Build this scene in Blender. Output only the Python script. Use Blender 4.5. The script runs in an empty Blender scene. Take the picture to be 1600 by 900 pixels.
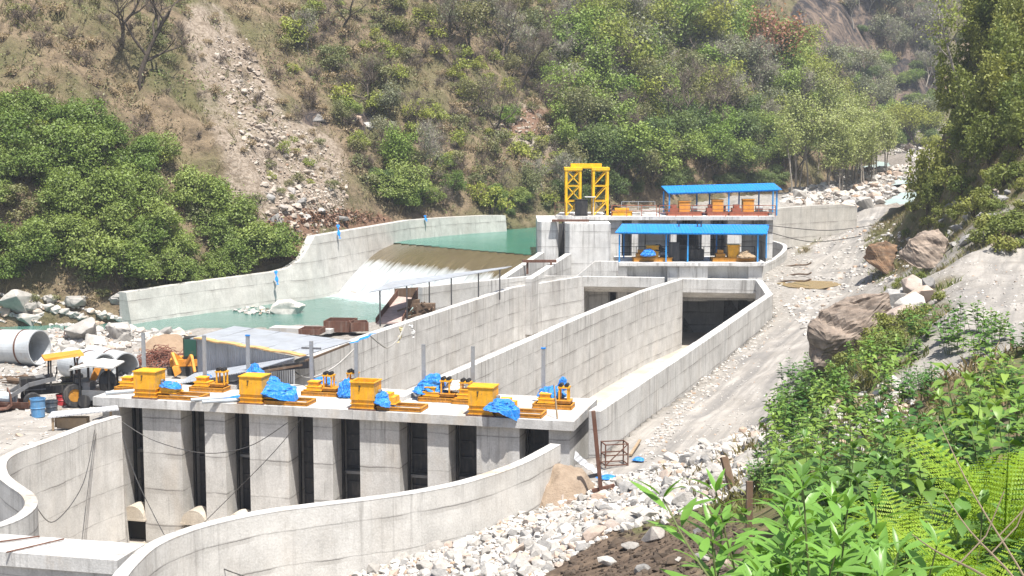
import bpy, bmesh, math, random
import numpy as np
from math import radians, sin, cos, pi
from mathutils import Vector, Matrix
rnd = random.Random(7)
npr = np.random.RandomState(11)

# ------------------------------------------------------------------ camera, sky, sun, exposure
S = bpy.context.scene
COL = S.collection
CZ = 14.0                       # camera height above the yard
FPX, HZ = 2200.0, 200.0         # focal length and horizon row, in pixels of the 1600 x 900 photograph
PITCH = math.atan((450 - HZ) / FPX)
cd = bpy.data.cameras.new('camera')
cd.sensor_width = 36.0
cd.lens = 36.0 * FPX / 1600.0
cd.clip_start = 0.2
cd.clip_end = 2000
cam = bpy.data.objects.new('camera', cd)
COL.objects.link(cam)
cam.location = (0, 0, CZ)
cam.rotation_euler = (pi / 2 - PITCH, 0, 0)
S.camera = cam

SUN = Vector((0.16, -0.32, 0.93)).normalized()     # towards the sun
ELEV = math.asin(SUN.z)
AZ = math.atan2(SUN.x, SUN.y)
w = bpy.data.worlds.new('World')
S.world = w
w.use_nodes = True
wn = w.node_tree.nodes
sky = wn.new('ShaderNodeTexSky')
sky.sky_type = 'NISHITA'
sky.sun_disc = False
sky.sun_elevation = ELEV
sky.sun_rotation = AZ
sky.air_density = 1.0
sky.dust_density = 2.5
wn['Background'].inputs['Strength'].default_value = 0.095
w.node_tree.links.new(sky.outputs[0], wn['Background'].inputs['Color'])
sl = bpy.data.lights.new('sun', 'SUN')
sl.energy = 5.0
sl.angle = radians(0.5)
sl.color = (1.0, 0.955, 0.88)
so = bpy.data.objects.new('sun', sl)
COL.objects.link(so)
so.rotation_euler = (-SUN).to_track_quat('-Z', 'Y').to_euler()
so.location = (20, -30, 90)
S.view_settings.view_transform = 'Standard'
S.view_settings.look = 'None'
S.view_settings.gamma = 1
S.view_settings.use_curve_mapping = False
S.view_settings.exposure = 0.85
S.cycles.max_bounces = 6
S.cycles.diffuse_bounces = 3
S.cycles.glossy_bounces = 2
S.cycles.transmission_bounces = 3
S.cycles.transparent_max_bounces = 6
S.cycles.caustics_reflective = False
S.cycles.caustics_refractive = False

# ------------------------------------------------------------------ photograph geometry -> place
_f = Vector((0, cos(PITCH), -sin(PITCH)))
_u = Vector((0, sin(PITCH), cos(PITCH)))
def ray(px, py):
    d = Vector((px - 800.0, 0, 0)) + _u * (450.0 - py) + _f * FPX
    return d / d.y
def P(px, py, z):               # point of a level plane
    d = ray(px, py)
    t = (z - CZ) / d.z
    return Vector((d.x * t, t, z))
def Q(px, py, Y):               # point at a distance
    d = ray(px, py)
    return Vector((d.x * Y, Y, CZ + d.z * Y))

# ------------------------------------------------------------------ objects
def tag(o, label=None, cat=None, group=None, kind=None):
    if label: o['label'] = label
    if cat: o['category'] = cat
    if group: o['group'] = group
    if kind: o['kind'] = kind
    return o
def thing(name, label, cat, loc=(0, 0, 0), rz=0, group=None):
    o = bpy.data.objects.new(name, None)
    COL.objects.link(o)
    o.location = loc
    o.rotation_euler = (0, 0, rz)
    o.empty_display_size = 0.3
    return tag(o, label, cat, group)
def base_of(p):
    v = Vector((0, 0, 0))
    while p is not None:
        v += p.location
        p = p.parent
    return v
def link(name, me, mat, parent=None):
    o = bpy.data.objects.new(name, me)
    COL.objects.link(o)
    if parent is not None:
        o.parent = parent
    if mat is not None and not me.materials:
        me.materials.append(mat)
    return o
def dup(o, loc=None, rz=None, scale=None, label=None, group=None, parent=None):
    c = o.copy()
    COL.objects.link(c)
    if parent is not None:
        c.parent = parent
    if loc is not None: c.location = loc
    if rz is not None: c.rotation_euler = (0, 0, rz)
    if scale is not None: c.scale = scale if hasattr(scale, '__len__') else (scale,) * 3
    if label: c['label'] = label
    if group: c['group'] = group
    for ch in list(o.children):
        dup(ch, parent=c)
    return c
def np_mesh(name, V, F, mat=None, smooth=False):
    """V (n,3), F (m,k) one polygon size"""
    V = np.asarray(V, dtype=np.float32)
    F = np.asarray(F, dtype=np.int32)
    me = bpy.data.meshes.new(name)
    m, k = F.shape
    me.vertices.add(len(V))
    me.vertices.foreach_set('co', V.ravel())
    me.loops.add(m * k)
    me.loops.foreach_set('vertex_index', F.ravel())
    me.polygons.add(m)
    me.polygons.foreach_set('loop_start', np.arange(0, m * k, k, dtype=np.int32))
    me.polygons.foreach_set('use_smooth', np.full(m, smooth))
    me.update(calc_edges=True)
    if mat: me.materials.append(mat)
    return me

class MB:
    def __init__(self):
        self.v = []
        self.f = []
    def add(self, vs, fs):
        b = len(self.v)
        self.v += [tuple(p) for p in vs]
        self.f += [tuple(b + i for i in f) for f in fs]
        return self
    def box(self, c, s, rz=0.0, M=None, top=1.0):
        hx, hy, hz = s[0] / 2, s[1] / 2, s[2] / 2
        vs = []
        for z, k in ((-hz, 1.0), (hz, top)):
            for x, y in ((-hx, -hy), (hx, -hy), (hx, hy), (-hx, hy)):
                vs.append(Vector((x * k, y * k, z)))
        R = M if M is not None else Matrix.Rotation(rz, 3, 'Z')
        c = Vector(c)
        return self.add([R @ p + c for p in vs],
                        [(3, 2, 1, 0), (4, 5, 6, 7), (0, 1, 5, 4), (1, 2, 6, 5), (2, 3, 7, 6), (3, 0, 4, 7)])
    def bar(self, a, b, wd, dp=None, up=(0, 0, 1)):
        """rectangular bar from a to b"""
        a, b = Vector(a), Vector(b)
        d = b - a
        L = d.length
        if L < 1e-6: return self
        d /= L
        upv = Vector(up)
        if abs(d.dot(upv)) > 0.98: upv = Vector((0, 1, 0))
        x = d.cross(upv).normalized()
        y = x.cross(d)
        M = Matrix((x, d, y)).transposed()
        return self.box((a + b) / 2, (wd, L, dp if dp else wd), M=M)
    def tube(self, pts, r, n=8, cap=True):
        pts = [Vector(p) for p in pts]
        rs = r if hasattr(r, '__len__') else [r] * len(pts)
        vs, fs = [], []
        prev = None
        for i, p in enumerate(pts):
            d = (pts[min(i + 1, len(pts) - 1)] - pts[max(i - 1, 0)])
            if d.length < 1e-9: d = Vector((0, 0, 1))
            d.normalize()
            if prev is None:
                a = Vector((0, 0, 1)) if abs(d.z) < 0.9 else Vector((1, 0, 0))
                x = d.cross(a).normalized()
            else:
                x = (prev - d * prev.dot(d)).normalized()
            prev = x
            y = d.cross(x)
            for k in range(n):
                t = 2 * pi * k / n
                vs.append(p + (x * cos(t) + y * sin(t)) * rs[i])
        for i in range(len(pts) - 1):
            for k in range(n):
                k2 = (k + 1) % n
                fs.append((i * n + k, i * n + k2, (i + 1) * n + k2, (i + 1) * n + k))
        if cap:
            fs.append(tuple(range(n - 1, -1, -1)))
            e = (len(pts) - 1) * n
            fs.append(tuple(range(e, e + n)))
        return self.add(vs, fs)
    def ring(self, a, b, ro, ri, n=28):
        """hollow pipe from a to b"""
        a, b = Vector(a), Vector(b)
        d = (b - a).normalized()
        up = Vector((0, 0, 1)) if abs(d.z) < 0.9 else Vector((1, 0, 0))
        x = d.cross(up).normalized()
        y = d.cross(x)
        vs, fs = [], []
        for p, r in ((a, ro), (b, ro), (b, ri), (a, ri)):
            for k in range(n):
                t = 2 * pi * k / n
                vs.append(p + (x * cos(t) + y * sin(t)) * r)
        for j in range(4):
            j2 = (j + 1) % 4
            for k in range(n):
                k2 = (k + 1) % n
                fs.append((j * n + k, j * n + k2, j2 * n + k2, j2 * n + k))
        return self.add(vs, fs)
    def lathe(self, prof, c=(0, 0, 0), n=20):
        vs, fs = [], []
        c = Vector(c)
        for r, z in prof:
            for k in range(n):
                t = 2 * pi * k / n
                vs.append(c + Vector((r * cos(t), r * sin(t), z)))
        for i in range(len(prof) - 1):
            for k in range(n):
                k2 = (k + 1) % n
                fs.append((i * n + k, i * n + k2, (i + 1) * n + k2, (i + 1) * n + k))
        return self.add(vs, fs)
    def prism(self, poly, z0, z1):
        """poly: list of (x,y) anticlockwise; z0,z1 numbers or per-vertex lists"""
        n = len(poly)
        a0 = z0 if hasattr(z0, '__len__') else [z0] * n
        a1 = z1 if hasattr(z1, '__len__') else [z1] * n
        vs = [(p[0], p[1], a0[i]) for i, p in enumerate(poly)] + [(p[0], p[1], a1[i]) for i, p in enumerate(poly)]
        fs = [tuple(range(n - 1, -1, -1)), tuple(range(n, 2 * n))]
        for i in range(n):
            j = (i + 1) % n
            fs.append((i, j, n + j, n + i))
        return self.add(vs, fs)
    def extrude(self, poly3, d):
        """polygon of 3D points pushed along d"""
        n = len(poly3)
        d = Vector(d)
        vs = [Vector(p) for p in poly3] + [Vector(p) + d for p in poly3]
        fs = [tuple(range(n - 1, -1, -1)), tuple(range(n, 2 * n))]
        for i in range(n):
            j = (i + 1) % n
            fs.append((i, j, n + j, n + i))
        return self.add(vs, fs)
    def strip(self, path, th, zb):
        """wall along path [(x,y,ztop)], centred, thickness th, bottom zb (number or list), mitred"""
        n = len(path)
        zbs = zb if hasattr(zb, '__len__') else [zb] * n
        nrm = []
        for i in range(n):
            a = Vector(path[max(i - 1, 0)][:2])
            b = Vector(path[i][:2])
            c = Vector(path[min(i + 1, n - 1)][:2])
            d1 = (b - a).normalized() if (b - a).length > 1e-6 else (c - b).normalized()
            d2 = (c - b).normalized() if (c - b).length > 1e-6 else d1
            m = (d1 + d2).normalized()
            k = 1.0 / max(0.4, m.dot(d1))
            nrm.append(Vector((-m.y, m.x)) * (th / 2 * k))
        vs, fs = [], []
        for i, p in enumerate(path):
            o = nrm[i]
            vs += [(p[0] + o.x, p[1] + o.y, zbs[i]), (p[0] - o.x, p[1] - o.y, zbs[i]),
                   (p[0] - o.x, p[1] - o.y, p[2]), (p[0] + o.x, p[1] + o.y, p[2])]
        for i in range(n - 1):
            a, b = i * 4, i * 4 + 4
            for k in range(4):
                k2 = (k + 1) % 4
                fs.append((a + k, a + k2, b + k2, b + k))
        fs.append((3, 2, 1, 0))
        e = (n - 1) * 4
        fs.append((e, e + 1, e + 2, e + 3))
        return self.add(vs, fs)
    def build(self, name, mat, parent=None, world=False, smooth=False):
        """world=True: coordinates are the place's own; shifted to sit under the parent"""
        o = base_of(parent) if (world and parent is not None) else Vector((0, 0, 0))
        me = bpy.data.meshes.new(name)
        vv = [(p[0] - o.x, p[1] - o.y, p[2] - o.z) for p in self.v]
        me.from_pydata(vv, [], self.f)
        bm = bmesh.new()
        bm.from_mesh(me)
        bmesh.ops.recalc_face_normals(bm, faces=bm.faces)
        bm.to_mesh(me)
        bm.free()
        if smooth:
            me.polygons.foreach_set('use_smooth', [True] * len(me.polygons))
        me.update()
        return link(name, me, mat, parent)
    def solo(self, name, mat, label, cat, loc=None, group=None, smooth=False, rz=0):
        """one-mesh thing; coordinates in the place, origin moved to loc"""
        if loc is not None:
            l = Vector(loc)
            self.v = [(p[0] - l.x, p[1] - l.y, p[2] - l.z) for p in self.v]
        o = self.build(name, mat, None, smooth=smooth)
        if loc is not None: o.location = loc
        o.rotation_euler = (0, 0, rz)
        return tag(o, label, cat, group)

def bez(a, b, sag, n=14):
    a, b = Vector(a), Vector(b)
    return [a.lerp(b, i / n) + Vector((0, 0, -sag * 4 * (i / n) * (1 - i / n))) for i in range(n + 1)]
def spl(pts, k=6):
    """Catmull-Rom through pts"""
    pts = [Vector(p) for p in pts]
    out = []
    n = len(pts)
    for i in range(n - 1):
        p0, p1, p2, p3 = pts[max(i - 1, 0)], pts[i], pts[i + 1], pts[min(i + 2, n - 1)]
        for j in range(k):
            t = j / k
            out.append(0.5 * ((2 * p1) + (p2 - p0) * t + (2 * p0 - 5 * p1 + 4 * p2 - p3) * t * t + (3 * p1 - p0 - 3 * p2 + p3) * t ** 3))
    out.append(pts[-1])
    return out

# ------------------------------------------------------------------ numpy noise
def _hash(ix, iy, s):
    h = (ix.astype(np.int64) * 374761393 + iy.astype(np.int64) * 668265263 + s * 974711) & 0x7fffffff
    h = ((h ^ (h >> 13)) * 1274126177) & 0x7fffffff
    return ((h ^ (h >> 16)) & 0xffff) / 65535.0
def vnoise(x, y, s=0):
    ix, iy = np.floor(x), np.floor(y)
    fx, fy = x - ix, y - iy
    fx = fx * fx * (3 - 2 * fx)
    fy = fy * fy * (3 - 2 * fy)
    a, b = _hash(ix, iy, s), _hash(ix + 1, iy, s)
    c, d = _hash(ix, iy + 1, s), _hash(ix + 1, iy + 1, s)
    return (a + (b - a) * fx) + ((c + (d - c) * fx) - (a + (b - a) * fx)) * fy - 0.5
def fbm(x, y, sc, oct=4, s=0):
    z = 0
    a = 1.0
    for o in range(oct):
        z = z + a * vnoise(x / sc, y / sc, s + o * 17)
        sc *= 0.5
        a *= 0.5
    return z
def in_poly(x, y, poly):
    c = np.zeros(np.shape(x), bool)
    n = len(poly)
    for i in range(n):
        x1, y1 = poly[i][0], poly[i][1]
        x2, y2 = poly[(i + 1) % n][0], poly[(i + 1) % n][1]
        k = ((y1 > y) != (y2 > y)) & (x < (x2 - x1) * (y - y1) / ((y2 - y1) if y2 != y1 else 1e-9) + x1)
        c ^= k
    return c
def dist_poly(x, y, path):
    """distance to a polyline, side (+ left), and arclength parameter (index+t)"""
    best = np.full(np.shape(x), 1e9)
    side = np.zeros(np.shape(x))
    par = np.zeros(np.shape(x))
    for i in range(len(path) - 1):
        ax, ay = path[i][0], path[i][1]
        bx, by = path[i + 1][0], path[i + 1][1]
        dx, dy = bx - ax, by - ay
        L2 = dx * dx + dy * dy
        t = np.clip(((x - ax) * dx + (y - ay) * dy) / L2, 0, 1)
        d = np.hypot(x - ax - t * dx, y - ay - t * dy)
        m = d < best
        best = np.where(m, d, best)
        side = np.where(m, np.sign(dx * (y - ay) - dy * (x - ax)), side)
        par = np.where(m, i + t, par)
    return best, side, par
def sstep(x, a, b):
    t = np.clip((x - a) / (b - a), 0, 1)
    return t * t * (3 - 2 * t)

# ------------------------------------------------------------------ materials
class NT:
    def __init__(self, name):
        self.m = bpy.data.materials.new(name)
        self.m.use_nodes = True
        self.t = self.m.node_tree
        self.b = self.t.nodes['Principled BSDF']
        self.out = self.t.nodes['Material Output']
    def n(self, typ, **kw):
        nd = self.t.nodes.new('ShaderNode' + typ)
        for k, v in kw.items():
            if k.startswith('i_'):
                nd.inputs[k[2:].replace('_', ' ')].default_value = v
            else:
                setattr(nd, k, v)
        return nd
    def l(self, a, b):
        self.t.links.new(a, b)
    def pos(self):
        return self.n('NewGeometry').outputs['Position']
    def vmul(self, v, s):
        nd = self.n('VectorMath', operation='MULTIPLY')
        self.l(v, nd.inputs[0])
        nd.inputs[1].default_value = s
        return nd.outputs[0]
    def noise(self, v, scale, detail=4, rough=0.55, dist=0.0):
        nd = self.n('TexNoise')
        nd.inputs['Scale'].default_value = scale
        nd.inputs['Detail'].default_value = detail
        nd.inputs['Roughness'].default_value = rough
        nd.inputs['Distortion'].default_value = dist
        self.l(v, nd.inputs['Vector'])
        return nd.outputs['Fac']
    def ramp(self, f, pts):
        nd = self.n('ValToRGB')
        e = nd.color_ramp.elements
        while len(e) < len(pts): e.new(0.5)
        for i, (p, c) in enumerate(pts):
            e[i].position = p
            e[i].color = (c, c, c, 1) if not hasattr(c, '__len__') else (c[0], c[1], c[2], 1)
        self.l(f, nd.inputs[0])
        return nd.outputs[0]
    def math(self, op, a, b=None, c=None):
        nd = self.n('Math', operation=op)
        for i, q in enumerate((a, b, c)):
            if q is None: continue
            if isinstance(q, (int, float)): nd.inputs[i].default_value = q
            else: self.l(q, nd.inputs[i])
        return nd.outputs[0]
    def mix(self, f, a, b, mode='MIX'):
        nd = self.n('Mix', data_type='RGBA', blend_type=mode)
        for s, q in ((0, f), (6, a), (7, b)):
            if isinstance(q, (int, float)): nd.inputs[s].default_value = q
            elif hasattr(q, '__len__'): nd.inputs[s].default_value = (q[0], q[1], q[2], 1)
            else: self.l(q, nd.inputs[s])
        return nd.outputs[2]
    def bump(self, h, strength=0.4, dist=0.03):
        nd = self.n('Bump')
        nd.inputs['Strength'].default_value = strength
        nd.inputs['Distance'].default_value = dist
        self.l(h, nd.inputs['Height'])
        self.l(nd.outputs[0], self.b.inputs['Normal'])
    def col(self, c, rough=0.8, metal=0.0, spec=0.3):
        if hasattr(c, '__len__'): self.b.inputs['Base Color'].default_value = (c[0], c[1], c[2], 1)
        else: self.l(c, self.b.inputs['Base Color'])
        if isinstance(rough, (int, float)): self.b.inputs['Roughness'].default_value = rough
        else: self.l(rough, self.b.inputs['Roughness'])
        self.b.inputs['Metallic'].default_value = metal
        self.b.inputs['Specular IOR Level'].default_value = spec
        return self.m
    def attr(self, name):
        nd = self.n('Attribute')
        nd.attribute_name = name
        return nd.outputs['Fac']

def concrete(name, d=(0.36, 0.93), base=(0.55, 0.545, 0.53), lift=1.15, off=0.0, panel=3.1, stain=0.4, warm=0.14, streak=0.75):
    t = NT(name)
    p = t.pos()
    sep = t.n('SeparateXYZ')
    t.l(p, sep.inputs[0])
    dot = t.n('VectorMath', operation='DOT_PRODUCT')
    t.l(p, dot.inputs[0])
    dot.inputs[1].default_value = (d[0], d[1], 0)
    along = dot.outputs['Value']
    z = sep.outputs['Z']
    wob = t.math('MULTIPLY', t.math('SUBTRACT', t.noise(p, 0.9, 3), 0.5), 0.16)
    zz = t.math('DIVIDE', t.math('ADD', t.math('ADD', z, off), wob), lift)
    fr = t.math('FRACT', zz)
    line = t.math('LESS_THAN', t.math('ABSOLUTE', t.math('SUBTRACT', fr, 0.5)), 0.016)
    lmask = t.ramp(t.noise(p, 0.45, 3), [(0.42, 0.0), (0.60, 1.0)])
    vfr = t.math('FRACT', t.math('DIVIDE', t.math('ADD', along, t.math('MULTIPLY', wob, .5)), panel))
    vline = t.math('LESS_THAN', t.math('ABSOLUTE', t.math('SUBTRACT', vfr, 0.5)), 0.018 / panel * 1.3)
    line = t.math('MAXIMUM', t.math('MULTIPLY', line, t.math('MULTIPLY_ADD', lmask, .65, .35)), t.math('MULTIPLY', vline, t.ramp(t.noise(p, 0.7, 2), [(0.52, 0.0), (0.66, .45)])))
    soft = t.math('MULTIPLY', t.math('LESS_THAN', t.math('ABSOLUTE', t.math('SUBTRACT', fr, 0.46)), 0.08), lmask)
    # shutter panels
    pv = t.n('CombineXYZ')
    t.l(t.math('FLOOR', t.math('DIVIDE', along, panel)), pv.inputs[0])
    t.l(t.math('FLOOR', t.math('ADD', zz, 0.5)), pv.inputs[1])
    wnz = t.n('TexWhiteNoise')
    t.l(pv.outputs[0], wnz.inputs['Vector'])
    pan = t.math('MULTIPLY_ADD', wnz.outputs['Value'], 0.09, 0.93)
    # board marks and rain streaks run down
    st = t.noise(t.vmul(p, (1.0, 1.0, 0.055)), 4.2, 5, 0.65)
    stm = t.noise(t.vmul(p, (1.0, 1.0, 0.4)), 0.5, 3)
    topm = t.math('MULTIPLY_ADD', t.ramp(t.math('DIVIDE', t.math('ADD', z, 6.0), 8.0), [(0.35, 0.0), (0.92, 1.0)]), .75, .35)
    sfac = t.math('MULTIPLY', topm, t.math('MULTIPLY', t.ramp(st, [(0.50, 0.0), (0.66, 1.0)]), t.ramp(stm, [(0.40, 0.1), (0.60, 1.0)])))
    blot = t.noise(p, 0.8, 6, 0.62)
    c = t.mix(t.ramp(blot, [(0.3, 0.0), (0.7, 1.0)]), [q * 0.80 for q in base], [min(q * 1.12, 0.72) for q in base])
    fine = t.noise(p, 14, 4, 0.6)
    c = t.mix(0.28, c, t.ramp(fine, [(0.3, 0.22), (0.7, 0.75)]), 'OVERLAY')
    c = t.mix(1.0, c, t.ramp(pan, [(0.0, 0.0), (1.0, 1.0)]), 'MULTIPLY')
    wm = t.ramp(t.noise(t.vmul(p, (1, 1, 0.35)), 0.6, 5, 0.6), [(0.5, 0.0), (0.75, warm)])
    c = t.mix(wm, c, (0.42, 0.33, 0.23))
    c = t.mix(t.math('MULTIPLY', sfac, streak), c, (0.16, 0.15, 0.14))
    c = t.mix(t.math('MULTIPLY', soft, 0.28), c, (0.2, 0.18, 0.16))
    c = t.mix(t.math('MULTIPLY', line, 0.62), c, (0.10, 0.095, 0.09))
    dk = t.ramp(t.noise(p, 0.22, 6, 0.65), [(0.52, 0.0), (0.8, stain)])
    c = t.mix(dk, c, (0.22, 0.20, 0.18))
    t.bump(t.math('ADD', fine, t.math('MULTIPLY', line, -1.5)), 0.35, 0.03)
    return t.col(c, 0.9, 0, 0.2)

M = {}
M['conc_wall'] = concrete('conc_wall')
M['conc_deck'] = concrete('conc_deck', (0.965, -0.26), base=(0.53, 0.52, 0.50), warm=0.4, lift=1.75, off=0.6, panel=2.0, streak=0.7)
M['conc_wing'] = concrete('conc_wing', (0.8, 0.6), base=(0.60, 0.59, 0.565), lift=1.25, panel=4.0, off=0.35, streak=0.5, warm=0.15)
M['conc_far'] = concrete('conc_far', (0.5, 0.86), base=(0.50, 0.485, 0.455), lift=1.5, panel=5.0, streak=0.35, stain=0.3, warm=0.12)
M['conc_intake'] = concrete('conc_intake', (1, -0.08), base=(0.64, 0.635, 0.62), lift=1.4, panel=1.6, streak=0.8, warm=0.1)
M['conc_slab'] = concrete('conc_slab', (0.965, -0.26), base=(0.58, 0.575, 0.56), lift=9.0, off=3.1, panel=5.0, streak=0.6, warm=0.85)

def paint(name, c, rough=0.45, wear=0.25, rust=(0.16, 0.07, 0.03), metal=0.0, sc=2.5):
    t = NT(name)
    p = t.n('TexCoord').outputs['Object']
    oi = t.n('ObjectInfo').outputs['Random']
    n1 = t.noise(p, sc, 6, 0.65)
    k = t.mix(t.ramp(n1, [(0.35, 0.0), (0.65, 1.0)]), [q * 0.78 for q in c], [min(1, q * 1.1) for q in c])
    k = t.mix(t.ramp(t.noise(p, sc * 2.7, 6, 0.7), [(0.58, 0.0), (0.66, wear)]), k, rust)
    k = t.mix(t.ramp(t.noise(t.vmul(p, (1, 1, 0.15)), sc * 2, 4), [(0.5, 0.0), (0.8, 0.35)]), k, (0.30, 0.27, 0.23))
    t.bump(n1, 0.12, 0.02)
    return t.col(k, rough, metal, 0.4)
M['yellow'] = paint('yellow', (0.78, 0.38, 0.015), wear=0.6, rough=0.5)
M['yellow_dark'] = paint('yellow_dark', (0.52, 0.23, 0.02), wear=0.85, rough=0.55)
M['crane_yellow'] = paint('crane_yellow', (0.86, 0.50, 0.01), wear=0.15)
M['blue_roof'] = None
M['blue_paint'] = paint('blue_paint', (0.02, 0.30, 0.72), wear=0.2)
M['steel'] = paint('steel', (0.20, 0.205, 0.215), rough=0.5, wear=0.4, metal=0.4)
M['galv'] = paint('galv', (0.34, 0.36, 0.38), rough=0.45, wear=0.2, metal=0.3)
M['rust'] = paint('rust', (0.13, 0.06, 0.04), rough=0.85, wear=0.5, rust=(0.22, 0.10, 0.05))
M['redrail'] = paint('redrail', (0.36, 0.11, 0.06), rough=0.7, wear=0.5)
M['black'] = paint('black', (0.018, 0.018, 0.02), rough=0.5, wear=0.3, rust=(0.08, 0.06, 0.05))
M['dark_gate'] = paint('dark_gate', (0.055, 0.055, 0.06), rough=0.6, wear=0.5, rust=(0.10, 0.07, 0.05))
M['rubber'] = paint('rubber', (0.03, 0.03, 0.032), rough=0.85, wear=0.7, rust=(0.16, 0.14, 0.12))
M['orange'] = paint('orange', (0.72, 0.30, 0.04), wear=0.5, rough=0.5)
M['wood'] = paint('wood', (0.34, 0.25, 0.16), rough=0.85, wear=0.3, rust=(0.15, 0.1, 0.06))
M['wood_dark'] = paint('wood_dark', (0.13, 0.085, 0.055), rough=0.9, wear=0.4)
M['bucket_blue'] = paint('bucket_blue', (0.10, 0.28, 0.52), wear=0.2, rust=(0.4, 0.42, 0.42))
M['bucket_red'] = paint('bucket_red', (0.55, 0.05, 0.06), wear=0.15)
M['bucket_dark'] = paint('bucket_dark', (0.05, 0.07, 0.10), wear=0.3, rust=(0.2, 0.2, 0.2))
M['cable'] = paint('cable', (0.05, 0.05, 0.05), wear=0.1)
M['cable_pale'] = paint('cable_pale', (0.35, 0.34, 0.32), wear=0.1)
M['glass_dark'] = NT('glass_dark').col((0.03, 0.09, 0.07), 0.08, 0.0, 0.7)
M['white_sheet'] = paint('white_sheet', (0.62, 0.62, 0.60), rough=0.5, wear=0.25, rust=(0.3, 0.28, 0.25))
M['conduit'] = paint('conduit', (0.45, 0.50, 0.55), rough=0.5, wear=0.2)

def corrugated(name, c, d, pitch=0.16, rough=0.38, metal=0.0, stain=0.25, lines=True):
    t = NT(name)
    p = t.pos()
    dot = t.n('VectorMath', operation='DOT_PRODUCT')
    t.l(p, dot.inputs[0])
    dot.inputs[1].default_value = d
    wv = t.math('SINE', t.math('MULTIPLY', dot.outputs['Value'], 2 * pi / pitch))
    n1 = t.noise(p, 1.3, 6, 0.65)
    k = t.mix(t.ramp(n1, [(0.35, 0.0), (0.68, 1.0)]), [q * 0.82 for q in c], [min(1, q * 1.08) for q in c])
    k = t.mix(t.ramp(t.noise(p, 0.7, 5), [(0.55, 0.0), (0.75, stain)]), k, (0.25, 0.20, 0.15))
    # sheet joints
    sh = t.math('FRACT', t.math('DIVIDE', dot.outputs['Value'], 0.95))
    k = t.mix(t.math('MULTIPLY', t.math('LESS_THAN', sh, 0.05), 0.35), k, (0.05, 0.06, 0.08))
    t.bump(wv, 0.8, 0.03)
    return t.col(k, rough, metal, 0.4)
M['blue_roof'] = corrugated('blue_roof', (0.003, 0.25, 0.74), (1, -0.05, 0), 0.28, stain=0.06)
M['tin_roof'] = corrugated('tin_roof', (0.38, 0.41, 0.455), (0.75, -0.66, 0), 0.15, stain=0.3)
M['tin_wall'] = corrugated('tin_wall', (0.50, 0.51, 0.53), (0.94, -0.34, 0), 0.16, rough=0.5, stain=0.25)
M['tin_shed'] = corrugated('tin_shed', (0.42, 0.43, 0.45), (0.36, 0.93, 0), 0.18, rough=0.5, stain=0.3)

# tarpaulin
t = NT('tarp')
p = t.n('TexCoord').outputs['Object']
t.bump(t.noise(p, 7, 5, 0.6, 0.6), 0.9, 0.08)
t.b.inputs['Sheen Weight'].default_value = 0.15
M['tarp'] = t.col(t.mix(t.noise(p, 3, 4), (0.004, 0.13, 0.50), (0.012, 0.26, 0.74)), 0.33, 0, 0.5)
M['blue_cloth'] = NT('blue_cloth').col((0.01, 0.20, 0.62), 0.7)
M['opening_shade'] = NT('opening_shade').col((0.03, 0.028, 0.025), 0.95)  # near-black colour standing in for the shade inside an opening

# rock
def rock(name, a, b, dark=(0.06, 0.055, 0.05), sc=2.0, band=False, crack=0.5, warm=0.55):
    t = NT(name)
    p = t.pos() if band else t.n('TexCoord').outputs['Object']
    oi = t.n('ObjectInfo').outputs['Random']
    n1 = t.noise(p, sc, 7, 0.65)
    c = t.mix(t.ramp(n1, [(0.35, 0.0), (0.65, 1.0)]), a, b)
    rb = t.math('MULTIPLY_ADD', oi, 0.55, 0.70)
    c = t.mix(1.0, c, t.ramp(t.math('MULTIPLY', rb, 0.8), [(0, 0.0), (1, 1.0)]), 'MULTIPLY')
    wr = t.ramp(oi, [(0.0, 0.0), (0.60, 0.0), (0.8, warm), (0.86, 0.0), (1.0, 0.0)])
    c = t.mix(wr, c, (0.42, 0.25, 0.15))
    if band:
        bn = t.noise(t.vmul(p, (0.5, 0.5, 3.0)), 0.8, 5, 0.6, 1.2)
        c = t.mix(t.ramp(bn, [(0.45, 0.0), (0.62, 0.55)]), c, dark)
    v = t.noise(p, sc * 3, 5, 0.7)
    c = t.mix(t.ramp(v, [(0.28, crack), (0.42, 0.0)]), c, dark)
    t.bump(t.noise(p, sc * 4, 6, 0.7), 0.5, 0.06)
    return t.col(c, 0.92, 0, 0.2)
M['rock_pale'] = rock('rock_pale', (0.42, 0.40, 0.37), (0.60, 0.57, 0.53))
M['rock_grey'] = rock('rock_grey', (0.28, 0.275, 0.27), (0.46, 0.445, 0.425))
M['rock_brown'] = rock('rock_brown', (0.23, 0.18, 0.145), (0.41, 0.335, 0.275), band=True, warm=0)
M['rock_orange'] = rock('rock_orange', (0.36, 0.20, 0.11), (0.50, 0.34, 0.22), band=True)
M['bark'] = rock('bark', (0.09, 0.07, 0.055), (0.17, 0.14, 0.115), sc=5, warm=0)
M['bark_pale'] = rock('bark_pale', (0.26, 0.23, 0.195), (0.38, 0.345, 0.30), sc=5, warm=0)

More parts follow.
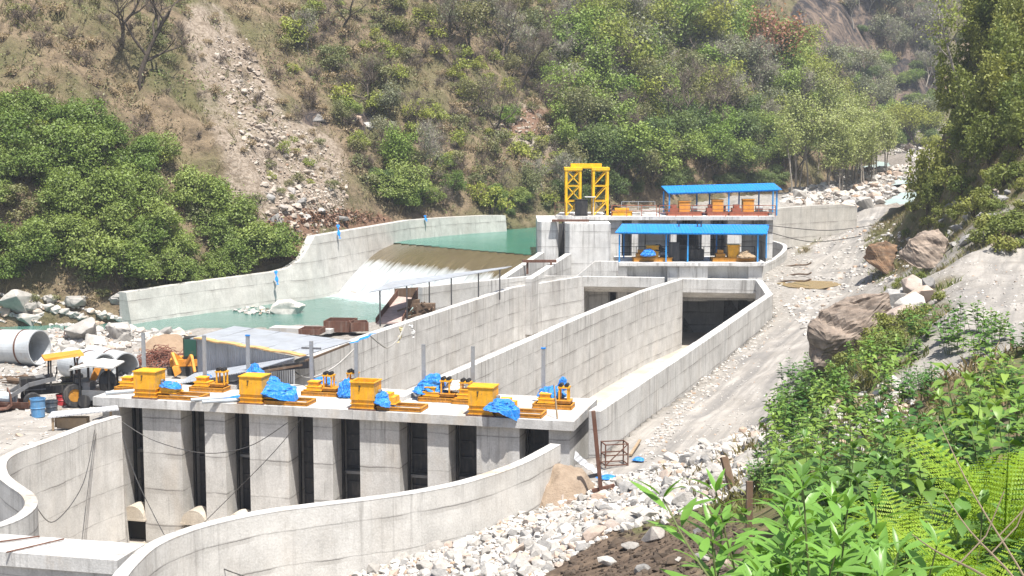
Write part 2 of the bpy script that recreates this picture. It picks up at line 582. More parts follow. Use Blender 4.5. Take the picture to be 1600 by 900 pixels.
# leaves
def leaf(name, a, b, tr=0.36, patch=None, rough=0.5, isl=0.55):
    t = NT(name)
    g = t.n('NewGeometry')
    oi = t.n('ObjectInfo').outputs['Random']
    r = g.outputs['Random Per Island']
    c = t.mix(oi, a, b)
    if patch:
        c = t.mix(t.ramp(t.noise(g.outputs['Position'], 0.12, 5, 0.6), [(0.42, 0.0), (0.60, 1.0)]), c, patch)
    k = t.math('MULTIPLY_ADD', r, isl, 1.0 - isl * 0.5)
    mm = t.n('VectorMath', operation='SCALE')
    t.l(c, mm.inputs[0])
    t.l(k, mm.inputs['Scale'])
    c = mm.outputs[0]
    t.col(c, rough, 0, 0.3)
    tl = t.n('BsdfTranslucent')
    t.l(t.mix(1.0, c, (1.0, 1.0, 0.55), 'MULTIPLY'), tl.inputs['Color'])
    ms = t.n('MixShader')
    ms.inputs[0].default_value = tr
    t.l(t.b.outputs[0], ms.inputs[1])
    t.l(tl.outputs[0], ms.inputs[2])
    t.l(ms.outputs[0], t.out.inputs['Surface'])
    return t.m
M['leaf_green'] = leaf('leaf_green', (0.135, 0.205, 0.045), (0.250, 0.310, 0.085), isl=.85)
M['leaf_fresh'] = leaf('leaf_fresh', (0.170, 0.265, 0.052), (0.270, 0.350, 0.090), isl=.8)
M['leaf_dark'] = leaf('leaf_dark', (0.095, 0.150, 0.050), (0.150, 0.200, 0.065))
M['leaf_yellow'] = leaf('leaf_yellow', (0.330, 0.355, 0.070), (0.250, 0.300, 0.070))
M['leaf_olive'] = leaf('leaf_olive', (0.235, 0.225, 0.100), (0.175, 0.200, 0.090))
M['leaf_grey'] = leaf('leaf_grey', (0.220, 0.245, 0.155), (0.270, 0.275, 0.185))
M['leaf_pale'] = leaf('leaf_pale', (0.310, 0.360, 0.125), (0.350, 0.390, 0.155))
M['leaf_red'] = leaf('leaf_red', (0.33, 0.165, 0.105), (0.33, 0.165, 0.105))
M['leaf_straw'] = leaf('leaf_straw', (0.31, 0.24, 0.155), (0.36, 0.28, 0.18))
M['leaf_vine'] = leaf('leaf_vine', (0.150, 0.195, 0.050), (0.270, 0.285, 0.075))
M['leaf_fg'] = leaf('leaf_fg', (0.065, 0.160, 0.038), (0.165, 0.280, 0.062), tr=0.35, rough=0.38, isl=0.7)
M['leaf_big'] = leaf('leaf_big', (0.170, 0.330, 0.060), (0.150, 0.300, 0.065), tr=0.35, rough=0.35, isl=0.3)
M['leaf_fern'] = leaf('leaf_fern', (0.225, 0.370, 0.035), (0.300, 0.420, 0.045), tr=0.4, isl=0.25)
M['leaf_yg'] = leaf('leaf_yg', (0.17, 0.29, 0.06), (0.24, 0.35, 0.075), tr=0.38, rough=0.4, isl=0.5)
M['stem_fg'] = leaf('stem_fg', (0.11, 0.16, 0.05), (0.13, 0.15, 0.06), tr=0.0)
M['twig'] = leaf('twig', (0.13, 0.100, 0.078), (0.20, 0.160, 0.125), tr=0.0)
M['dry_stalk'] = leaf('dry_stalk', (0.20, 0.155, 0.10), (0.22, 0.17, 0.12), tr=0.0)
M['grass_hill'] = leaf('grass_hill', (0.30, 0.235, 0.145), (0.30, 0.235, 0.145), tr=0.2, patch=(0.180, 0.185, 0.080), isl=0.8)
M['scrub'] = leaf('scrub', (0.20, 0.17, 0.10), (0.20, 0.17, 0.10), tr=0.2, patch=(0.150, 0.180, 0.062), isl=0.9)
M['grass_right'] = leaf('grass_right', (0.16, 0.185, 0.055), (0.16, 0.185, 0.055), tr=0.25, patch=(0.24, 0.185, 0.10), isl=0.8)
M['leaf_litter'] = leaf('leaf_litter', (0.20, 0.115, 0.075), (0.20, 0.115, 0.075), tr=0.1, isl=0.9)

# ground: masks carried by the mesh choose between road dust, rubble grit, soil, grass
t = NT('ground')
p = t.pos()
n1, n2, n3 = t.noise(p, 0.35, 7, 0.65), t.noise(p, 2.2, 6, 0.7), t.noise(p, 9.0, 4, 0.7)
road = t.attr('road'); soil = t.attr('soil'); grass = t.attr('grass'); scree = t.attr('scree'); rut = t.attr('rut')
grit = t.mix(t.ramp(n2, [(0.35, 0.0), (0.65, 1.0)]), (0.20, 0.185, 0.165), (0.36, 0.34, 0.315))
grit = t.mix(t.ramp(n3, [(0.36, 0.6), (0.5, 0.0)]), grit, (0.12, 0.11, 0.10))
dust = t.mix(t.ramp(n1, [(0.35, 0.0), (0.65, 1.0)]), (0.27, 0.25, 0.225), (0.41, 0.385, 0.355))
dust = t.mix(t.ramp(n3, [(0.55, 0.0), (0.75, 0.35)]), dust, (0.28, 0.27, 0.26))
dA, dB = t.n('VectorMath', operation='DOT_PRODUCT'), t.n('VectorMath', operation='DOT_PRODUCT')
t.l(p, dA.inputs[0]); t.l(p, dB.inputs[0])
dA.inputs[1].default_value = (0.93, -0.36, 0); dB.inputs[1].default_value = (0.025, 0.065, 0)
cm_ = t.n('CombineXYZ'); t.l(dA.outputs['Value'], cm_.inputs[0]); t.l(dB.outputs['Value'], cm_.inputs[1])
ty = t.noise(cm_.outputs[0], 2.2, 5, 0.65)
dust = t.mix(t.ramp(ty, [(0.42, 0.0), (0.60, 0.65)]), dust, (0.20, 0.19, 0.178))
dust = t.mix(t.ramp(t.noise(p, 0.16, 4, 0.6), [(0.56, 0.0), (0.66, 0.7)]), dust, (0.175, 0.17, 0.165))
c = t.mix(road, grit, dust)
c = t.mix(rut, c, (0.16, 0.155, 0.15))
sl_ = t.mix(t.ramp(n2, [(0.4, 0.0), (0.62, 1.0)]), (0.075, 0.055, 0.042), (0.17, 0.125, 0.09))
c = t.mix(soil, c, sl_)
gr_ = t.mix(t.ramp(n1, [(0.4, 0.0), (0.6, 1.0)]), (0.13, 0.105, 0.06), (0.10, 0.115, 0.04))
gr_ = t.mix(t.ramp(n2, [(0.5, 0.0), (0.7, 0.8)]), gr_, (0.24, 0.175, 0.115))
c = t.mix(t.math('MULTIPLY', grass, t.ramp(n2, [(0.25, 0.4), (0.5, 1.0)])), c, gr_)
t.bump(t.math('ADD', n2, t.math('MULTIPLY', n3, 0.5)), 0.7, 0.10)
M['ground'] = t.col(c, 0.95, 0, 0.15)

t = NT('hillside')
p = t.pos()
n1, n2, n3 = t.noise(p, 0.10, 7, 0.65), t.noise(p, 0.7, 7, 0.68), t.noise(p, 3.2, 5, 0.7)
scree = t.attr('scree'); cliff = t.attr('cliff'); litter = t.attr('litter')
c = t.mix(t.ramp(n2, [(0.38, 0.0), (0.62, 1.0)]), (0.115, 0.088, 0.058), (0.25, 0.192, 0.128))
c = t.mix(t.ramp(n1, [(0.46, 0.0), (0.58, 0.75)]), c, (0.115, 0.115, 0.052))
c = t.mix(t.ramp(n3, [(0.3, 0.7), (0.46, 0.0)]), c, (0.075, 0.062, 0.042))
sc_ = t.mix(t.ramp(n3, [(0.38, 0.0), (0.6, 1.0)]), (0.19, 0.15, 0.115), (0.36, 0.305, 0.25))
sm = t.ramp(t.math('MULTIPLY', scree, t.math('MULTIPLY_ADD', n2, 2.4, -0.35)), [(0.25, 0.0), (0.75, 0.9)])
c = t.mix(sm, c, sc_)
cl_ = t.mix(t.ramp(t.noise(t.vmul(p, (1, 1, 0.35)), 0.20, 8, 0.75, 1.2), [(0.44, 0.0), (0.60, 1.0)]), (0.035, 0.032, 0.034), (0.20, 0.150, 0.115))
c = t.mix(t.ramp(t.math('MULTIPLY', cliff, t.math('MULTIPLY_ADD', n2, 1.2, 0.5)), [(0.38, 0.0), (0.6, 1.0)]), c, cl_)
c = t.mix(t.ramp(t.math('MULTIPLY', litter, t.math('MULTIPLY_ADD', n3, 1.0, 0.5)), [(0.4, 0.0), (0.6, 0.9)]), c, (0.19, 0.115, 0.08))
t.bump(t.math('ADD', n2, t.math('MULTIPLY', n3, 0.5)), 0.9, 0.5)
M['hillside'] = t.col(c, 0.95, 0, 0.1)

# water
def water(name, a, b, foam_attr=False, rough=0.12, sc=1.6):
    t = NT(name)
    p = t.pos()
    n1 = t.noise(p, sc * 0.12, 4, 0.6)
    c = t.mix(n1, a, b)
    rip = t.noise(t.vmul(p, (1.0, 1.6, 1.0)), sc, 5, 0.6, 0.6)
    if foam_attr:
        fo = t.attr('foam')
        fm = t.ramp(t.math('ADD', fo, t.math('MULTIPLY', t.math('SUBTRACT', rip, 0.5), 0.9)), [(0.34, 0.0), (0.62, 1.0)])
        c = t.mix(fm, c, (0.46, 0.54, 0.53))
        t.col(c, t.math('MULTIPLY_ADD', fm, 0.6, rough), 0, 0.5)
    else:
        t.col(c, rough, 0, 0.5)
    t.bump(rip, 0.55, 0.10)
    return t.m
M['pool'] = water('pool', (0.022, 0.150, 0.112), (0.040, 0.195, 0.148), rough=0.15)
M['river'] = water('river', (0.050, 0.145, 0.120), (0.090, 0.20, 0.168), True)
M['stream'] = water('stream', (0.26, 0.38, 0.37), (0.50, 0.56, 0.56), False, 0.3, 3.0)
t = NT('weir_water')
uv = t.n('UVMap').outputs[0]
sp = t.n('SeparateXYZ')
t.l(uv, sp.inputs[0])
v_ = sp.outputs['Y']
st = t.noise(t.vmul(uv, (95.0, 3.0, 1.0)), 1.0, 5, 0.6, 0.1)
wb = t.noise(t.vmul(uv, (5.0, 2.0, 1.0)), 1.0, 4, 0.55)
edge = t.math('ADD', v_, t.math('ADD', t.math('MULTIPLY', t.math('SUBTRACT', wb, 0.5), 0.22), t.math('MULTIPLY', t.math('SUBTRACT', st, 0.5), 0.20)))
fm = t.ramp(edge, [(0.50, 0.0), (0.57, 0.6), (0.68, .92), (0.9, 1.0)])
brown = t.mix(t.ramp(st, [(0.40, 0.0), (0.62, 1.0)]), (0.088, 0.070, 0.038), (0.130, 0.102, 0.058))
grey = t.mix(t.ramp(st, [(0.38, 0.0), (0.56, 1.0)]), (0.27, 0.31, 0.325), (0.50, 0.54, 0.555))
c = t.mix(fm, brown, grey)
t.bump(st, 0.5, 0.08)
M['weir_water'] = t.col(c, t.math('MULTIPLY_ADD', fm, 0.4, 0.22), 0, 0.45)
t = NT('basin_floor')
p = t.pos()
c = t.mix(t.ramp(t.noise(p, 0.5, 6, 0.65), [(0.35, 0.0), (0.65, 1.0)]), (0.34, 0.30, 0.25), (0.47, 0.425, 0.37))
t.bump(t.noise(p, 6, 5), 0.4, 0.05)
M['basin_floor'] = t.col(c, 0.9)
t = NT('puddle')
M['puddle'] = t.col((0.26, 0.19, 0.10), 0.15, 0, 0.5)
t = NT('sand')
p = t.pos()
t.bump(t.noise(p, 5, 5, 0.7), 0.6, 0.06)
M['sand'] = t.col(t.mix(t.noise(p, 1.5, 6, 0.65), (0.42, 0.31, 0.20), (0.55, 0.46, 0.35)), 0.95)

M['rebar'] = paint('rebar', (0.20, 0.075, 0.05), rough=0.9, wear=0.3, rust=(0.3, 0.13, 0.07))
M['orange_board'] = paint('orange_board', (0.58, 0.36, 0.15), rough=0.7, wear=0.3)
M['chute'] = paint('chute', (0.42, 0.32, 0.29), rough=0.8, wear=0.5, rust=(0.25, 0.14, 0.1))
M['straw_cloth'] = paint('straw_cloth', (0.55, 0.48, 0.28), rough=0.9, wear=0.1)
M['soil_clod'] = rock('soil_clod', (0.075, 0.058, 0.046), (0.19, 0.145, 0.11))

t = NT('sand_brown'); p = t.pos()
t.bump(t.noise(p, 5, 5, 0.7), 0.6, 0.06)
M['sand_brown'] = t.col(t.mix(t.noise(p, 2.5, 6, 0.65), (0.20, 0.13, 0.08), (0.36, 0.27, 0.19)), 0.95)
M['hood'] = concrete('hood', (0.965, -0.26), base=(0.52, 0.47, 0.40), warm=.4)

t = NT('earth'); p = t.pos()
t.bump(t.noise(p, 4, 6, 0.7), 0.9, 0.15)
M['earth'] = t.col(t.mix(t.noise(p, 2.5, 7, 0.7), (0.19, 0.135, 0.095), (0.42, 0.34, 0.26)), 0.95)

# ------------------------------------------------------------------ terrain
# line of the far (left) bank, looking upstream: x, y, ground height just behind it
BANK = [(-120, 70, 0.5), (-75, 90, 0.3), (-45, 105, 0.1), (-30.8, 109.3, 0.9), (-22.0, 122.3, 1.2), (-19.2, 126, 3.4),
        (-14.9, 138.5, 4.0), (-12.2, 146, 4.2), (-2.6, 158, 4.0), (11, 173, 3.6), (28, 197, 4.8), (47, 219, 6.2),
        (64, 250, 8.4), (68, 292, 10.2), (94, 345, 13), (140, 356, 15), (260, 372, 20)]
RIVER = [(-130, 64), (-75, 86), (-45, 102.0), (-30.0, 109), (-21, 122.5), (-18.3, 126), (-13.8, 138.5), (-11, 146), (-1, 157.5), (12, 173),
         (18, 174), (9, 150), (4, 130), (3.5, 124), (0.0, 116), (-3, 111), (-9, 103), (-17, 100.5), (-26, 101.5), (-38, 97), (-70, 80), (-120, 55)]
# pit of the settling basins and of the outlet bay (outer faces of their walls)
WR0, WR1 = P(933, 641, 1.4), P(1202, 460, 1.4)
WM0, WM1 = P(622, 620, 1.4), P(1062, 436.5, 1.4)
WL0, WL1 = P(376, 597, 1.4), P(797, 450, 1.4)
WLE = P(905, 432.5, 1.4)
DKL, DKR = P(145, 620, 1.2), P(897, 659, 1.2)          # front edge of the gate deck
HWR = P(1187, 438.5, 1.4)
PITA = [(WR0.x + .2, WR0.y), (WR1.x + .2, WR1.y), (HWR.x + .5, HWR.y), (HWR.x + 0.5, HWR.y + 12.2), (WLE.x, WLE.y + 12.2), (WLE.x - .24, WLE.y), (WL1.x - .24, WL1.y), (WL0.x - .24, WL0.y), (DKL.x + .6, DKL.y + 4), (DKL.x + .6, DKL.y), (DKR.x, DKR.y)]

CTL = []
def cq(px, py, Y): CTL.append(tuple(Q(px, py, Y)))
CTL += [(-60, 55, .6), (-45, 60, .3), (-30, 65, 0), (-22, 70, 0), (-22, 80, 0), (-30, 85, .2), (-40, 90, .5), (-50, 80, .8), (-36, 76, .1), (-27, 75, 0),
        (-16, 76, 0), (-12, 80, 0), (-9, 88, 0), (-6, 96, 0.1), (-20, 60, 0), (-26, 52, 0), (-22, 66, 0), (-35, 98, -.3), (-24, 98, -.3), (-14, 98, -.2), (-80, 70, 1), (-2, 108, .2),
        (-30, 92, .2), (-20, 90, 0),
        (10, 130, 1), (20, 130, 1.4), (24, 126, 1.2), (28, 134, 1.6),
        (0, 70, -.2), (4, 60, -.5), (6, 61, -.4), (8, 66, -.4), (12, 75, -.35), (15, 85, -.3), (19, 95, -.1), (23, 107, .2), (26, 118, .5), (29, 128, 1.0), (32, 140, 1.7), (36, 152, 2.5),
        (40, 165, 3.4), (21.5, 118, .6), (10, 70, -.35), (17, 90, -.2),
        (12.3, 62, -.1), (14.6, 72, .1), (18.6, 82, .4), (22.6, 93, .6), (27.2, 105, .9), (30.4, 116, 1.4), (33, 128, 2.1),
        (17.0, 68, 2.6), (18, 74, 2.4), (22, 80, 3.6), (26, 92, 3.4), (30, 104, 3.2), (34, 118, 3.6), (37, 130, 4.4), (41, 142, 5), (45, 155, 5.6), (52, 170, 6.4),
        (13, 43, 7.8), (15.2, 49, 7.6), (16.4, 52, 7.3), (19, 60, 7.1), (21.6, 68, 6.7), (24.8, 79, 6.3), (22, 52, 7.5), (26, 62, 7.2), (26, 72, 6.7), (30, 72, 7.0), (29, 80, 6.5), (18, 45, 7.9), (23, 45, 8.2), (31, 80, 6.8),
        (12.5, 49, 4.6), (14.2, 57, 4.2), (15.5, 63, 3.6), (20, 72.5, 4.6), (22.4, 79.5, 5.2),
        (27, 82, 6.8), (32, 84, 9), (30, 88, 8.5), (36, 80, 9.6), (42, 80, 15), (33, 92, 11), (38, 92, 15.5), (37, 100, 15), (43, 100, 22), (38, 112, 18), (45, 112, 26),
        (31.5, 104, 4.6), (33.5, 113, 5.0), (34.5, 120, 5.0), (37, 120, 13), (39.5, 121, 22), (44, 124, 31), (41, 128, 15), (45, 130, 25), (43, 138, 12), (50, 138, 24),
        (52, 152, 12), (60, 150, 24), (62, 165, 14), (70, 180, 24), (80, 205, 20), (92, 235, 22), (110, 250, 28), (130, 260, 40), (100, 150, 60), (80, 100, 50), (60, 70, 32), (45, 55, 19), (34, 45, 13),
        (140, 180, 80), (30, 62, 9), (33, 70, 9.5), (28, 50, 10),
        (60, 182, 5.8), (72, 212, 7.2), (84, 240, 9.2), (100, 266, 11), (150, 330, 18), (86, 330, 12.6), (78, 305, 11.4), (118, 330, 16), (94, 300, 12.6),
        (24, 178, 3.4), (33, 192, 4.6), (46, 200, 5.2), (55, 225, 6.8), (70, 255, 8.6), (82, 278, 9.8), (34, 178, 4.0), (45, 185, 4.8),
        (0, 0, 12.2), (5, 2, 12.6), (-6, 2, 11.2), (0, 8, 9.9), (4, 8, 11.0), (8, 10, 12.0), (0, 15, 8.0), (-4, 15, 6.4), (-8, 20, 3), (-10, 30, 0), (-12, 40, -2.5), (-16, 40, -3),
        (6, 16, 10.0), (9, 16, 10.9), (4, 20, 7.6), (7, 22, 8.6), (10, 25, 9.2), (8, 30, 7.0), (12, 35, 8.1), (9, 40, 5.6), (11, 44, 6.0), (14, 24, 10.8), (20, 20, 13.5), (20, 35, 9.5), (12, 6, 13.4), (25, 10, 16),
        (1.5, 33, 3.4), (-5.5, 50, -1.9), (0, 42, 1.0), (3, 40, 2.7), (6, 44, 3.6), (3, 50, .4), (1.5, 55, -1.1), (4.6, 57, -.3), (9, 53, 1.7), (9.6, 49, 3.2), (10.5, 58, .1),
        (5, 33, 4.7), (3, 28, 5.3), (6, 37, 4.6), (-2, 36, 1.6), (-3, 46, -.6), (-14, 38, -3), (-22, 42, -2.4), (-28, 45, -.5), (-30, 30, -1), (-50, 40, 0), (-9, 52, -2.6), (-12, 48, -3),
        (-20, 10, 2), (-60, 10, 0), (-100, 40, 1), (60, 20, 28), (120, 60, 60), (-40, 0, 3), (60, -10, 25), (0, -12, 14), (-3, 60, -1.5)]
C3 = np.array(CTL, dtype=np.float64)
_K = np.hypot(C3[:, None, 0] - C3[None, :, 0], C3[:, None, 1] - C3[None, :, 1])
_A = np.zeros((len(C3) + 3, len(C3) + 3))
_n = len(C3)
_A[:_n, :_n] = -_K + 0.02 * np.eye(_n)
_A[:_n, _n] = 1
_A[:_n, _n + 1:] = C3[:, :2] / 100
_A[_n:, :_n] = _A[:_n, _n:].T
_w = np.linalg.solve(_A, np.concatenate([C3[:, 2], [0, 0, 0]]))
def rbf(x, y):
    sh = np.shape(x)
    x, y = np.ravel(x).astype(float), np.ravel(y).astype(float)
    out = np.empty(len(x))
    for i in range(0, len(x), 20000):
        xs, ys = x[i:i + 20000], y[i:i + 20000]
        K = -np.hypot(xs[:, None] - C3[None, :, 0], ys[:, None] - C3[None, :, 1])
        out[i:i + 20000] = K @ _w[:_n] + _w[_n] + _w[_n + 1] * xs / 100 + _w[_n + 2] * ys / 100
    return out.reshape(sh)
ROAD = [(4.5, 54), (7.0, 60), (9.6, 67), (13, 76), (16.5, 86), (20.2, 96), (24.3, 107), (27.2, 118), (29.6, 128), (32.5, 140), (36.0, 152), (40, 163), (44, 170)]
BENCH = [(13.6, 38), (17.5, 47), (20, 54), (23.5, 63), (26, 71), (28.4, 80)]
def gmasks(x, y):
    d, s, _ = dist_poly(x, y, ROAD)
    d2, s2, _ = dist_poly(x, y, BENCH)
    n = fbm(x, y, 3.0, 4, 5)
    road = np.clip(sstep(3.6 + n * 1.6 - d, 0, 1.2), 0, 1)
    bench = sstep(3.6 + n * 1.6 - d2, 0, 1.2)
    rut = np.exp(-((np.abs(d + .35*fbm(x, y, 9, 2, 77)) - 0.95) / 0.26) ** 2) * 0.75 * sstep(fbm(x, y, 6, 3, 9), -.35, .1) + 0.6 * np.exp(-((np.abs(d - .3) - 1.75) / 0.2) ** 2) * sstep(fbm(x, y, 7, 3, 29), -.15, .2) + 0.4 * np.exp(-((d - 2.3) / 0.3) ** 2) * sstep(fbm(x, y, 7, 3, 19), -.1, .3)
    rut2 = np.exp(-((np.abs(d2) - 0.95) / 0.25) ** 2) * 0.5
    return road, bench, np.maximum(rut * road, rut2 * bench)
def ground_raw(x, y):
    z = rbf(x, y)
    road, bench, rut = gmasks(x, y)
    rough = 1 - np.maximum(road, bench)
    z = z - .10 * rut + rough * (0.35 * fbm(x, y, 2.2, 4, 1)) + 0.06 * fbm(x, y, 0.9, 3, 2) - 0.10 * rut
    steep = sstep(x - (24 + 0.06 * y), 4, 9) * sstep(y, 60, 90)
    z = z + steep * 2.2 * fbm(x, y, 7, 4, 33) * (1 - bench)
    z = z + sstep(y, 165, 185) * sstep(x, 10, 20) * 1.6 * fbm(x, y, 6, 4, 44)
    return z
PITB = None
def hill_h(x, y):
    d, s, par = dist_poly(x, y, BANK)
    zb = np.interp(par, np.arange(len(BANK)), [b[2] for b in BANK])
    d = d * s
    far = sstep(par, 12.2, 14.0)
    slope = 0.80 + 0.12 * fbm(x, y, 40, 2, 3) + 0.75 * far
    low = 1.9 * sstep(d, 0.3, 3.0)
    z = zb + np.maximum(d, 0) * slope + low * (1 - sstep(par, 1, 2.6)*0 )
    am = sstep(d, 0.5, 6)
    z = z + am * (4.0 * fbm(x, y, 16, 3, 7) + 2.3 * fbm(x, y, 5.0, 4, 8) + 1.5 * np.abs(fbm(x, y, 2.9, 2, 12))) + far * am * (12 * fbm(x, y, 28, 3, 21) + 5 * np.abs(fbm(x, y, 9, 3, 22)))
    # gully of loose rock above the weir
    return np.where(d > -1.5, z + np.minimum(d, 0) * 1.2, -50), d, par

# --- the pit polygon of the outlet bay comes from the wing wall paths
WINGL = [P(184, 650, 1.0), P(140, 663, 1.0), P(96, 680, 1.0), P(52, 696, 1.0), P(20, 708, 1.0), P(2, 722, 1.0), P(4, 742, 1.0), P(22, 758, 1.0), P(42, 772, 1.0), P(49, 787, 1.0), P(38, 802, 1.0), P(12, 816, 1.0), P(-30, 828, 1.0), P(-80, 838, 1.0)]
WINGR = [P(868, 694, 1.0), P(848, 705, 1.0), P(815, 722, 1.0), P(770, 739, 1.0), P(715, 755, 1.0), P(650, 768, 1.0), P(575, 779, 1.0), P(490, 789, 1.0), P(410, 800, 1.0), P(335, 816, 1.0), P(280, 833, 1.0), P(236, 853, 1.0), P(205, 880, 1.0), P(185, 905, 1.0), P(170, 940, 1.0)]
PITB = [(p.x, p.y) for p in WINGL] + [(WINGR[-1].x - 6, WINGR[-1].y)] + [(p.x, p.y) for p in reversed(WINGR)] + [(DKR.x - .2, DKR.y), (DKR.x - .2, DKR.y + 3), (DKL.x + .6, DKL.y + 3)]

def axis(segs):
    out = []
    for a, b, st in segs:
        out += list(np.arange(a, b, st))
    out.append(segs[-1][1])
    return np.array(out)
GX = axis([(-130, -42, 2.2), (-42, -30, .8), (-30, 34, .36), (34, 60, .7), (60, 190, 2.4)])
GY = axis([(-20, 4, 1.5), (4, 30, .4), (30, 112, .36), (112, 180, .7), (180, 352, 1.8)])
gx, gy = np.meshgrid(GX, GY)
gz = ground_raw(gx, gy)
inr = in_poly(gx, gy, RIVER)
rv = dist_poly(gx, gy, RIVER + [RIVER[0]])[0]
gz = np.where(inr, np.minimum(gz, -0.6 - np.minimum(rv * 0.7, 1.6)), gz)
# the settling pond above the weir and the pits inside the concrete walls
inp = in_poly(gx, gy, PITA) | in_poly(gx, gy, PITB)
gz = np.where(inp, -7.0, gz)
# behind the far bank the hill takes over
hz, hd, hp = hill_h(gx, gy)
gz = np.where((hd > 1.0), np.minimum(gz, hz - 2.5), gz)
HX = axis([(-140, -60, 1.6), (-60, 90, .8), (90, 190, 1.8)])
HY = axis([(80, 100, 1.0), (100, 240, .8), (240, 430, 1.8)])
hx, hy = np.meshgrid(HX, HY)
hh, hdd, hpar = hill_h(hx, hy)

def bil(X, Y, Z, x, y):
    i = np.clip(np.searchsorted(X, x) - 1, 0, len(X) - 2)
    j = np.clip(np.searchsorted(Y, y) - 1, 0, len(Y) - 2)
    u = np.clip((x - X[i]) / (X[i + 1] - X[i]), 0, 1)
    v = np.clip((y - Y[j]) / (Y[j + 1] - Y[j]), 0, 1)
    return (Z[j, i] * (1 - u) * (1 - v) + Z[j, i + 1] * u * (1 - v) + Z[j + 1, i] * (1 - u) * v + Z[j + 1, i + 1] * u * v)
def gnd(x, y): return bil(GX, GY, gz, np.asarray(x, float), np.asarray(y, float))
def hil(x, y): return bil(HX, HY, hh, np.asarray(x, float), np.asarray(y, float))
def surf(x, y):
    x, y = np.asarray(x, float), np.asarray(y, float)
    return np.maximum(gnd(x, y), np.where((y > 81), hil(x, y), -50))
def sz(x, y): return float(surf(np.array([x]), np.array([y]))[0])
MARCH = np.concatenate([np.arange(4, 60, .25), np.arange(60, 200, .5), np.arange(200, 425, 1.0)])
def hits(px, py):
    """ground points seen at the given photograph pixels"""
    px, py = np.asarray(px, float), np.asarray(py, float)
    a, b = px - 800, 450 - py
    dy = b * sin(PITCH) + FPX * cos(PITCH)
    dz = b * cos(PITCH) - FPX * sin(PITCH)
    rx, rz = a / dy, dz / dy
    out = np.full((len(px), 3), np.nan)
    done = np.zeros(len(px), bool)
    for Y in MARCH:
        x, z = rx * Y, CZ + rz * Y
        s = surf(x, np.full(len(px), Y))
        h = (~done) & (s >= z)
        out[h, 0], out[h, 1], out[h, 2] = x[h], Y, s[h]
        done |= h
        if done.all(): break
    return out
def proj(x, y, z):
    """place -> photograph pixel"""
    x, y, z = np.asarray(x, float), np.asarray(y, float), np.asarray(z, float) - CZ
    dep = y * cos(PITCH) - z * sin(PITCH)
    up = y * sin(PITCH) + z * cos(PITCH)
    return 800 + FPX * x / dep, 450 - FPX * up / dep

def grid_mesh(name, X, Y, Zg, keep, mat, attrs):
    ny, nx = Zg.shape
    xx, yy = np.meshgrid(X, Y)
    V = np.stack([xx.ravel(), yy.ravel(), Zg.ravel()], 1)
    idx = np.arange(ny * nx).reshape(ny, nx)
    F = np.stack([idx[:-1, :-1], idx[:-1, 1:], idx[1:, 1:], idx[1:, :-1]], -1).reshape(-1, 4)
    k = keep.ravel()[F].any(1)
    F = F[k]
    used = np.unique(F)
    mp = np.full(len(V), -1)
    mp[used] = np.arange(len(used))
    me = np_mesh(name, V[used], mp[F], mat, True)
    for an, av in attrs.items():
        at = me.attributes.new(an, 'FLOAT', 'POINT')
        at.data.foreach_set('value', av.ravel()[used].astype(np.float32))
    return me

road, bench, rut = gmasks(gx, gy)
nz = fbm(gx, gy, 3.5, 4, 71)
soil = sstep(1.0 - np.hypot((gx - 3.6) / 4.6, (gy - 30) / 8.0) + nz * 0.5, 0.0, 0.25)
soil = np.maximum(soil, sstep(gx - (24.5 + 0.07 * (gy - 80)) + nz * 5, 2, 6) * sstep(gy, 80, 86) * 0.4)
soil *= (1 - road)
gmask = np.maximum(sstep(gx - (25.5 + 0.085 * (gy - 80)) + nz * 5, 1, 4) * sstep(gy, 76, 84), sstep(gx - 30 + nz * 3, 0, 3))
gmask = np.maximum(gmask, sstep(30 - gy, 0, 5) * sstep(gx - 3 + nz * 2, 0, 2))
gmask = np.maximum(gmask, sstep(1 - np.hypot((gx - 9) / 6, (gy - 34) / 12) + nz * .3, 0, .2))
dbn, sbn, _ = dist_poly(gx, gy, BENCH)
dro, sro, _ = dist_poly(gx, gy, ROAD)
gmask = np.maximum(gmask, sstep(dro * -sro, 4.2, 5.5) * sstep(dbn * sbn, 2.9, 3.6) * sstep(gy, 44, 54) * (1 - sstep(gy, 118, 130)) * sstep(nz, -.35, .05) * .85)
gmask *= (1 - bench) * (1 - road) * (1 - sstep(gy, 165, 178) * (1 - sstep(gx - 0.3 * gy, 4, 12)))
me = grid_mesh('ground', GX, GY, gz, np.ones_like(gz, bool), M['ground'],
               {'road': np.maximum(np.maximum(road, bench * .9), 0.8 * in_poly(gx, gy, [(-60, 40), (-17, 58), (-19, 68), (-24, 74), (-60, 74)])), 'rut': rut, 'soil': soil, 'grass': gmask, 'scree': gx * 0})
g = link('ground', me, None)
tag(g, kind='structure')

# hill masks: rock slide, cliff and leaf litter patches, by where they are on the hill
hpx, hpy = proj(hx, hy, hh)
def blob(cx, cy, rx, ry, rot=0.0):
    a = radians(rot)
    u = (hpx - cx) * cos(a) + (hpy - cy) * sin(a)
    v = -(hpx - cx) * sin(a) + (hpy - cy) * cos(a)
    return sstep(1.25 - np.hypot(u / rx, v / ry), 0, 0.5)
nh = fbm(hx, hy, 6, 4, 91)
scree = np.clip(np.maximum.reduce([blob(375, 165, 60, 140, -22) * .8, blob(450, 270, 95, 85), blob(480, 310, 60, 50), blob(830, 200, 60, 35, 20), blob(1010, 250, 40, 20) * .5, blob(330, 60, 40, 60, -20) * .9]) + nh * .35, 0, 1)
cliff = np.clip(np.maximum.reduce([blob(1310, 30, 60, 70), blob(1420, 100, 60, 90) * .8, blob(1265, 30, 30, 40) * .8, blob(560, 190, 30, 18) * .7, blob(495, 185, 22, 14) * .7, blob(1345, 70, 30, 60)]) + nh * .3, 0, 1)
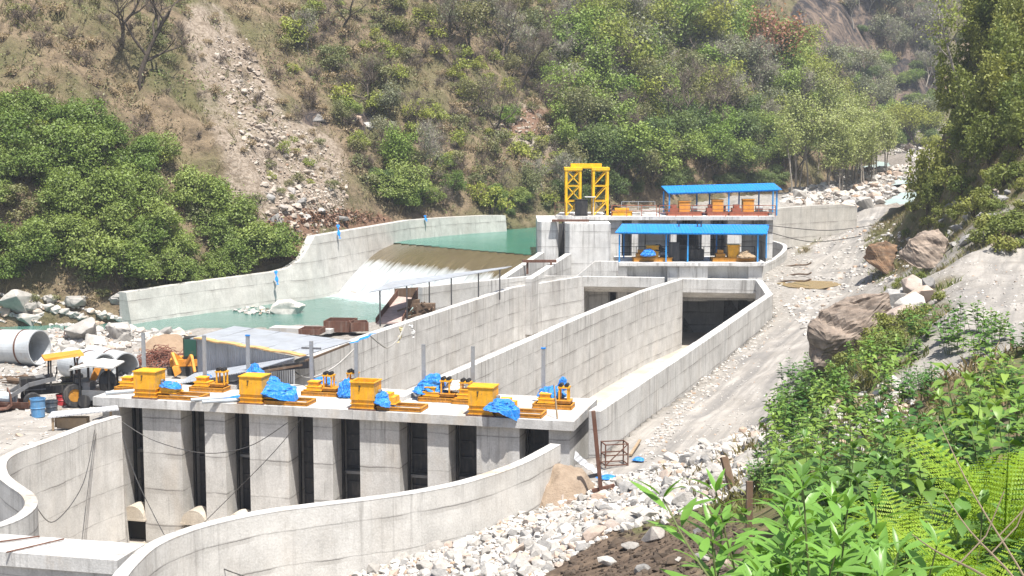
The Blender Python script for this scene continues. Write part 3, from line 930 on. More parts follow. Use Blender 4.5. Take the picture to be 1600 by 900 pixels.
litter = np.clip(np.maximum.reduce([blob(450, 365, 50, 35, -35), blob(560, 345, 60, 14), blob(840, 190, 60, 25)*.6]) + nh * .3, 0, 1)
me = grid_mesh('hillside', HX, HY, hh, hdd > -1.2, M['hillside'], {'scree': scree, 'cliff': cliff, 'litter': litter})
tag(link('hillside', me, None), kind='structure')
def mask_at(m, x, y): return bil(HX, HY, m, np.asarray(x, float), np.asarray(y, float))

# ------------------------------------------------------------------ water
CL, CR = Vector((-11.7, 141.7, 2.6)), Vector((2.6, 127.0, 2.6))
DN = Vector((-4.6, -14.2, 0))
def sheet(name, poly, z, mat, step=1.0, fo=None):
    xs = np.arange(min(p[0] for p in poly) - step, max(p[0] for p in poly) + 2 * step, step)
    ys = np.arange(min(p[1] for p in poly) - step, max(p[1] for p in poly) + 2 * step, step)
    xx, yy = np.meshgrid(xs, ys)
    k = in_poly(xx, yy, poly)
    zz = np.full_like(xx, z) + 0.05 * fbm(xx, yy, 2.5, 3, 61)
    at = {}
    if fo is not None: at['foam'] = fo(xx, yy)
    me = grid_mesh(name, xs, ys, zz, k, mat, at)
    return tag(link(name, me, None), kind='structure')
FL, FR = CL + DN, CR + DN
def foamf(x, y):
    d = dist_poly(x, y, [(FL.x, FL.y), (FR.x, FR.y)])[0]
    return np.clip(1.05 - d / 4.2, 0, 1) * 0.75 + 0.16 * sstep(fbm(x, y, 5, 3, 4), .05, .4) * sstep(20 - d, 0, 8)
sheet('river_water', [(-130, 60), (-75, 80), (-45, 94), (-26, 99), (-9, 99), (-4.6, 104.5), (-3.6, 109.5), (FR.x + .6, FR.y + 3), (FL.x - .2, FL.y + 3), (-18.3, 126.5), (-22, 122.3), (-30.5, 109.3), (-45, 104.5), (-80, 92), (-130, 74)], -1.0, M['river'], 0.6, foamf)
sheet('pool_water', [(CL.x - .9, CL.y + .0), (-10.9, 146.5), (-2, 158), (10.5, 173), (18, 173), (12, 152), (6.5, 128), (CR.x, CR.y)], 2.62, M['pool'], 0.8)
for (a, b, wd, nm) in (((63, 246), (75, 262), 3.2, 0), ((73, 258), (84, 284), 3.0, 0), ((52, 196), (58, 214), 4.0, 0)):
    pass
n = 40
prof = []
mb_v, mb_uv, mb_f = [], [], []
NU, NV = 60, 44
for j in range(NV + 1):
    v = j / NV
    for i in range(NU + 1):
        u = i / NU
        p = CL.lerp(CR, u)
        t_ = max(0.0, v)
        drop = 3.72 * (t_ ** 1.8) * (1.0) + 0.0
        q = p + DN * t_
        q.z = 2.64 - drop - 0.05 + 0.03 * math.sin(u * 40) * v
        mb_v.append(q)
        mb_uv.append((u, v))
for j in range(NV):
    for i in range(NU):
        a = j * (NU + 1) + i
        mb_f.append((a, a + 1, a + NU + 2, a + NU + 1))
me = np_mesh('weir_water', np.array([tuple(v) for v in mb_v]), np.array(mb_f), M['weir_water'], True)
uvl = me.uv_layers.new(name='UVMap')
lv = np.empty(len(me.loops), np.int32)
me.loops.foreach_get('vertex_index', lv)
uvl.data.foreach_set('uv', np.array(mb_uv, np.float32)[lv].ravel())
tag(link('weir_water', me, None), kind='structure')
# stream patches between the boulders upstream
for k, poly in enumerate([[P(1340, 268, 6.8), P(1392, 266, 7.0), P(1388, 246, 7.6), P(1350, 243, 7.7)], [P(1392, 296, 5.9), P(1450, 292, 6.0), P(1436, 284, 6.2), P(1398, 286, 6.2)],
                          [P(1372, 330, 5.0), P(1440, 326, 5.2), P(1440, 306, 5.8), P(1402, 308, 5.7)]]):
    mb = MB()
    c = sum(poly, Vector()) / 4
    zs = 0.6
    ed = []
    for i in range(4):
        for j in range(6):
            q = poly[i].lerp(poly[(i + 1) % 4], j / 6); q = q + (c - q) * rnd.uniform(-.08, .32); ed.append((q.x, q.y, q.z + zs))
    o = MB().add(ed + [(c.x, c.y, c.z + zs)], [(i, (i + 1) % 24, 24) for i in range(24)]).build('stream_water', M['stream'])
    tag(o, kind='structure')

# ------------------------------------------------------------------ settling basins and outlet bay
V2 = lambda p: (p[0], p[1])
floorZ = -4.4
mb = MB()
poly = [(WR0.x, WR0.y), (WR1.x, WR1.y), (HWR.x + .5, HWR.y + 9), (WLE.x + 2, WLE.y + 9), (WL1.x, WL1.y), (WL0.x, WL0.y), (DKL.x, DKL.y + 3), (DKR.x, DKR.y + 2)]
mb.add([(p[0], p[1], floorZ) for p in poly], [tuple(range(len(poly)))])
tag(mb.build('basin_floor', M['basin_floor']), kind='structure')
mb = MB()
poly = PITB
xs = [p[0] for p in poly]; ys = [p[1] for p in poly]
mb.add([(min(xs) - .2, min(ys), -5.9), (max(xs), min(ys), -5.9), (max(xs), DKL.y + 1.5, -5.9), (min(xs) - .2, DKL.y + 1.5, -5.9)], [(0, 1, 2, 3)])
tag(mb.build('outlet_floor', M['basin_floor']), kind='structure')

def panel_wall(name, path, th, zb, mat, label, step=6.0, gap=0.035, cap=None):
    """concrete wall cast in bays, with open joints between the bays and a core behind them"""
    base = path[0]
    pts = [Vector(p) for p in path]
    root = thing(name, label, 'wall', (base[0], base[1], zb))
    mb = MB()
    mb.strip([tuple(p) for p in pts], th - 0.06, zb)
    L = [0]
    for i in range(1, len(pts)): L.append(L[-1] + (pts[i] - pts[i - 1]).length)
    def at(s):
        for i in range(1, len(pts)):
            if s <= L[i] + 1e-6:
                return pts[i - 1].lerp(pts[i], (s - L[i - 1]) / max(1e-6, L[i] - L[i - 1]))
        return pts[-1]
    bays = MB()
    nb = max(1, round(L[-1] / step))
    for k in range(nb):
        s0, s1 = L[-1] * k / nb + gap / 2, L[-1] * (k + 1) / nb - gap / 2
        ss = [s0] + [l for l in L if s0 + .05 < l < s1 - .05] + [s1]
        dz = rnd.uniform(0.0, 0.03)
        bays.strip([(at(s).x, at(s).y, at(s).z + 0.01 + dz) for s in ss], th, zb)
    mb.build('core', M['conc_wall'], root, world=True)
    bays.build('bay', mat, root, world=True)
    return root
off = lambda p, x, y: Vector((p[0] + x, p[1] + y, p[2]))
ud = (WM1 - WM0).normalized()            # along the basins
pd = Vector((ud.y, -ud.x, 0))            # across them, to the right
panel_wall('basin_wall', [WR0 - ud * 0.4, P(1058, 559, 1.4), WR1, HWR + Vector((.0, .3, 0))], 0.55, -5.2, M['conc_wall'], 'long low concrete wall beside the gravel road, outer wall of the right basin', 7.5)
panel_wall('basin_wall', [WM0, P(935, 482, 1.4), P(1003, 455, 1.4), WM1], 0.55, -5.2, M['conc_wall'], 'tall stained concrete wall dividing the two settling basins', 8.0)
panel_wall('basin_wall', [P(360, 603, 1.4), WL0, P(590, 518, 1.4), WL1, WLE], 0.6, -5.2, M['conc_wall'], 'tall concrete wall under the tin shed roof, outer wall of the left basin', 7.5)

# head walls with the tunnel mouths
def headwall(a, b, o0, o1, ztop, zo, label, depth=12.0, th=0.6):
    """a,b ends (Vector), opening from fraction o0 to o1 of the length, from floor to zo"""
    root = thing('head_wall', label, 'wall', (a.x, a.y, floorZ))
    d = (b - a)
    Ln = d.length
    d = d.normalized()
    nrm = Vector((-d.y, d.x, 0))
    if nrm.y < 0: nrm = -nrm
    def blk(s0, s1, z0, z1, dd0, dd1, mb):
        p = [a + d * s0 + nrm * dd0, a + d * s1 + nrm * dd0, a + d * s1 + nrm * dd1, a + d * s0 + nrm * dd1]
        mb.prism([V2(q) for q in p], z0, z1)
    mb = MB()
    s0, s1 = Ln * o0, Ln * o1
    blk(0, s0, -5.2, ztop, 0, th, mb)
    blk(s1, Ln, -5.2, ztop, 0, th, mb)
    blk(s0, s1, zo + .42, ztop, 0, th, mb)
    # raked lip over the mouth
    q = [a + d * s0 + nrm * -.0, a + d * s1 + nrm * -.0, a + d * s1 + nrm * 1.3, a + d * s0 + nrm * 1.3]
    mb.prism([V2(x) for x in q], [zo + .42, zo + .42, zo - .15, zo - .15], [zo + .43, zo + .43, zo + .43, zo + .43])
    mb.build('wall_face', M['conc_wall'], root, world=True)
    tn = MB()
    blk(s0 - .35, s0 - .01, -5.2, zo + .4, th + .01, depth, tn)
    blk(s1 + .01, s1 + .35, -5.2, zo + .4, th + .01, depth, tn)
    blk(s0 - .35, s1 + .35, zo - .15, 1.0, 1.32, 5.0, tn); blk(s0 - .35, s1 + .35, zo - .15, zo + .3, 5.01, depth + .3, tn)
    blk(s0 - .35, s1 + .35, -5.2, zo - .16, depth + .01, depth + .3, tn)
    tn.build('tunnel', M['conc_wall'], root, world=True)
    return root
hr0, hr1 = WM1 + pd * 0.2, HWR + Vector((-.2, .1, 0))
headwall(hr0, hr1, 0.0, 0.99, 1.42, -0.1, 'concrete head wall over the wide dark tunnel mouth of the right basin')
hl0, hl1 = WLE + Vector((.25, 0, 0)), P(1040, 436.5, 1.4) + Vector((0, 1, 0))
headwall(hl0, hl1, 0.02, 0.9, 1.42, 0.15, 'concrete head wall over the tunnel mouth of the left basin, half hidden by the dividing wall')

# ------------------------------------------------------------------ gate bridge at the near end of the basins
dk = (DKR - DKL)
DL = dk.length
du = dk.normalized()
dv = Vector((-du.y, du.x, 0))            # into the picture
def D(s, v, z):                          # deck coordinates: along, back, height
    p = DKL + du * s + dv * v
    return Vector((p.x, p.y, z))
def dblk(mb, s0, s1, v0, v1, z0, z1):
    return mb.prism([V2(D(s0, v0, 0)), V2(D(s1, v0, 0)), V2(D(s1, v1, 0)), V2(D(s0, v1, 0))], z0, z1)
def ds(px, py):                          # along-deck coordinate of a photograph column at the front edge
    # solve for s where projection of the front edge hits px
    lo, hi = -3.0, DL + 3
    for _ in range(50):
        m = (lo + hi) / 2
        q = D(m, 0.25, 0.6)
        if proj(q.x, q.y, q.z)[0] < px: lo = m
        else: hi = m
    return lo
BR = thing('gate_bridge', 'concrete gate bridge on tall piers carrying yellow hoists across the outlet', 'bridge', D(0, 0, -5.3))
DT, DTH = 1.2, 0.42
slab = MB()
s_ = 0
for s0, s1, dz in ((0, 5.3, .0), (5.3, 13.2, .012), (13.2, DL, .0)):
    dblk(slab, s0 + (.012 if s0 else 0), s1, rnd.uniform(-.03, .03), 5.4, DT - DTH, DT + dz)
slab.build('deck_slab', M['conc_slab'], BR, world=True)
kerbs = MB()
cols = [(150, 186), (221, 281), (318, 350), (388, 449), (488, 518), (561, 623), (667, 700), (744, 811), (857, 897)]
piers = []
for k, (a, b) in enumerate(cols):
    s0, s1 = ds(a, 650), ds(b, 650)
    if k == 8: s1 = DL - .25
    if k == 0: s0 = 0.3
    piers.append((s0, s1))
    mb = MB()
    dblk(mb, s0, s1, 0.32, 5.2, -6.2, DT - DTH - .004)
    mb.build('pier', M['conc_deck'], BR, world=True)
for k in range(8):
    a, b = piers[k][1], piers[k + 1][0]
    mb = MB()
    dblk(mb, a + .02, b - .02, 2.1, 2.28, -5.3, DT - DTH - .01)
    for z in np.arange(-5.0, 0.6, 0.75): dblk(mb, a + .06, b - .06, 2.02, 2.098, z, z + .10)
    mb.build('gate_leaf', M['dark_gate'], BR, world=True)
    for q in (a + .005, b - .115):
        gf = MB(); dblk(gf, q, q + .11, 1.45, 1.62, -5.3, DT - DTH - .01)
        gf.build('gate_guide', M['black'], BR, world=True)
    if k in (0, 2, 4, 5, 6, 7):
        mb = MB()
        z0 = rnd.uniform(-2.3, -1.7)
        dblk(mb, a + .03, b - .03, 1.65, 2.0, z0, z0 + .14)
        mb.build('cross_beam', M['steel'], BR, world=True)
# half-round concrete hoods over the flushing outlets at the pier feet
for k in (0, 1, 2):
    a, b = piers[k][1], piers[k + 1][0]
    m = (a + b) / 2
    r = (b - a) / 2 + .02
    mb = MB()
    zb = -4.7
    ring = [D(m + r * cos(t), 0.12, zb + 0.62 * sin(t)) for t in np.linspace(0, pi, 13)]
    mb.extrude(ring, dv * 0.9)
    dblk(mb, a - .06, b + .06, 0.1, 1.0, zb - .1, zb - .004)
    mb.build('outlet_hood', M['hood'], BR, world=True)
    mb = MB(); dblk(mb, a + .01, b - .01, 0.75, 0.95, -5.88, zb - .11); mb.build('outlet_shade_panel', M['opening_shade'], BR, world=True)  # solid dark panel, paints the shade inside the outlet opening

# ------------------------------------------------------------------ wing walls
def wing(pts, th, zb, label, mat):
    path = [tuple(p) for p in spl(pts, 5)]
    root = thing('wing_wall', label, 'wall', (path[0][0], path[0][1], zb))
    mb = MB(); mb.strip(path, th, zb); mb.build('wall_face', mat, root, world=True)
    cp = MB(); 
    inner = [(p[0], p[1], p[2] + .012) for p in path]
    cp.strip(inner, th + .01, path[0][2] - .02); cp.build('coping', M['conc_slab'], root, world=True)
    return root
wing(WINGL, 0.42, -6.3, 'curved concrete wing wall sweeping in an S left of the gate bridge', M['conc_wing'])
wing(WINGR, 0.45, -6.3, 'long curved concrete wing wall in the foreground above the rubble', M['conc_wing'])
# slab across the outlet
A, B, C_, Dd = P(-40, 834, 1.0), P(226, 853, 1.0), P(183, 879, 1.0), P(-40, 862, 1.0)
sb = thing('crossing_slab', 'thick white concrete slab bridging the outlet at the lower left', 'slab', (A.x, A.y, 0))
mb = MB(); mb.prism([V2(Dd), V2(C_), V2(B), V2(A)], 0.62, 1.06); mb.build('slab', M['conc_slab'], sb, world=True)
mb = MB(); e = Vector((0.06, -.25, 0)); mb.prism([V2(Dd + e * -1), V2(C_ - e * .4), V2(B), V2(A)], -3.0, 0.615); mb.build('beam', M['conc_wing'], sb, world=True)
for (p0, p1) in (((-20, 849), (62, 838)), ((10, 863), (100, 842))):
    MB().tube([P(p0[0], p0[1], 1.10), P(p1[0], p1[1], 1.12)], 0.025, 6).solo('steel_rod', M['rust'], 'thin rusty rod lying on the white slab, the %s one' % ('farther' if p0[0] < 0 else 'nearer'), 'rod', loc=P(p0[0], p0[1], 1.10))

# ------------------------------------------------------------------ intake house with two decks
LD = lambda px, v, z: (lambda b: Vector((b.x - 0.02 * v, b.y + v, z)))(P(px, 410.5, 2.4))
def fr(px):            # lower deck front edge at a photograph column
    return P(px, 410.5, 2.4)
LZ, UZ = 2.4, 6.0
IN = thing('intake_house', 'white concrete intake house with an upper and a lower gate deck beyond the basins', 'building', (15, 124, 0))
mb = MB()
y0 = fr(1080).y
xl, xr = fr(967).x, fr(1197).x
def ibox(mb, x0, x1, ya, yb, z0, z1): return mb.prism([(x0, ya), (x1, ya), (x1, yb), (x0, yb)], z0, z1)
ibox(mb, xl, xr, y0, y0 + 6.6, LZ - .32, LZ); mb.build('lower_deck', M['conc_intake'], IN, world=True)
for a, b in ((967, 981), (1044, 1107), (1171, 1192)):
    mb = MB(); ibox(mb, fr(a).x, fr(b).x, y0 + .35, y0 + 5, -1.0, LZ - .325)
    mb.build('lower_pier', M['conc_intake'], IN, world=True)
mb = MB(); ibox(mb, fr(965).x, fr(1196).x, y0 + 1.0, y0 + 1.3, -1.0, LZ - .33); mb.build('lower_wall', M['conc_intake'], IN, world=True)
# upper deck
ya = y0 + 6.6
def ux(px): return P(px, 336, UZ).x * (ya / P(px, 336, UZ).y)
mb = MB(); mb.prism([(ux(868), ya + 1.4), (ux(918), ya - .2), (ux(1212), ya - .2), (ux(1208), ya + 7), (ux(880), ya + 7)], UZ - .32, UZ); mb.build('upper_deck', M['conc_intake'], IN, world=True)
for a, b in ((952, 972), (988, 998), (1049, 1058), (1096, 1111), (1138, 1160), (1199, 1209)):
    mb = MB(); ibox(mb, ux(a), ux(b), ya + .25, ya + 5.5, -1, UZ - .325); mb.build('upper_pier', M['conc_intake'], IN, world=True)
mb = MB(); ibox(mb, ux(960), ux(1206), ya + 3.2, ya + 3.4, LZ - 1, UZ - .33); mb.build('back_wall', M['conc_intake'], IN, world=True)
mb = MB()
for a, b in ((1059, 1095), (1112, 1137)):
    for f in np.linspace(0.1, .9, 4):
        x = ux(a) + (ux(b) - ux(a)) * f
        ibox(mb, x - .05, x + .05, ya + 2.2, ya + 2.35, LZ - .5, UZ - .34)
    for z in (2.9, 3.7, 4.5): ibox(mb, ux(a), ux(b), ya + 2.0, ya + 2.19, z, z + .1)
mb.build('gate_frame', M['dark_gate'], IN, world=True)
for a, b in ((1059, 1095),):
    mb = MB(); ibox(mb, ux(a) + .02, ux(b) - .02, ya + 2.5, ya + 2.6, LZ - .5, UZ - .9 - (1.4 if a > 1100 else 0))
    mb.build('gate_leaf', M['dark_gate'], IN, world=True)
# sluice piers on the left of the house
def nose(x0, x1, yn, z1, lab, flare=.6):
    mb = MB()
    mb.prism([(x0, yn + .5), (x0 + .35, yn), (x1 - .2, yn), (x1, yn + .4), (x1, yn + 9), (x0, yn + 9)], -2.5, z1)
    return mb.build('sluice_pier', M['conc_intake'], IN, world=True)
yn = 125.0
nose(40 / FPX * yn, 73 / FPX * yn, yn, 5.72, '')
nose(84 / FPX * (yn - 1), 155 / FPX * (yn - 1), yn - 1.0, 5.6, '')
mb = MB(); ibox(mb, 73 / FPX * yn, 85 / FPX * yn, yn + 2.2, yn + 2.4, -2, 5.4); mb.build('sluice_gate', M['dark_gate'], IN, world=True)
mb = MB(); mb.bar((62 / FPX * yn, yn - .3, 5.85), (120 / FPX * yn, yn - .3, 5.85), .5, .18); mb.build('service_beam', M['rust'], IN, world=True)
# wedge shaped side wall left of the lower deck
mb = MB()
pA, pB, pC = Q(901, 432, 120.6), Q(930, 408.5, 120.6), Q(966, 408.5, 120.6)
mb.extrude([(pA.x, pA.y, 0.5), (pC.x, pA.y, 0.5), pC, pB, pA], (0, .5, 0)); mb.build('side_wall', M['conc_wall'], IN, world=True)
# raked training walls running down from the sluice
def rake(a, b, zb, label):
    root = thing('raked_wall', label, 'wall', (b.x, b.y, zb))
    mb = MB()
    d = (b - a).normalized(); nn = Vector((-d.y, d.x, 0)).normalized() * .28
    vs = []
    for p in (a, b):
        vs += [p + nn, p - nn, Vector((p.x - nn.x, p.y - nn.y, zb)), Vector((p.x + nn.x, p.y + nn.y, zb))]
    mb.add(vs, [(0, 1, 2, 3), (4, 7, 6, 5), (0, 4, 5, 1), (1, 5, 6, 2), (2, 6, 7, 3), (3, 7, 4, 0)])
    mb.build('wall_face', M['conc_wall'], root, world=True)
    return root
rake(Q(846, 394, 125.2), Q(782, 436, 112), -2.5, 'sloping concrete wall beside the weir, left of the sluice channel')
rake(Q(888, 396, 124), Q(826, 436, 112), -2.5, 'sloping concrete wall right of the sluice channel, below the gantry')
bm_ = thing('steel_beam', 'rusty steel beam spanning the sluice channel on short legs', 'beam', Q(842, 414, 118))
mb = MB(); mb.bar(Q(816, 408, 118), Q(869, 408, 118.5), .3, .22); mb.build('beam', M['rust'], bm_, world=True)
for px in (824, 861): 
    mb = MB(); mb.bar(Q(px, 408, 118.2), Q(px, 428, 118.2), .18); mb.build('leg', M['rust'], bm_, world=True)
panel_wall('sluice_wall', [Q(656, 449, 103.5), Q(745, 440, 109), Q(838, 431, 114.5), Q(905, 431.5, 120)], 0.5, -4.5, M['conc_wall'], 'stained concrete wall behind the posts of the open tin shed', 6)

# open sheds with bright blue roofs
def blue_shed(label, fe, be, posts, zfoot, yfoot, zr):
    root = thing('gate_shelter', label, 'shelter', (posts[0].x, posts[0].y, zfoot))
    mb = MB()
    a, b = fe; c, d = be
    mb.extrude([a, b, d, c], (0, 0, 0.06)); 
    mb.build('roof', M['blue_roof'], root, world=True)
    fb = MB()
    fb.bar(a + Vector((.3, .3, -.06)), b + Vector((-.3, .3, -.06)), .08, .10)
    fb.build('purlin', M['blue_paint'], root, world=True)
    fb = MB()
    fb.bar(c + Vector((.3, -.3, -.08)), d + Vector((-.3, -.3, -.08)), .08, .10)
    fb.build('purlin', M['blue_paint'], root, world=True)
    for p in posts:
        mb = MB(); mb.bar((p.x, p.y, zfoot), (p.x, p.y, p.z), .12); mb.build('post', M['blue_paint'], root, world=True)
    return root
ye = y0 + .1
fe = (Q(961, 364, ye), Q(1199, 366, ye)); be = (Q(972, 350.5, ye + 4.6), Q(1202, 352, ye + 4.6))
ps = []
for px in (968, 1041, 1075, 1184.5):
    q = Q(px, 366.5, ye + .45); ps.append(q)
for px in (975, 1045, 1120, 1198): ps.append(Q(px, 355, ye + 4.2))
blue_shed('lower bright blue sheet roof on posts over the yellow gate hoists', fe, be, ps, LZ, 0, 0)
yu = ya + 1.0
fe = (Q(1044, 302.5, yu), Q(1222, 297, yu)); be = (Q(1033, 291.5, yu + 5), Q(1209, 286.8, yu + 5))
ps = [Q(px, 303.5 - (px - 1044) * .03, yu + .3) for px in (1046, 1139, 1214)] + [Q(px, 299 - (px - 1044) * .03, yu + 4.6) for px in (1037, 1089, 1109, 1155, 1186, 1208)]
blue_shed('upper bright blue sheet roof on posts on top of the intake house', fe, be, ps, UZ, 0, 0)

# gantry crane
gy0 = ya + 1.4
GC = thing('gantry_crane', 'yellow steel gantry crane with braced legs on the intake deck', 'crane', (ux(918), gy0, UZ))
def gtower(a, b, zt):
    x0, x1 = ux(a), ux(b)
    for yy in (gy0, gy0 + 2.0):
        lg = MB()
        for x in (x0 + .1, x1 - .1):
            lg = MB(); lg.bar((x, yy, UZ), (x, yy, zt), .20); lg.build('leg', M['crane_yellow'], GC, world=True)
        br = MB()
        n = 3
        for k in range(n):
            za, zb = UZ + (zt - UZ) * k / n, UZ + (zt - UZ) * (k + 1) / n
            br.bar((x0 + .1, yy, za), (x1 - .1, yy, zb), .09)
            if a < 900: br.bar((x1 - .1, yy, za), (x0 + .1, yy, zb), .09)
            br.bar((x0 + .1, yy, zb - .06), (x1 - .1, yy, zb - .06), .10)
        br.build('brace', M['crane_yellow'], GC, world=True)
    for x in (x0 + .1, x1 - .1):
        sb_ = MB()
        for k in range(3):
            za, zb = UZ + (zt - UZ) * k / 3, UZ + (zt - UZ) * (k + 1) / 3
            sb_.bar((x, gy0, za), (x, gy0 + 2, zb), .07)
        sb_.build('side_brace', M['crane_yellow'], GC, world=True)
    hd = MB(); hd.box(((x0 + x1) / 2, gy0 + 1, zt + .12), (x1 - x0 + .15, 2.3, .24)); hd.build('head_beam', M['crane_yellow'], GC, world=True)
gtower(884, 909.5, 10.15)
gtower(927, 952.5, 10.15)
mb = MB(); mb.box(((ux(893) + ux(942)) / 2, gy0 + 1.0, 10.52), (ux(942) - ux(893), .6, .44)); mb.build('top_beam', M['crane_yellow'], GC, world=True)
mb = MB(); mb.box((ux(912), gy0 + 1.0, 10.2), (.5, .5, .3)); mb.tube([(ux(912), gy0 + 1, 10.1), (ux(911), gy0 + 1, 7.5)], .03, 5); mb.build('hoist', M['black'], GC, world=True)

# railings on the intake
def railing(pts, h, mat, label, nb=2, cat='railing'):
    root = thing('railing', label, cat, pts[0])
    R_ = MB()
    for i in range(len(pts) - 1):
        a, b = Vector(pts[i]), Vector(pts[i + 1])
        n = max(1, round((b - a).length / 1.6))
        for k in range(n + (1 if i == len(pts) - 2 else 0)):
            q = a.lerp(b, k / n); P_ = MB(); P_.bar(q, q + Vector((0, 0, h)), .06); P_.build('post', mat, root, world=True)
        for j in range(1, nb + 1): R_.bar(a + Vector((0, 0, h * j / nb)), b + Vector((0, 0, h * j / nb)), .05)
    R_.build('rail', mat, root, world=True)
    return root
railing([(ux(1030), ya - .1, UZ), (ux(1211), ya - .1, UZ)], 1.0, M['redrail'], 'red railing along the front of the upper deck', 3)
railing([(ux(956), ya + .1, UZ), (ux(1026), ya + .1, UZ)], 1.0, M['redrail'], 'thin rusty railing between the gantry and the upper blue roof', 2)
railing([(ux(980), ya + 6.6, UZ), (ux(1035), ya + 6.8, UZ)], 1.0, M['galv'], 'pale railing at the back of the upper deck', 2)
railing([(ux(868), ya + 1.6, UZ - .1), (ux(884), ya + 1.2, UZ - .1)], 1.3, M['rust'], 'short rusty railing at the left end beside the gantry', 3)
railing([Vector((xl + .3, y0 + 3.6, LZ)), Vector((xr - .4, y0 + 3.6, LZ))], 1.1, M['dark_gate'], 'dark thin railing behind the hoists on the lower deck', 2)
# walls beside the road at the right of the house
pts = [P(1188, 414, 1.9), P(1208, 405, 2.0), P(1224, 392, 2.2), P(1226, 383, 2.3), P(1214, 378, 2.4), P(1203, 375.5, 2.4)]
wl = thing('curved_wall', 'curved concrete parapet wall wrapping round the right end of the lower deck', 'wall', (pts[0].x, pts[0].y, 0))
mb = MB(); mb.strip([tuple(p) for p in spl(pts, 5)], .4, -0.5); mb.build('wall_face', M['conc_wall'], wl, world=True)
fw = [Q(1204, 326, 150), Q(1260, 321.5, 153), Q(1310, 319, 156), Q(1336, 322, 158)]
wl = thing('retaining_wall', 'pale dusty retaining wall beyond the intake beside the road', 'wall', (fw[0].x, fw[0].y, 1.5))
mb = MB(); mb.strip([tuple(p) for p in fw], .6, [1.0, 1.4, 2.0, 2.6]); mb.build('wall_face', M['conc_far'], wl, world=True)

# ------------------------------------------------------------------ weir body and far training walls
mb = MB()
wpts = []
N = 20
secs = []
for i in range(2):
    e = (CL + Vector((-.6, .4, 0))) if i == 0 else (CR + Vector((.3, -.3, 0)))
    sec = [e + Vector((1.5, 2.0, -.12))]
    for j in range(N + 1):
        v = j / N
        q = e + DN * v
        q.z = 2.54 - 3.75 * v ** 1.8
        sec.append(q)
    q = e + DN * 1.02; q.z = -4
    sec.append(q)
    q = e + Vector((1.5, 2, 0)); q.z = -4
    sec.append(q)
    secs.append(sec)
n = len(secs[0])
mb.add(secs[0] + secs[1], [tuple(range(n)), tuple(range(2 * n - 1, n - 1, -1))] + [(i, (i + 1) % n, n + (i + 1) % n, n + i) for i in range(n)])
wr = thing('weir', 'concrete overflow weir with the river sliding over it', 'weir', (CL.x, CL.y, -4))
mb.build('weir_body', M['conc_far'], wr, world=True)
def twall(pts, th, zb, label, batter=0.0):
    root = thing('training_wall', label, 'wall', (pts[0].x, pts[0].y, -2))
    # battered face towards the river
    mb = MB()
    n = len(pts)
    vs = []
    for i, p in enumerate(pts):
        a = pts[max(i - 1, 0)]; c = pts[min(i + 1, n - 1)]
        d = Vector((c.x - a.x, c.y - a.y, 0)).normalized()
        r = Vector((d.y, -d.x, 0))             # to the river
        vs += [p - r * th, p, Vector((p.x, p.y, 0)) + r * batter + Vector((0, 0, zb)), Vector((p.x, p.y, 0)) - r * th + Vector((0, 0, zb))]
    fs = [(0, 1, 2, 3)]
    for i in range(n - 1):
        for k in range(4):
            k2 = (k + 1) % 4
            fs.append((i * 4 + k, i * 4 + k2, i * 4 + 4 + k2, i * 4 + 4 + k))
    e = (n - 1) * 4
    fs.append((e + 3, e + 2, e + 1, e))
    mb.add(vs, fs)
    mb.build('wall_face', M['conc_far'], root, world=True)
    return root
T0, T1, T2, T3 = Q(197, 457, 107.6), Q(312, 440, 114), Q(430, 425, 121), Q(448, 420, 122)
tw = [T0, T1, T2, T3, Q(470, 406, 122.8), Q(482, 388, 123.6), Q(492, 369, 124.6), Q(545, 360, 131), Q(588, 353, 137), Q(602, 350.5, 138.5), Q(640, 344, 144.5), Q(700, 339.5, 150), Q(760, 336.5, 154), Q(790, 336.5, 156)]
twall(tw, 0.8, -3.0, 'long pale concrete wall along the far bank, stepping up beside the weir', 0.9)

# ------------------------------------------------------------------ deck furniture: hoists, tarpaulins, stem posts
drz = math.atan2(du.y, du.x)
def lump(sx, sy, sz, seed, sub=5, amp=.22, drape=0.0):
    """crumpled plastic sheet bundled over something: creased facets, hem lying on what is below"""
    bm = bmesh.new()
    bmesh.ops.create_icosphere(bm, subdivisions=min(sub, 5), radius=1.0)
    co = np.array([v.co[:] for v in bm.verts])
    rg = np.random.RandomState(seed)
    tri = lambda q: np.abs((q % 2.0) - 1.0) - .5
    def crumple(c, lo, hi, n):
        out = np.zeros(len(c)); wsum = 0
        for k in range(n):
            f = lo * (hi / lo) ** (k / max(1, n - 1)); d = unit3(rg.normal(size=3)); d2 = unit3(rg.normal(size=3))
            out += tri(c @ d * f + rg.uniform(0, 2) + .55 * tri(c @ d2 * f * .6 + rg.uniform(0, 2))) / f; wsum += .28 / f
        return out / wsum
    k = 1 + .17 * crumple(co, .9, 1.6, 4) + amp * 0.75 * crumple(co, 3.0, 13.0, 10)
    q = co * k[:, None]
    low = q[:, 2] < -.05
    q[low, 2] = -.05 - (np.abs(q[low, 2]) - .05) * .3 - drape * np.maximum(0, q[low, 0]) * 1.3
    fl = np.clip(.35 - q[:, 2], 0, .5)
    q[:, 0] *= 1 + .5 * fl; q[:, 1] *= 1 + .5 * fl
    for v, c in zip(bm.verts, q): v.co = Vector((c[0] * sx, c[1] * sy, (c[2] + .3) * sz))
    me = bpy.data.meshes.new('tarp')
    bm.to_mesh(me); bm.free()
    me.materials.append(M['tarp'])
    return me
def unit3(v): return v / np.linalg.norm(v)
ntarp = 0
def tarp(loc, sx, sy, sz, seed, label, rz=None, drape=0.0):
    o = link('tarpaulin', lump(sx, sy, sz, seed, drape=drape), None)
    o.location = loc
    o.rotation_euler = (0, 0, drz if rz is None else rz)
    return tag(o, label, 'tarpaulin', 'blue tarpaulins on the gate bridge')
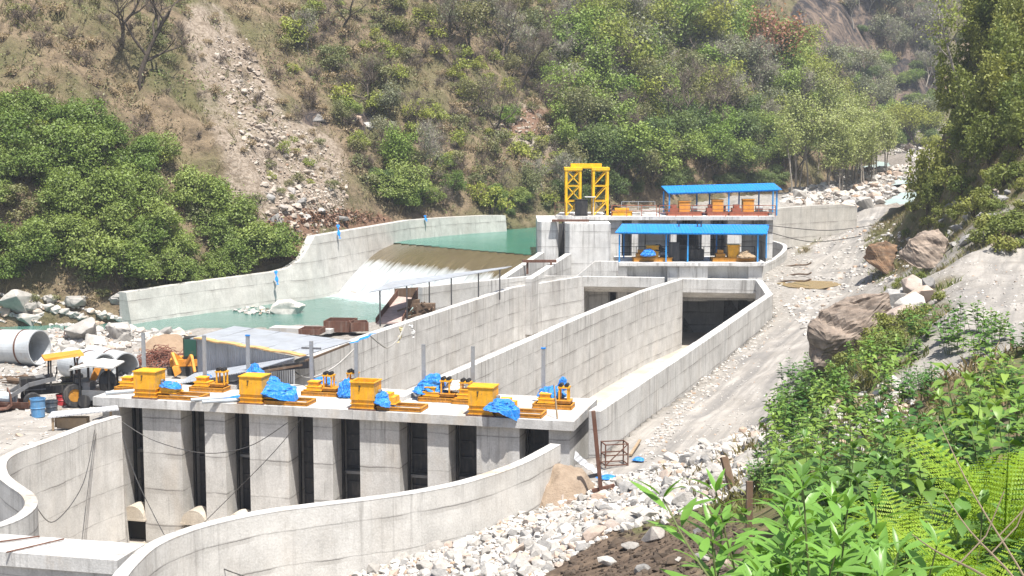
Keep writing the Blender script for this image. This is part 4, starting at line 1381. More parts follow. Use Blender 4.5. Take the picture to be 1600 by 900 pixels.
def frame_mb(x0, x1, y0, y1, z0, h, wd=.11):
    mb = MB()
    for (a, b) in (((x0, y0), (x1, y0)), ((x1, y0), (x1, y1)), ((x1, y1), (x0, y1)), ((x0, y1), (x0, y0))):
        for z in (z0 + .02, z0 + h - .02): mb.bar((a[0], a[1], z), (b[0], b[1], z), wd, .04)
        mb.bar((a[0], a[1], z0 + h / 2), (b[0], b[1], z0 + h / 2), .03, h - .04)
        n = max(2, int(math.hypot(a[0] - b[0], a[1] - b[1]) / .6))
        for k in range(n + 1):
            t = k / n
            mb.bar((a[0] + (b[0] - a[0]) * t, a[1] + (b[1] - a[1]) * t, z0 + .02), (a[0] + (b[0] - a[0]) * t, a[1] + (b[1] - a[1]) * t, z0 + h - .02), .05, wd * .9)
    return mb
def front_hoist(px, label, open_top=False):
    """tall yellow box on a flanged foot, with a low girder frame to its right"""
    s = ds(px, 640) 
    root = thing('gate_hoist', label, 'hoist', D(s, 0.12, DT + .03), drz, 'large boxed gate hoists along the front of the gate bridge')
    root.scale = (.80, .80, .76)
    def ch(name, mb, mat): return mb.build(name, mat, root)
    W, Dp = 1.42, 1.25
    ped = MB(); ped.box((0, Dp / 2, .0), (W + .25, Dp + .2, .10)); ch('plinth', ped, M['rust'])
    ft = MB()
    for z, k in ((.08, 1), (.34, 1), (.60, 1.0)): ft.box((0, Dp / 2, z), (W + .06, Dp + .06, .05))
    ft.box((0, Dp / 2, .21), (W - .06, Dp - .06, .24)); ft.box((0, Dp / 2, .47), (W - .06, Dp - .06, .22))
    ch('flanged_foot', ft, M['yellow'])
    bx = MB()
    if open_top:
        for c, sz_ in (((0, .02, 1.14), (W, .04, 1.02)), ((0, Dp - .02, 1.14), (W, .04, 1.02)), ((-W / 2 + .02, Dp / 2, 1.14), (.04, Dp - .09, 1.02)), ((W / 2 - .02, Dp / 2, 1.14), (.04, Dp - .09, 1.02))): bx.box(c, sz_)
        bx.box((0, Dp / 2, .66), (W - .1, Dp - .1, .04))
    else:
        bx.box((0, Dp / 2, 1.14), (W, Dp, 1.02))
    hs = ch('drive_cover', bx, M['yellow'])
    lid = MB()
    if open_top:
        for a, b in (((-W / 2 - .04, -.03), (W / 2 + .04, -.03)), ((-W / 2 - .04, Dp + .03), (W / 2 + .04, Dp + .03)), ((-W / 2 - .02, 0), (-W / 2 - .02, Dp)), ((W / 2 + .02, 0), (W / 2 + .02, Dp))):
            lid.bar((a[0], a[1], 1.65), (b[0], b[1], 1.65), .09, .05)
    else: lid.box((0, Dp / 2, 1.675), (W + .10, Dp + .10, .05))
    ch('lid', lid, M['yellow'])
    hd = MB(); hd.tube([(-.18, -.03, 1.42), (-.14, -.05, 1.36), (-.15, -.06, 1.22), (-.2, -.05, 1.12)], .022, 5); hd.box((-.16, -.015, 1.42), (.12, .03, .05)); ch('handle', hd, M['black'])
    fr_ = frame_mb(W / 2 + .1, W / 2 + 2.7, .15, 1.55, .0, .22); ch('girder_frame', fr_, M['yellow_dark'])
    gm = MB(); gm.box((W / 2 + .62, .75, .56), (1.0, .95, .42)); gm.box((W / 2 + .62, .75, .36), (1.15, 1.1, .05)); gm.box((W / 2 + .55, .75, .86), (.6, .7, .2)); ch('gearbox', gm, M['yellow'])
    mo = MB(); mo.tube([(W / 2 + .05, .7, 1.0), (W / 2 + .2, .7, 1.0)], .14, 10); ch('motor', mo, M['steel'])
    return root, s
fh = []
fh.append(front_hoist(229, 'tall yellow hoist box at the left end of the bridge, gearbox half tarped'))
fh.append(front_hoist(394, 'tall yellow hoist box with a big blue tarp spilling down its right side'))
fh.append(front_hoist(568, 'yellow hoist box with an open dark top at the middle of the bridge', True))
fh.append(front_hoist(752, 'tall yellow hoist box nearest the right end of the bridge front'))
def back_hoist(px, py, label, low_box=True, frame_at=0.95, flip=1):
    """low stepped yellow gearbox on a girder frame with a twin-post guide frame behind"""
    q = P(px, py, DT + .02)
    root = thing('gate_winch', label, 'winch', q, drz, 'low gate winches along the back of the gate bridge')
    root.scale = (.66, .70, .66)
    def ch(name, mb, mat): return mb.build(name, mat, root)
    ch('girder_frame', frame_mb(-1.35, 1.35, 0, 1.2, 0, .30), M['yellow_dark'])
    st = MB(); st.box((-.45, .6, .5), (1.1, .95, .24)); st.box((-.45, .6, .38), (1.25, 1.1, .04)); st.box((-.5, .6, .64), (1.2, 1.0, .04)); st.box((-.55, .6, .80), (.7, .7, .30)); st.box((-.55, .6, .97), (.85, .8, .05))
    ch('gearbox', st, M['yellow'])
    s2 = MB(); s2.box((.75, .6, .46), (1.0, .95, .18)); s2.box((.75, .6, .57), (1.1, 1.05, .03)); ch('side_box', s2, M['yellow_dark'])
    for x in (frame_at - .3, frame_at + .3):
        for y in (.35, .85):
            mb = MB(); mb.bar((x, y, .5), (x, y, 1.42), .10); ch('guide_post', mb, M['yellow'])
    hb = MB(); hb.box((frame_at, .6, 1.46), (.80, .68, .10)); ch('head_plate', hb, M['yellow'])
    for x in (frame_at - .2, frame_at + .2):
        mb = MB(); mb.tube([(x, .3, 1.62), (x, .8, 1.62)], .14, 12); ch('sheave', mb, M['black'])
    return root
back_hoist(205, 612, 'yellow winch half hidden behind the leftmost hoist box', frame_at=.5)
back_hoist(322, 612, 'yellow winch with a small blue wrap between the two left hoist boxes', frame_at=1.0)
back_hoist(498, 619, 'yellow winch with a blue tarp heap, just left of the open topped box', frame_at=.55)
back_hoist(553, 616, 'yellow winch hidden behind the open topped hoist box', frame_at=-.3)
back_hoist(682, 628, 'yellow winch buried under the biggest rounded blue tarp heap', frame_at=.55)
back_hoist(735, 632, 'yellow winch with a white cloth on it behind the right tall hoist box', frame_at=-.5)
back_hoist(862, 639, 'yellow winch at the far right end of the bridge under blue tarp', frame_at=.75)
# tarpaulins
TZ = DT + .05
tarp(D(fh[0][1] + 1.1, .6, TZ + .50), 0.45, 0.38, 0.20, 1, 'small blue tarp over the gearbox of the leftmost hoist', drape=.4)
tarp(D(fh[1][1] + 1.0, .75, TZ + .28), 0.80, 0.60, 0.48, 2, 'large blue tarp sliding off the right side of the second hoist box', drape=.4)
tarp(D(fh[1][1] + .55, 1.1, TZ + .62), 0.55, 0.49, 0.37, 22, 'blue tarp flung over the back of the second hoist box', drape=.3)
tarp(D(fh[1][1] - .75, 2.4, TZ + .25), 0.61, 0.55, 0.88, 3, 'blue tarp bundle piled behind the second hoist box')
tarp(D(fh[1][1] - 1.0, .9, TZ - .02), 0.50, 0.33, 0.13, 12, 'small blue tarp lying flat beside the grey pipes on the bridge')
tarp(P(500, 615, DT) + Vector((.05, .45, .38)), 0.46, 0.42, 0.29, 4, 'blue tarp heap on the winch left of the open topped box')
tarp(P(541, 622, DT) + Vector((0, .1, .05)), 0.34, 0.35, 0.66, 5, 'upright blue tarp bundle against the left side of the open topped box')
tarp(D(fh[2][1] + .85, .55, TZ + .22), 0.42, 0.44, 0.46, 6, 'crumpled blue tarp on the gearbox of the open topped hoist', drape=.3)
tarp(P(678, 626, DT) + Vector((-.05, .45, .25)), 0.75, 0.60, 0.66, 7, 'biggest rounded blue tarp heap in the middle right of the bridge')
tarp(D(fh[3][1] + .95, .25, TZ + .20), 0.69, 0.49, 0.45, 8, 'blue tarp hanging over the bridge edge beside the rightmost tall box', drape=.8)
tarp(P(862, 636, DT) + Vector((0, .35, .38)), 0.61, 0.45, 0.38, 9, 'blue tarp over the winch at the far right of the bridge')
tarp(P(880, 632, DT) + Vector((0, .4, .60)), 0.19, 0.22, 0.46, 10, 'narrow blue tarp draped on the guide posts at the far right')
tarp(P(272, 607, DT) + Vector((1.5, .6, .36)), 0.26, 0.24, 0.18, 11, 'little blue wrap on the winch right of the leftmost hoist')
o = link('cloth', lump(.38, .28, .36, 31), None); o.data.materials.clear(); o.data.materials.append(M['white_sheet']); o.location = P(712, 628, DT) + Vector((0, .3, .5)); tag(o, 'white cloth thrown over a yellow winch beside the right tall box', 'cloth')
# stem posts, one at each gate
posts = [(225, 520, 604), (388, 525, 0), (487, 533, 0), (557, 535, 0), (662, 538, 0), (739, 541, 0), (849, 545, 0), (320, 524, 0)]
names = ['behind the leftmost tall box', 'behind the second tall box', 'with a cross arm near its top', 'at the corner of the tin shed roof', 'behind the biggest tarp heap', 'behind the rightmost tall box', 'at the far right end of the bridge', 'in front of the corrugated tin wall']
for (px, py, _), nm in zip(posts, names):
    q = D(ds(px, 640), 3.6, DT)
    # front-edge column drifts with depth: solve position along the deck at v=3.6
    s = ds(px, 640)
    for _ in range(12):
        q = D(s, 3.6, DT + 1)
        s += (px - proj(q.x, q.y, q.z)[0]) / 33.0
    q = D(s, 3.6, DT)
    zt = Q(px, py, q.y).z
    root = thing('stem_post', 'grey steel gate stem post ' + nm, 'post', q, drz, 'grey gate stem posts standing along the bridge')
    mb = MB(); mb.bar((0, 0, 0), (0, 0, zt - DT), .17, .11); mb.build('post', M['galv'], root)
    mb = MB(); mb.box((0, 0, .02), (.5, .4, .04)); mb.build('base_plate', M['galv'], root)
    if 'cross' in nm:
        mb = MB(); mb.bar((-.5, 0, zt - DT - .35), (.5, 0, zt - DT - .35), .09, .09); mb.build('cross_arm', M['steel'], root)
    if px in (388, 849):
        mb = MB(); mb.box((0, 0, zt - DT + .03), (.21, .13, .06)); mb.build('cap', M['blue_cloth'], root)
for k, (a, b) in enumerate((((298, 628), (372, 622)), ((316, 631), (378, 627)), ((165, 617), (215, 613)))):
    pa, pb = P(a[0], a[1] - 3, DT + .12), P(b[0], b[1] - 3, DT + .12)
    MB().tube([pa, pb], .085, 10).solo('pipe', M['conduit'], ['longer grey pipe lying on the bridge left of the second hoist', 'shorter grey pipe lying at the very edge of the bridge', 'grey pipe lying at the left end of the bridge'][k], 'pipe', loc=pa)
mb = MB(); a = P(871, 655, DT); mb.bar(a, a + Vector((-.15, .3, 1.5)), .06); mb.solo('wood_stick', M['wood'], 'pale stick leaning on the winch at the right end', 'stick', loc=a)
# slack cables across the piers
def cable(pts, r, label, mat='cable', k=8):
    pts = spl(pts, k)
    return MB().tube(pts, r, 5).solo('cable', M[mat], label, 'cable', loc=pts[0], group=None)
fy = D(10, -.05, 0).y
cable([Q(185, 655, 64.5), Q(240, 688, 64.3), Q(320, 708, 63.5), Q(390, 697, 63), Q(450, 660, 62.6)], .02, 'thin slack cable looping from the left wing wall past the piers')
cable([Q(185, 660, 64), Q(210, 740, 62), Q(238, 800, 60), Q(262, 846, 56)], .02, 'thin cable running steeply down from the left end of the bridge')
cable([Q(155, 655, 62), Q(143, 720, 60), Q(128, 846, 58)], .02, 'thin cable hanging straight down the left wing wall')
cable([Q(150, 660, 61.5), Q(130, 755, 58), Q(85, 815, 53), Q(55, 790, 49)], .02, 'dark hose drooping along the inside of the left wing wall')
cable([Q(300, 835, 64), Q(420, 715, 63.4), Q(470, 655, 62.5)], .018, 'thin cable slanting up across the third pier')
cable([Q(276, 846, 48), Q(330, 880, 46), Q(380, 900, 45), Q(420, 912, 44)], .022, 'cable trailing over the outer face of the right wing wall')
cable([Q(1199, 352, 120), Q(1290, 360, 124), Q(1365, 352, 126)], .035, 'upper cable strung from the blue roof to the right slope')
cable([Q(1199, 362, 120), Q(1270, 378, 122), Q(1345, 369, 125)], .035, 'lower cable strung from the blue roof across the road')
cable([P(450, 567, 1.5) + Vector((0, -.6, 0)), Q(480, 590, 69), Q(520, 575, 70), Q(556, 543, 71.5)], .04, 'grey hose looping on the basin wall under the tin roof', 'cable_pale')

# ------------------------------------------------------------------ left yard
# pipes
def pipe(a, b, r, label, bands=2):
    root = thing('steel_pipe', label, 'pipe', (a.x, a.y, a.z - r))
    mb = MB(); mb.ring(a, b, r, r - .07, 40); mb.build('shell', M['pipe'], root, world=True, smooth=False)
    for k in range(bands):
        c = a.lerp(b, (k + .6) / (bands + .4)); d = (b - a).normalized() * .05
        mb = MB(); mb.ring(c - d, c + d, r + .03, r - .005, 40); mb.build('band', M['rust'], root, world=True)
    return root
M['pipe'] = paint('pipe', (0.52, 0.55, 0.57), rough=0.45, wear=0.3, rust=(0.30, 0.2, 0.13), sc=.8, metal=.1)
def zy(Y): return Y
a, b = Q(62, 543, 82), Q(-60, 541, 84); pipe(a, b, 1.04, 'big pale steel pipe with rusty seam bands at the left edge', 3)
a = Q(163, 576, 76.5); pipe(a, a + Vector((-2.5, 1.9, .05)), .84, 'pale steel pipe with a dark open mouth, left of two', 1)
a = Q(197, 574, 78.2); pipe(a, a + Vector((-2.6, 2.4, .05)), .84, 'pale steel pipe with a dark open mouth beside the rebar heap', 1)

# burnt out looking backhoe loader
BL = thing('backhoe_loader', 'old black and orange backhoe loader with an orange canopy and raised loader arms', 'loader', Vector((Q(88, 655, 70).x, 70.5, 0)), radians(24))
BL.scale = (.92, .92, .92)
def blp(n, mb, m): return mb.build(n, M[m], BL)
mb = MB(); mb.bar((-1.8, 0, .95), (1.7, 0, .95), .75, .45); mb.box((-1.35, 0, 1.35), (1.3, .85, .6)); blp('chassis', mb, 'black')
mb = MB(); mb.add([(-2.1, -.42, 1.0), (-.7, -.42, 1.0), (-.7, -.42, 1.75), (-1.9, -.42, 1.5), (-2.1, .42, 1.0), (-.7, .42, 1.0), (-.7, .42, 1.75), (-1.9, .42, 1.5)], [(0, 1, 2, 3), (7, 6, 5, 4), (3, 2, 6, 7), (0, 3, 7, 4), (1, 5, 6, 2), (0, 4, 5, 1)]); blp('bonnet', mb, 'steel')
for x, y, r in ((-1.45, -.85, .48), (-1.45, .85, .48), (.75, -.95, .66), (.75, .95, .66)):
    s_g = 1 if y > 0 else -1
    mb = MB(); mb.lathe([(r * .55, -.2), (r * .93, -.2), (r, -.1), (r, .1), (r * .93, .2), (r * .55, .2)], n=22)
    mb.v = [(p[0] + x, p[2] + y, p[1] + r) for p in mb.v]; tyre = blp('wheel', mb, 'rubber')
    mb = MB(); mb.tube([(x, y - .14, r), (x, y + .14, r)], r * .55, 14); mb.build('rim', M['yellow_dark'], tyre)
for x in (-.45, 1.05):
    for y in (-.62, .62):
        mb = MB(); mb.bar((x, y, 1.2), (x * .92, y * .96, 2.65), .09); blp('cab_pillar', mb, 'black')
mb = MB(); mb.add([(-.75, -.78, 2.62), (1.35, -.78, 2.78), (1.35, .78, 2.78), (-.75, .78, 2.62), (-.75, -.78, 2.74), (1.3, -.74, 2.92), (1.3, .74, 2.92), (-.75, .78, 2.74)], [(3, 2, 1, 0), (4, 5, 6, 7), (0, 1, 5, 4), (1, 2, 6, 5), (2, 3, 7, 6), (3, 0, 4, 7)]); blp('canopy', mb, 'orange')
mb = MB(); mb.box((.45, 0, 1.45), (.55, .55, .14)); mb.box((.72, 0, 1.8), (.12, .55, .65)); blp('seat', mb, 'black')
mb = MB(); mb.tube([(-.15, 0, 1.5), (-.05, 0, 1.95)], .03, 6); mb.tube([(-.05 + .0, .2 * cos(t), 1.95 + .2 * sin(t)) for t in np.linspace(0, 2 * pi, 13)], .02, 5); blp('steering_wheel', mb, 'black')
for y in (-.62, .62):
    mb = MB(); mb.bar((-.2, y, 1.6), (-1.6, y, 1.35), .14, .22); mb.bar((-1.6, y, 1.35), (-2.6, y, .75), .14, .2); blp('loader_arm', mb, 'steel')
mb = MB(); 
prof = [(-2.55, 1.0), (-2.5, .35), (-2.75, .15), (-3.3, .12), (-3.28, .17), (-2.8, .22), (-2.6, .42), (-2.62, 1.0)]
mb.extrude([(x, -1.05, z) for x, z in prof], (0, 2.1, 0)); blp('bucket', mb, 'rust')
mb = MB(); mb.bar((1.7, .1, .9), (2.35, .15, 2.3), .24, .3); blp('boom', mb, 'orange')
mb = MB(); mb.bar((2.35, .15, 2.3), (3.0, .1, 1.2), .2, .24); blp('dipper_arm', mb, 'orange')
mb = MB(); mb.extrude([(2.75, -.2, 1.25), (3.25, -.2, 1.15), (3.3, -.2, .7), (2.9, -.2, .55), (2.7, -.2, .8)], (0, .6, 0)); blp('digging_bucket', mb, 'black')
for y in (-.7, .7):
    mb = MB(); mb.bar((1.65, y, .9), (1.9, y * 1.5, .1), .16); blp('stabiliser_leg', mb, 'orange')
mb = MB(); mb.box((1.2, -.5, 1.25), (.7, .35, .5)); mb.box((1.1, .3, 1.3), (.5, .5, .6)); blp('engine_block', mb, 'steel')

# concrete mixer with a white canopy
MX = thing('site_mixer', 'dark site machine with a small white sheet canopy beside the bridge end', 'machine', Vector((Q(150, 640, 69.5).x, 70.2, 0)), radians(-8))
def mxp(n, mb, m): return mb.build(n, M[m], MX)
for x in (-.8, .75):
    for y in (-.5, .5):
        mb = MB(); mb.bar((x, y, .3), (x, y, 2.0), .09); mxp('post', mb, 'black')
mb = MB(); mb.add([(-1.25, -.75, 1.98), (1.05, -.75, 2.1), (1.05, .75, 2.22), (-1.25, .75, 2.1), (-.1, -.75, 2.2), (-.1, .75, 2.34)], [(0, 4, 5, 3), (4, 1, 2, 5)]); mb.extrude([(-1.25, -.75, 1.95), (-.1, -.75, 2.17), (1.05, -.75, 2.07), (1.05, -.75, 2.04), (-.1, -.75, 2.13), (-1.25, -.75, 1.91)], (0, 1.5, .12)); mxp('canopy', mb, 'white_sheet')
mb = MB(); mb.box((.1, 0, .62), (1.7, .9, .5)); mb.box((-.6, 0, 1.05), (.5, .7, .4)); mxp('engine_block', mb, 'steel')
mb = MB(); mb.lathe([(.15, -.6), (.42, -.35), (.5, 0), (.42, .35), (.2, .55)], n=16); mb.v = [(p[0] * .9 + .45, p[1], p[2] + 1.25) for p in mb.v]; mxp('drum', mb, 'black')
for x in (-.6, .7):
    mb = MB(); mb.tube([(x, -.55, .33), (x, .55, .33)], .33, 14); mxp('wheel', mb, 'rubber')

# drums, buckets, tray, boards
def drum(px, py, Y, r, h, mat, label, name='plastic_drum', cat='drum', taper=.88):
    q = Q(px, py, Y); z = sz(q.x, q.y)
    root = thing(name, label, cat, (q.x, q.y, z))
    mb = MB(); mb.lathe([(0.01, .02), (r * taper, 0), (r * taper, .03), (r * .96, h * .48), (r * 1.02, h * .5), (r * .97, h * .54), (r, h), (r * .93, h), (r * .9, h * .2), (0.01, h * .2)], n=22); mb.build('body', M[mat], root, smooth=False)
    mb = MB(); mb.lathe([(r * 1.0, h - .05), (r * 1.07, h - .05), (r * 1.07, h + .015), (r * 1.0, h + .015)], n=22); mb.build('rim', M[mat], root)
    return root
drum(60, 656, 68.0, .36, .90, 'bucket_blue', 'tall blue plastic drum beside the loader wheel')
drum(81, 648, 69.2, .30, .55, 'bucket_dark', 'dark navy bucket between the blue drum and the red bucket', 'bucket', 'bucket')
drum(98, 640, 70.4, .30, .52, 'bucket_red', 'red plastic bucket behind the blue drum', 'bucket', 'bucket')
tq = Vector((Q(12, 655, 69.5).x, 69.5, sz(Q(12, 655, 69.5).x, 69.5)))
TR = thing('steel_trough', 'rusty half round steel trough tipped open at the left edge', 'trough', tq, radians(-6))
mb = MB(); R = .55
arc = [(R * cos(t), R * sin(t) + R) for t in np.linspace(pi * 1.02, pi * 1.98, 12)]; arc2 = [((R - .05) * cos(t), (R - .05) * sin(t) + R) for t in np.linspace(pi * 1.98, pi * 1.02, 12)]
mb.extrude([(-1.6, x, z) for x, z in arc + arc2], (2.9, 0, 0)); mb.build('shell', M['rust'], TR)
mb = MB(); mb.extrude([(1.28, x * .97, z * .97 + .01) for x, z in arc], (.05, 0, 0)); mb.build('end_plate', M['rust'], TR)
mb = MB(); mb.tube([(-.7, -.1, .75), (.5, -.15, .62)], .28, 12); mb.solo('cylinder_tank', M['conduit'], 'grey blue cylinder lying inside the rusty trough', 'tank', loc=(0, 0, 0)).location = tq
# table of planks at the bridge end
tb = P(122, 648, .65)
TB = thing('plank_table', 'low wooden bench covered with grey sheets left of the bridge end', 'bench', (tb.x, tb.y, 0), radians(8))
mb = MB(); mb.add([(-1.3, -.45, .60), (1.9, -.25, .85), (1.7, .75, .85), (-1.3, .6, .66), (-1.3, -.45, .66), (1.9, -.25, .91), (1.7, .75, .91), (-1.3, .6, .72)], [(3, 2, 1, 0), (4, 5, 6, 7), (0, 1, 5, 4), (1, 2, 6, 5), (2, 3, 7, 6), (3, 0, 4, 7)]); mb.build('top', M['tin_wall'], TB)
for x, y in ((-1.1, -.3), (-1.1, .45), (1.5, -.1), (1.4, .6)):
    mb = MB(); mb.bar((x, y, 0), (x, y, .6 + .07 * (x + 1.3)), .10); mb.build('leg', M['wood'], TB)
mb = MB(); mb.box((-.3, .2, .25), (1.4, .5, .5)); mb.solo('wood_crate', M['wood'], 'dull wooden crate pushed under the sheet covered bench', 'crate').location = (tb.x, tb.y, 0)
for k, (a, b) in enumerate((((88, 560), (118, 540)), ((228, 572), (222, 515)))): pass
LAD = thing('ladder_frame', 'thin rusty ladder frame standing among the pale boulders', 'ladder', Q(96 + 8, 560, 92), 0)
mb = MB(); mb.bar((-.2, 0, -.6), (-.12, .2, 2.1), .05); mb.build('rail', M['rust'], LAD)
mb = MB(); mb.bar((.3, 0, -.6), (.32, .2, 2.0), .05); mb.build('rail', M['rust'], LAD)
for z in np.arange(-.2, 1.9, .45):
    mb = MB(); mb.bar((-.19, .1, z), (.31, .1, z), .04); mb.build('rung', M['rust'], LAD)

# rebar heap and sand heap
hq = Q(252, 566, 82); hz0 = sz(hq.x, hq.y)
mb = MB(); r2 = random.Random(5)
for k in range(190):
    a = r2.uniform(0, pi); c = Vector((r2.gauss(0, .8), r2.gauss(0, .7), 0)); c.z = max(.08, 1.25 - c.length * .75) * r2.uniform(.4, 1)
    L = r2.uniform(.35, .9); d = Vector((cos(a), sin(a), r2.gauss(0, .45))).normalized() * L
    m_ = c + Vector((r2.gauss(0, .2), r2.gauss(0, .2), r2.uniform(.05, .35)))
    mb.tube(spl([c - d, m_, c + d], 3), .022, 4)
mb.solo('rebar_heap', M['rebar'] if 'rebar' in M else M['rust'], 'tangled heap of rusty reinforcing steel beside the tin shed', 'scrap heap', loc=(0, 0, 0)).location = (hq.x, hq.y, hz0)
def heap(px, py, Y, sx, sy, h, mat, label, seed, name='sand_heap', cat='heap'):
    q = Q(px, py, Y); z = sz(q.x, q.y)
    xs = np.linspace(-1.2, 1.2, 40); xx, yy = np.meshgrid(xs, xs)
    rr = np.hypot(xx, yy)
    zz = h * np.cos(np.clip(rr, 0, 1.15) * 1.45) - .05 + h * .45 * fbm(xx, yy, .6, 5, seed) * (rr < 1.1)
    zz = np.where(rr >= 1.12, -.5, zz)
    me = grid_mesh(name, xs * sx, xs * sy, np.asarray(zz), rr < 1.15, mat, {})
    o = link(name, me, None); o.location = (q.x, q.y, z)
    return tag(o, label, cat)
heap(264, 537, 88, 1.7, 1.6, 1.0, M['sand_brown'], 'brown sand heap behind the rusty steel tangle', 3)

# scrap and timber lying about the yard
for k, (px, py, Y, n_, mt, sp, lab) in enumerate(((176, 600, 74, 26, 'steel', .9, 'grey scrap steel heaped between the pipes and the bridge end'), (30, 600, 76, 22, 'wood_dark', 1.1, 'dark scrap timber heaped behind the loader'), (205, 592, 73, 12, 'wood', .8, 'pale boards lying behind the leftmost yellow hoist'), (130, 590, 74.5, 20, 'dark_gate', .7, 'dark machine scrap under the pale pipe'))):
    q = Q(px, py, Y); r4 = random.Random(60 + k); mb = MB()
    for j in range(n_):
        a = Vector((r4.gauss(0, sp * .5), r4.gauss(0, sp * .35), r4.uniform(.05, .55))); an = r4.uniform(0, 6.3)
        d = Vector((cos(an), sin(an), r4.uniform(-.25, .4))) * r4.uniform(.25, .8)
        if r4.random() < .7: mb.bar(a - d, a + d, r4.uniform(.04, .16), r4.uniform(.03, .08))
        else: mb.tube([a - d * .6, a + d * .6], r4.uniform(.05, .16), 8)
    mb.solo('scrap_pile', M[mt], lab, 'pile').location = (q.x, q.y, sz(q.x, q.y))

# ------------------------------------------------------------------ tin workshop, excavator, open tin shed
WS = thing('tin_workshop', 'tin workshop with a pale corrugated roof and an orange board along its eave', 'shed', (Q(300, 560, 74).x, 74, 0))
Ap, Bp, Cp, Dp_ = Q(297, 530, 74.6), Q(366, 510.5, 81.5), Q(549, 533.5, 74.6), Q(474, 557, 69.5)
mb = MB(); mb.extrude([Ap, Dp_, Cp, Bp], (0, 0, .05)); mb.build('roof', M['tin_roof'], WS, world=True)
mb = MB()
for t_ in (.18, .42, .66, .86):
    a, b = Ap.lerp(Dp_, t_), Bp.lerp(Cp, t_); mb.bar(a + Vector((0, 0, .07)), b + Vector((0, 0, .07)), .05, .03)
mb.build('roof_batten', M['galv'], WS, world=True)
mb = MB(); a, b = Ap + Vector((.35, -.05, .08)), Dp_ + Vector((.0, -.05, .08))
n = 12
for i in range(n):
    p, q = a.lerp(b, i / n), a.lerp(b, (i + 1) / n); mb.bar(p + Vector((0, 0, .03 * math.sin(i * 2))), q + Vector((0, 0, .03 * math.sin(i * 2 + 1.2))), .42, .07)
mb.build('eave_board', M['orange_board'] if 'orange_board' in M else M['wood'], WS, world=True)
wa, wb = Ap + Vector((.35, .25, -.02)), Dp_ + Vector((-.5, .2, -.03))
la, lb = Q(303, 582, 73.6), Q(452, 560, 69.5)
mb = MB(); mb.extrude([Vector((wa.x, wa.y, .0)), Vector((wb.x, wb.y, 0)), wb, wa], (.02, .05, 0)); mb.build('front_wall', M['tin_wall'], WS, world=True)
mb = MB(); mb.extrude([Vector((wa.x, wa.y, 0)), wa, Bp + Vector((.2, -.3, -.03)), Vector((Bp.x + .2, Bp.y - .3, 0))], (-.05, .0, 0)); mb.build('side_wall', M['tin_wall'], WS, world=True)
mb = MB(); l0, l1, l2, l3 = Q(304, 584, 73.9), Q(462, 559, 69.3), Q(394, 580, 67.6), Q(272, 602, 70.0)
mb.extrude([l0, l3, l2, l1], (0, 0, .04)); mb.build('lean_to_roof', M['tin_roof'], WS, world=True)
for p in (l3, l2):
    mb = MB(); mb.bar((p.x, p.y + .15, .0), (p.x, p.y + .15, p.z - .01), .08); mb.build('post', M['wood_dark'], WS, world=True)
mb = MB()
mb.bar(l2 + Vector((0, 0, -.1)), Dp_ + Vector((.1, -.3, -.35)), .10); mb.bar(Dp_ + Vector((.1, -.2, -.2)), Cp + Vector((-.1, -.2, -.1)), .10)
mb.build('roof_frame', M['wood_dark'], WS, world=True)
mb = MB(); mb.extrude([l2 + Vector((.0, .15, .1)), Dp_ + Vector((.3, -.25, -.2)), Dp_ + Vector((.3, -.25, -.55)), l2 + Vector((.0, .15, -.12))], (0, .06, 0)); mb.build('eave_shadow_strip', M['black'], WS, world=True)  # black strip painted in as the shadow under the roof edge

EX = thing('small_excavator', 'small yellow excavator with a green tinted cab tucked behind the tin workshop', 'excavator', (Q(292, 580, 79).x, 79.0, sz(Q(292, 580, 79).x, 79.0)), radians(8))
EX.scale = (.78, .78, .78)
def exp_(n, mb, m): return mb.build(n, M[m], EX)
for y in (-.85, .85):
    mb = MB(); mb.extrude([(-1.3, y - .2, .15), (-1.0, y - .2, 0), (1.0, y - .2, 0), (1.3, y - .2, .15), (1.3, y - .2, .5), (1.0, y - .2, .65), (-1.0, y - .2, .65), (-1.3, y - .2, .5)], (0, .4, 0)); exp_('track', mb, 'rubber')
mb = MB(); mb.box((0, 0, .95), (2.2, 1.9, .5)); mb.box((.7, .2, 1.4), (.9, 1.5, .5)); exp_('body', mb, 'orange')
mb = MB(); mb.box((.35, -.35, 2.0), (1.0, 1.05, 1.55), top=.88); cabm = exp_('cab', mb, 'black')
mb = MB(); mb.box((.35, -.86, 2.05), (.85, .03, 1.25)); mb.build('window', M['glass_dark'], cabm)
mb = MB(); mb.box((-.14, -.35, 2.1), (.03, .85, 1.2)); mb.build('window', M['glass_dark'], cabm)
mb = MB(); mb.bar((-.4, -.5, 1.1), (-.9, -1.2, 1.7), .22, .26); mb.bar((-.9, -1.2, 1.7), (-.5, -1.9, .9), .2, .24); exp_('boom', mb, 'orange')
mb = MB(); mb.bar((.1, -1.1, .9), (.5, -1.7, 1.6), .2, .22); mb.bar((.5, -1.7, 1.6), (.75, -2.3, .5), .18, .2); exp_('dipper_arm', mb, 'orange')
mb = MB(); mb.extrude([(-.8, -1.9, .9), (-.35, -1.9, .95), (-.2, -2.0, .5), (-.6, -2.0, .25)], (0, -.6, 0)); exp_('bucket', mb, 'orange')

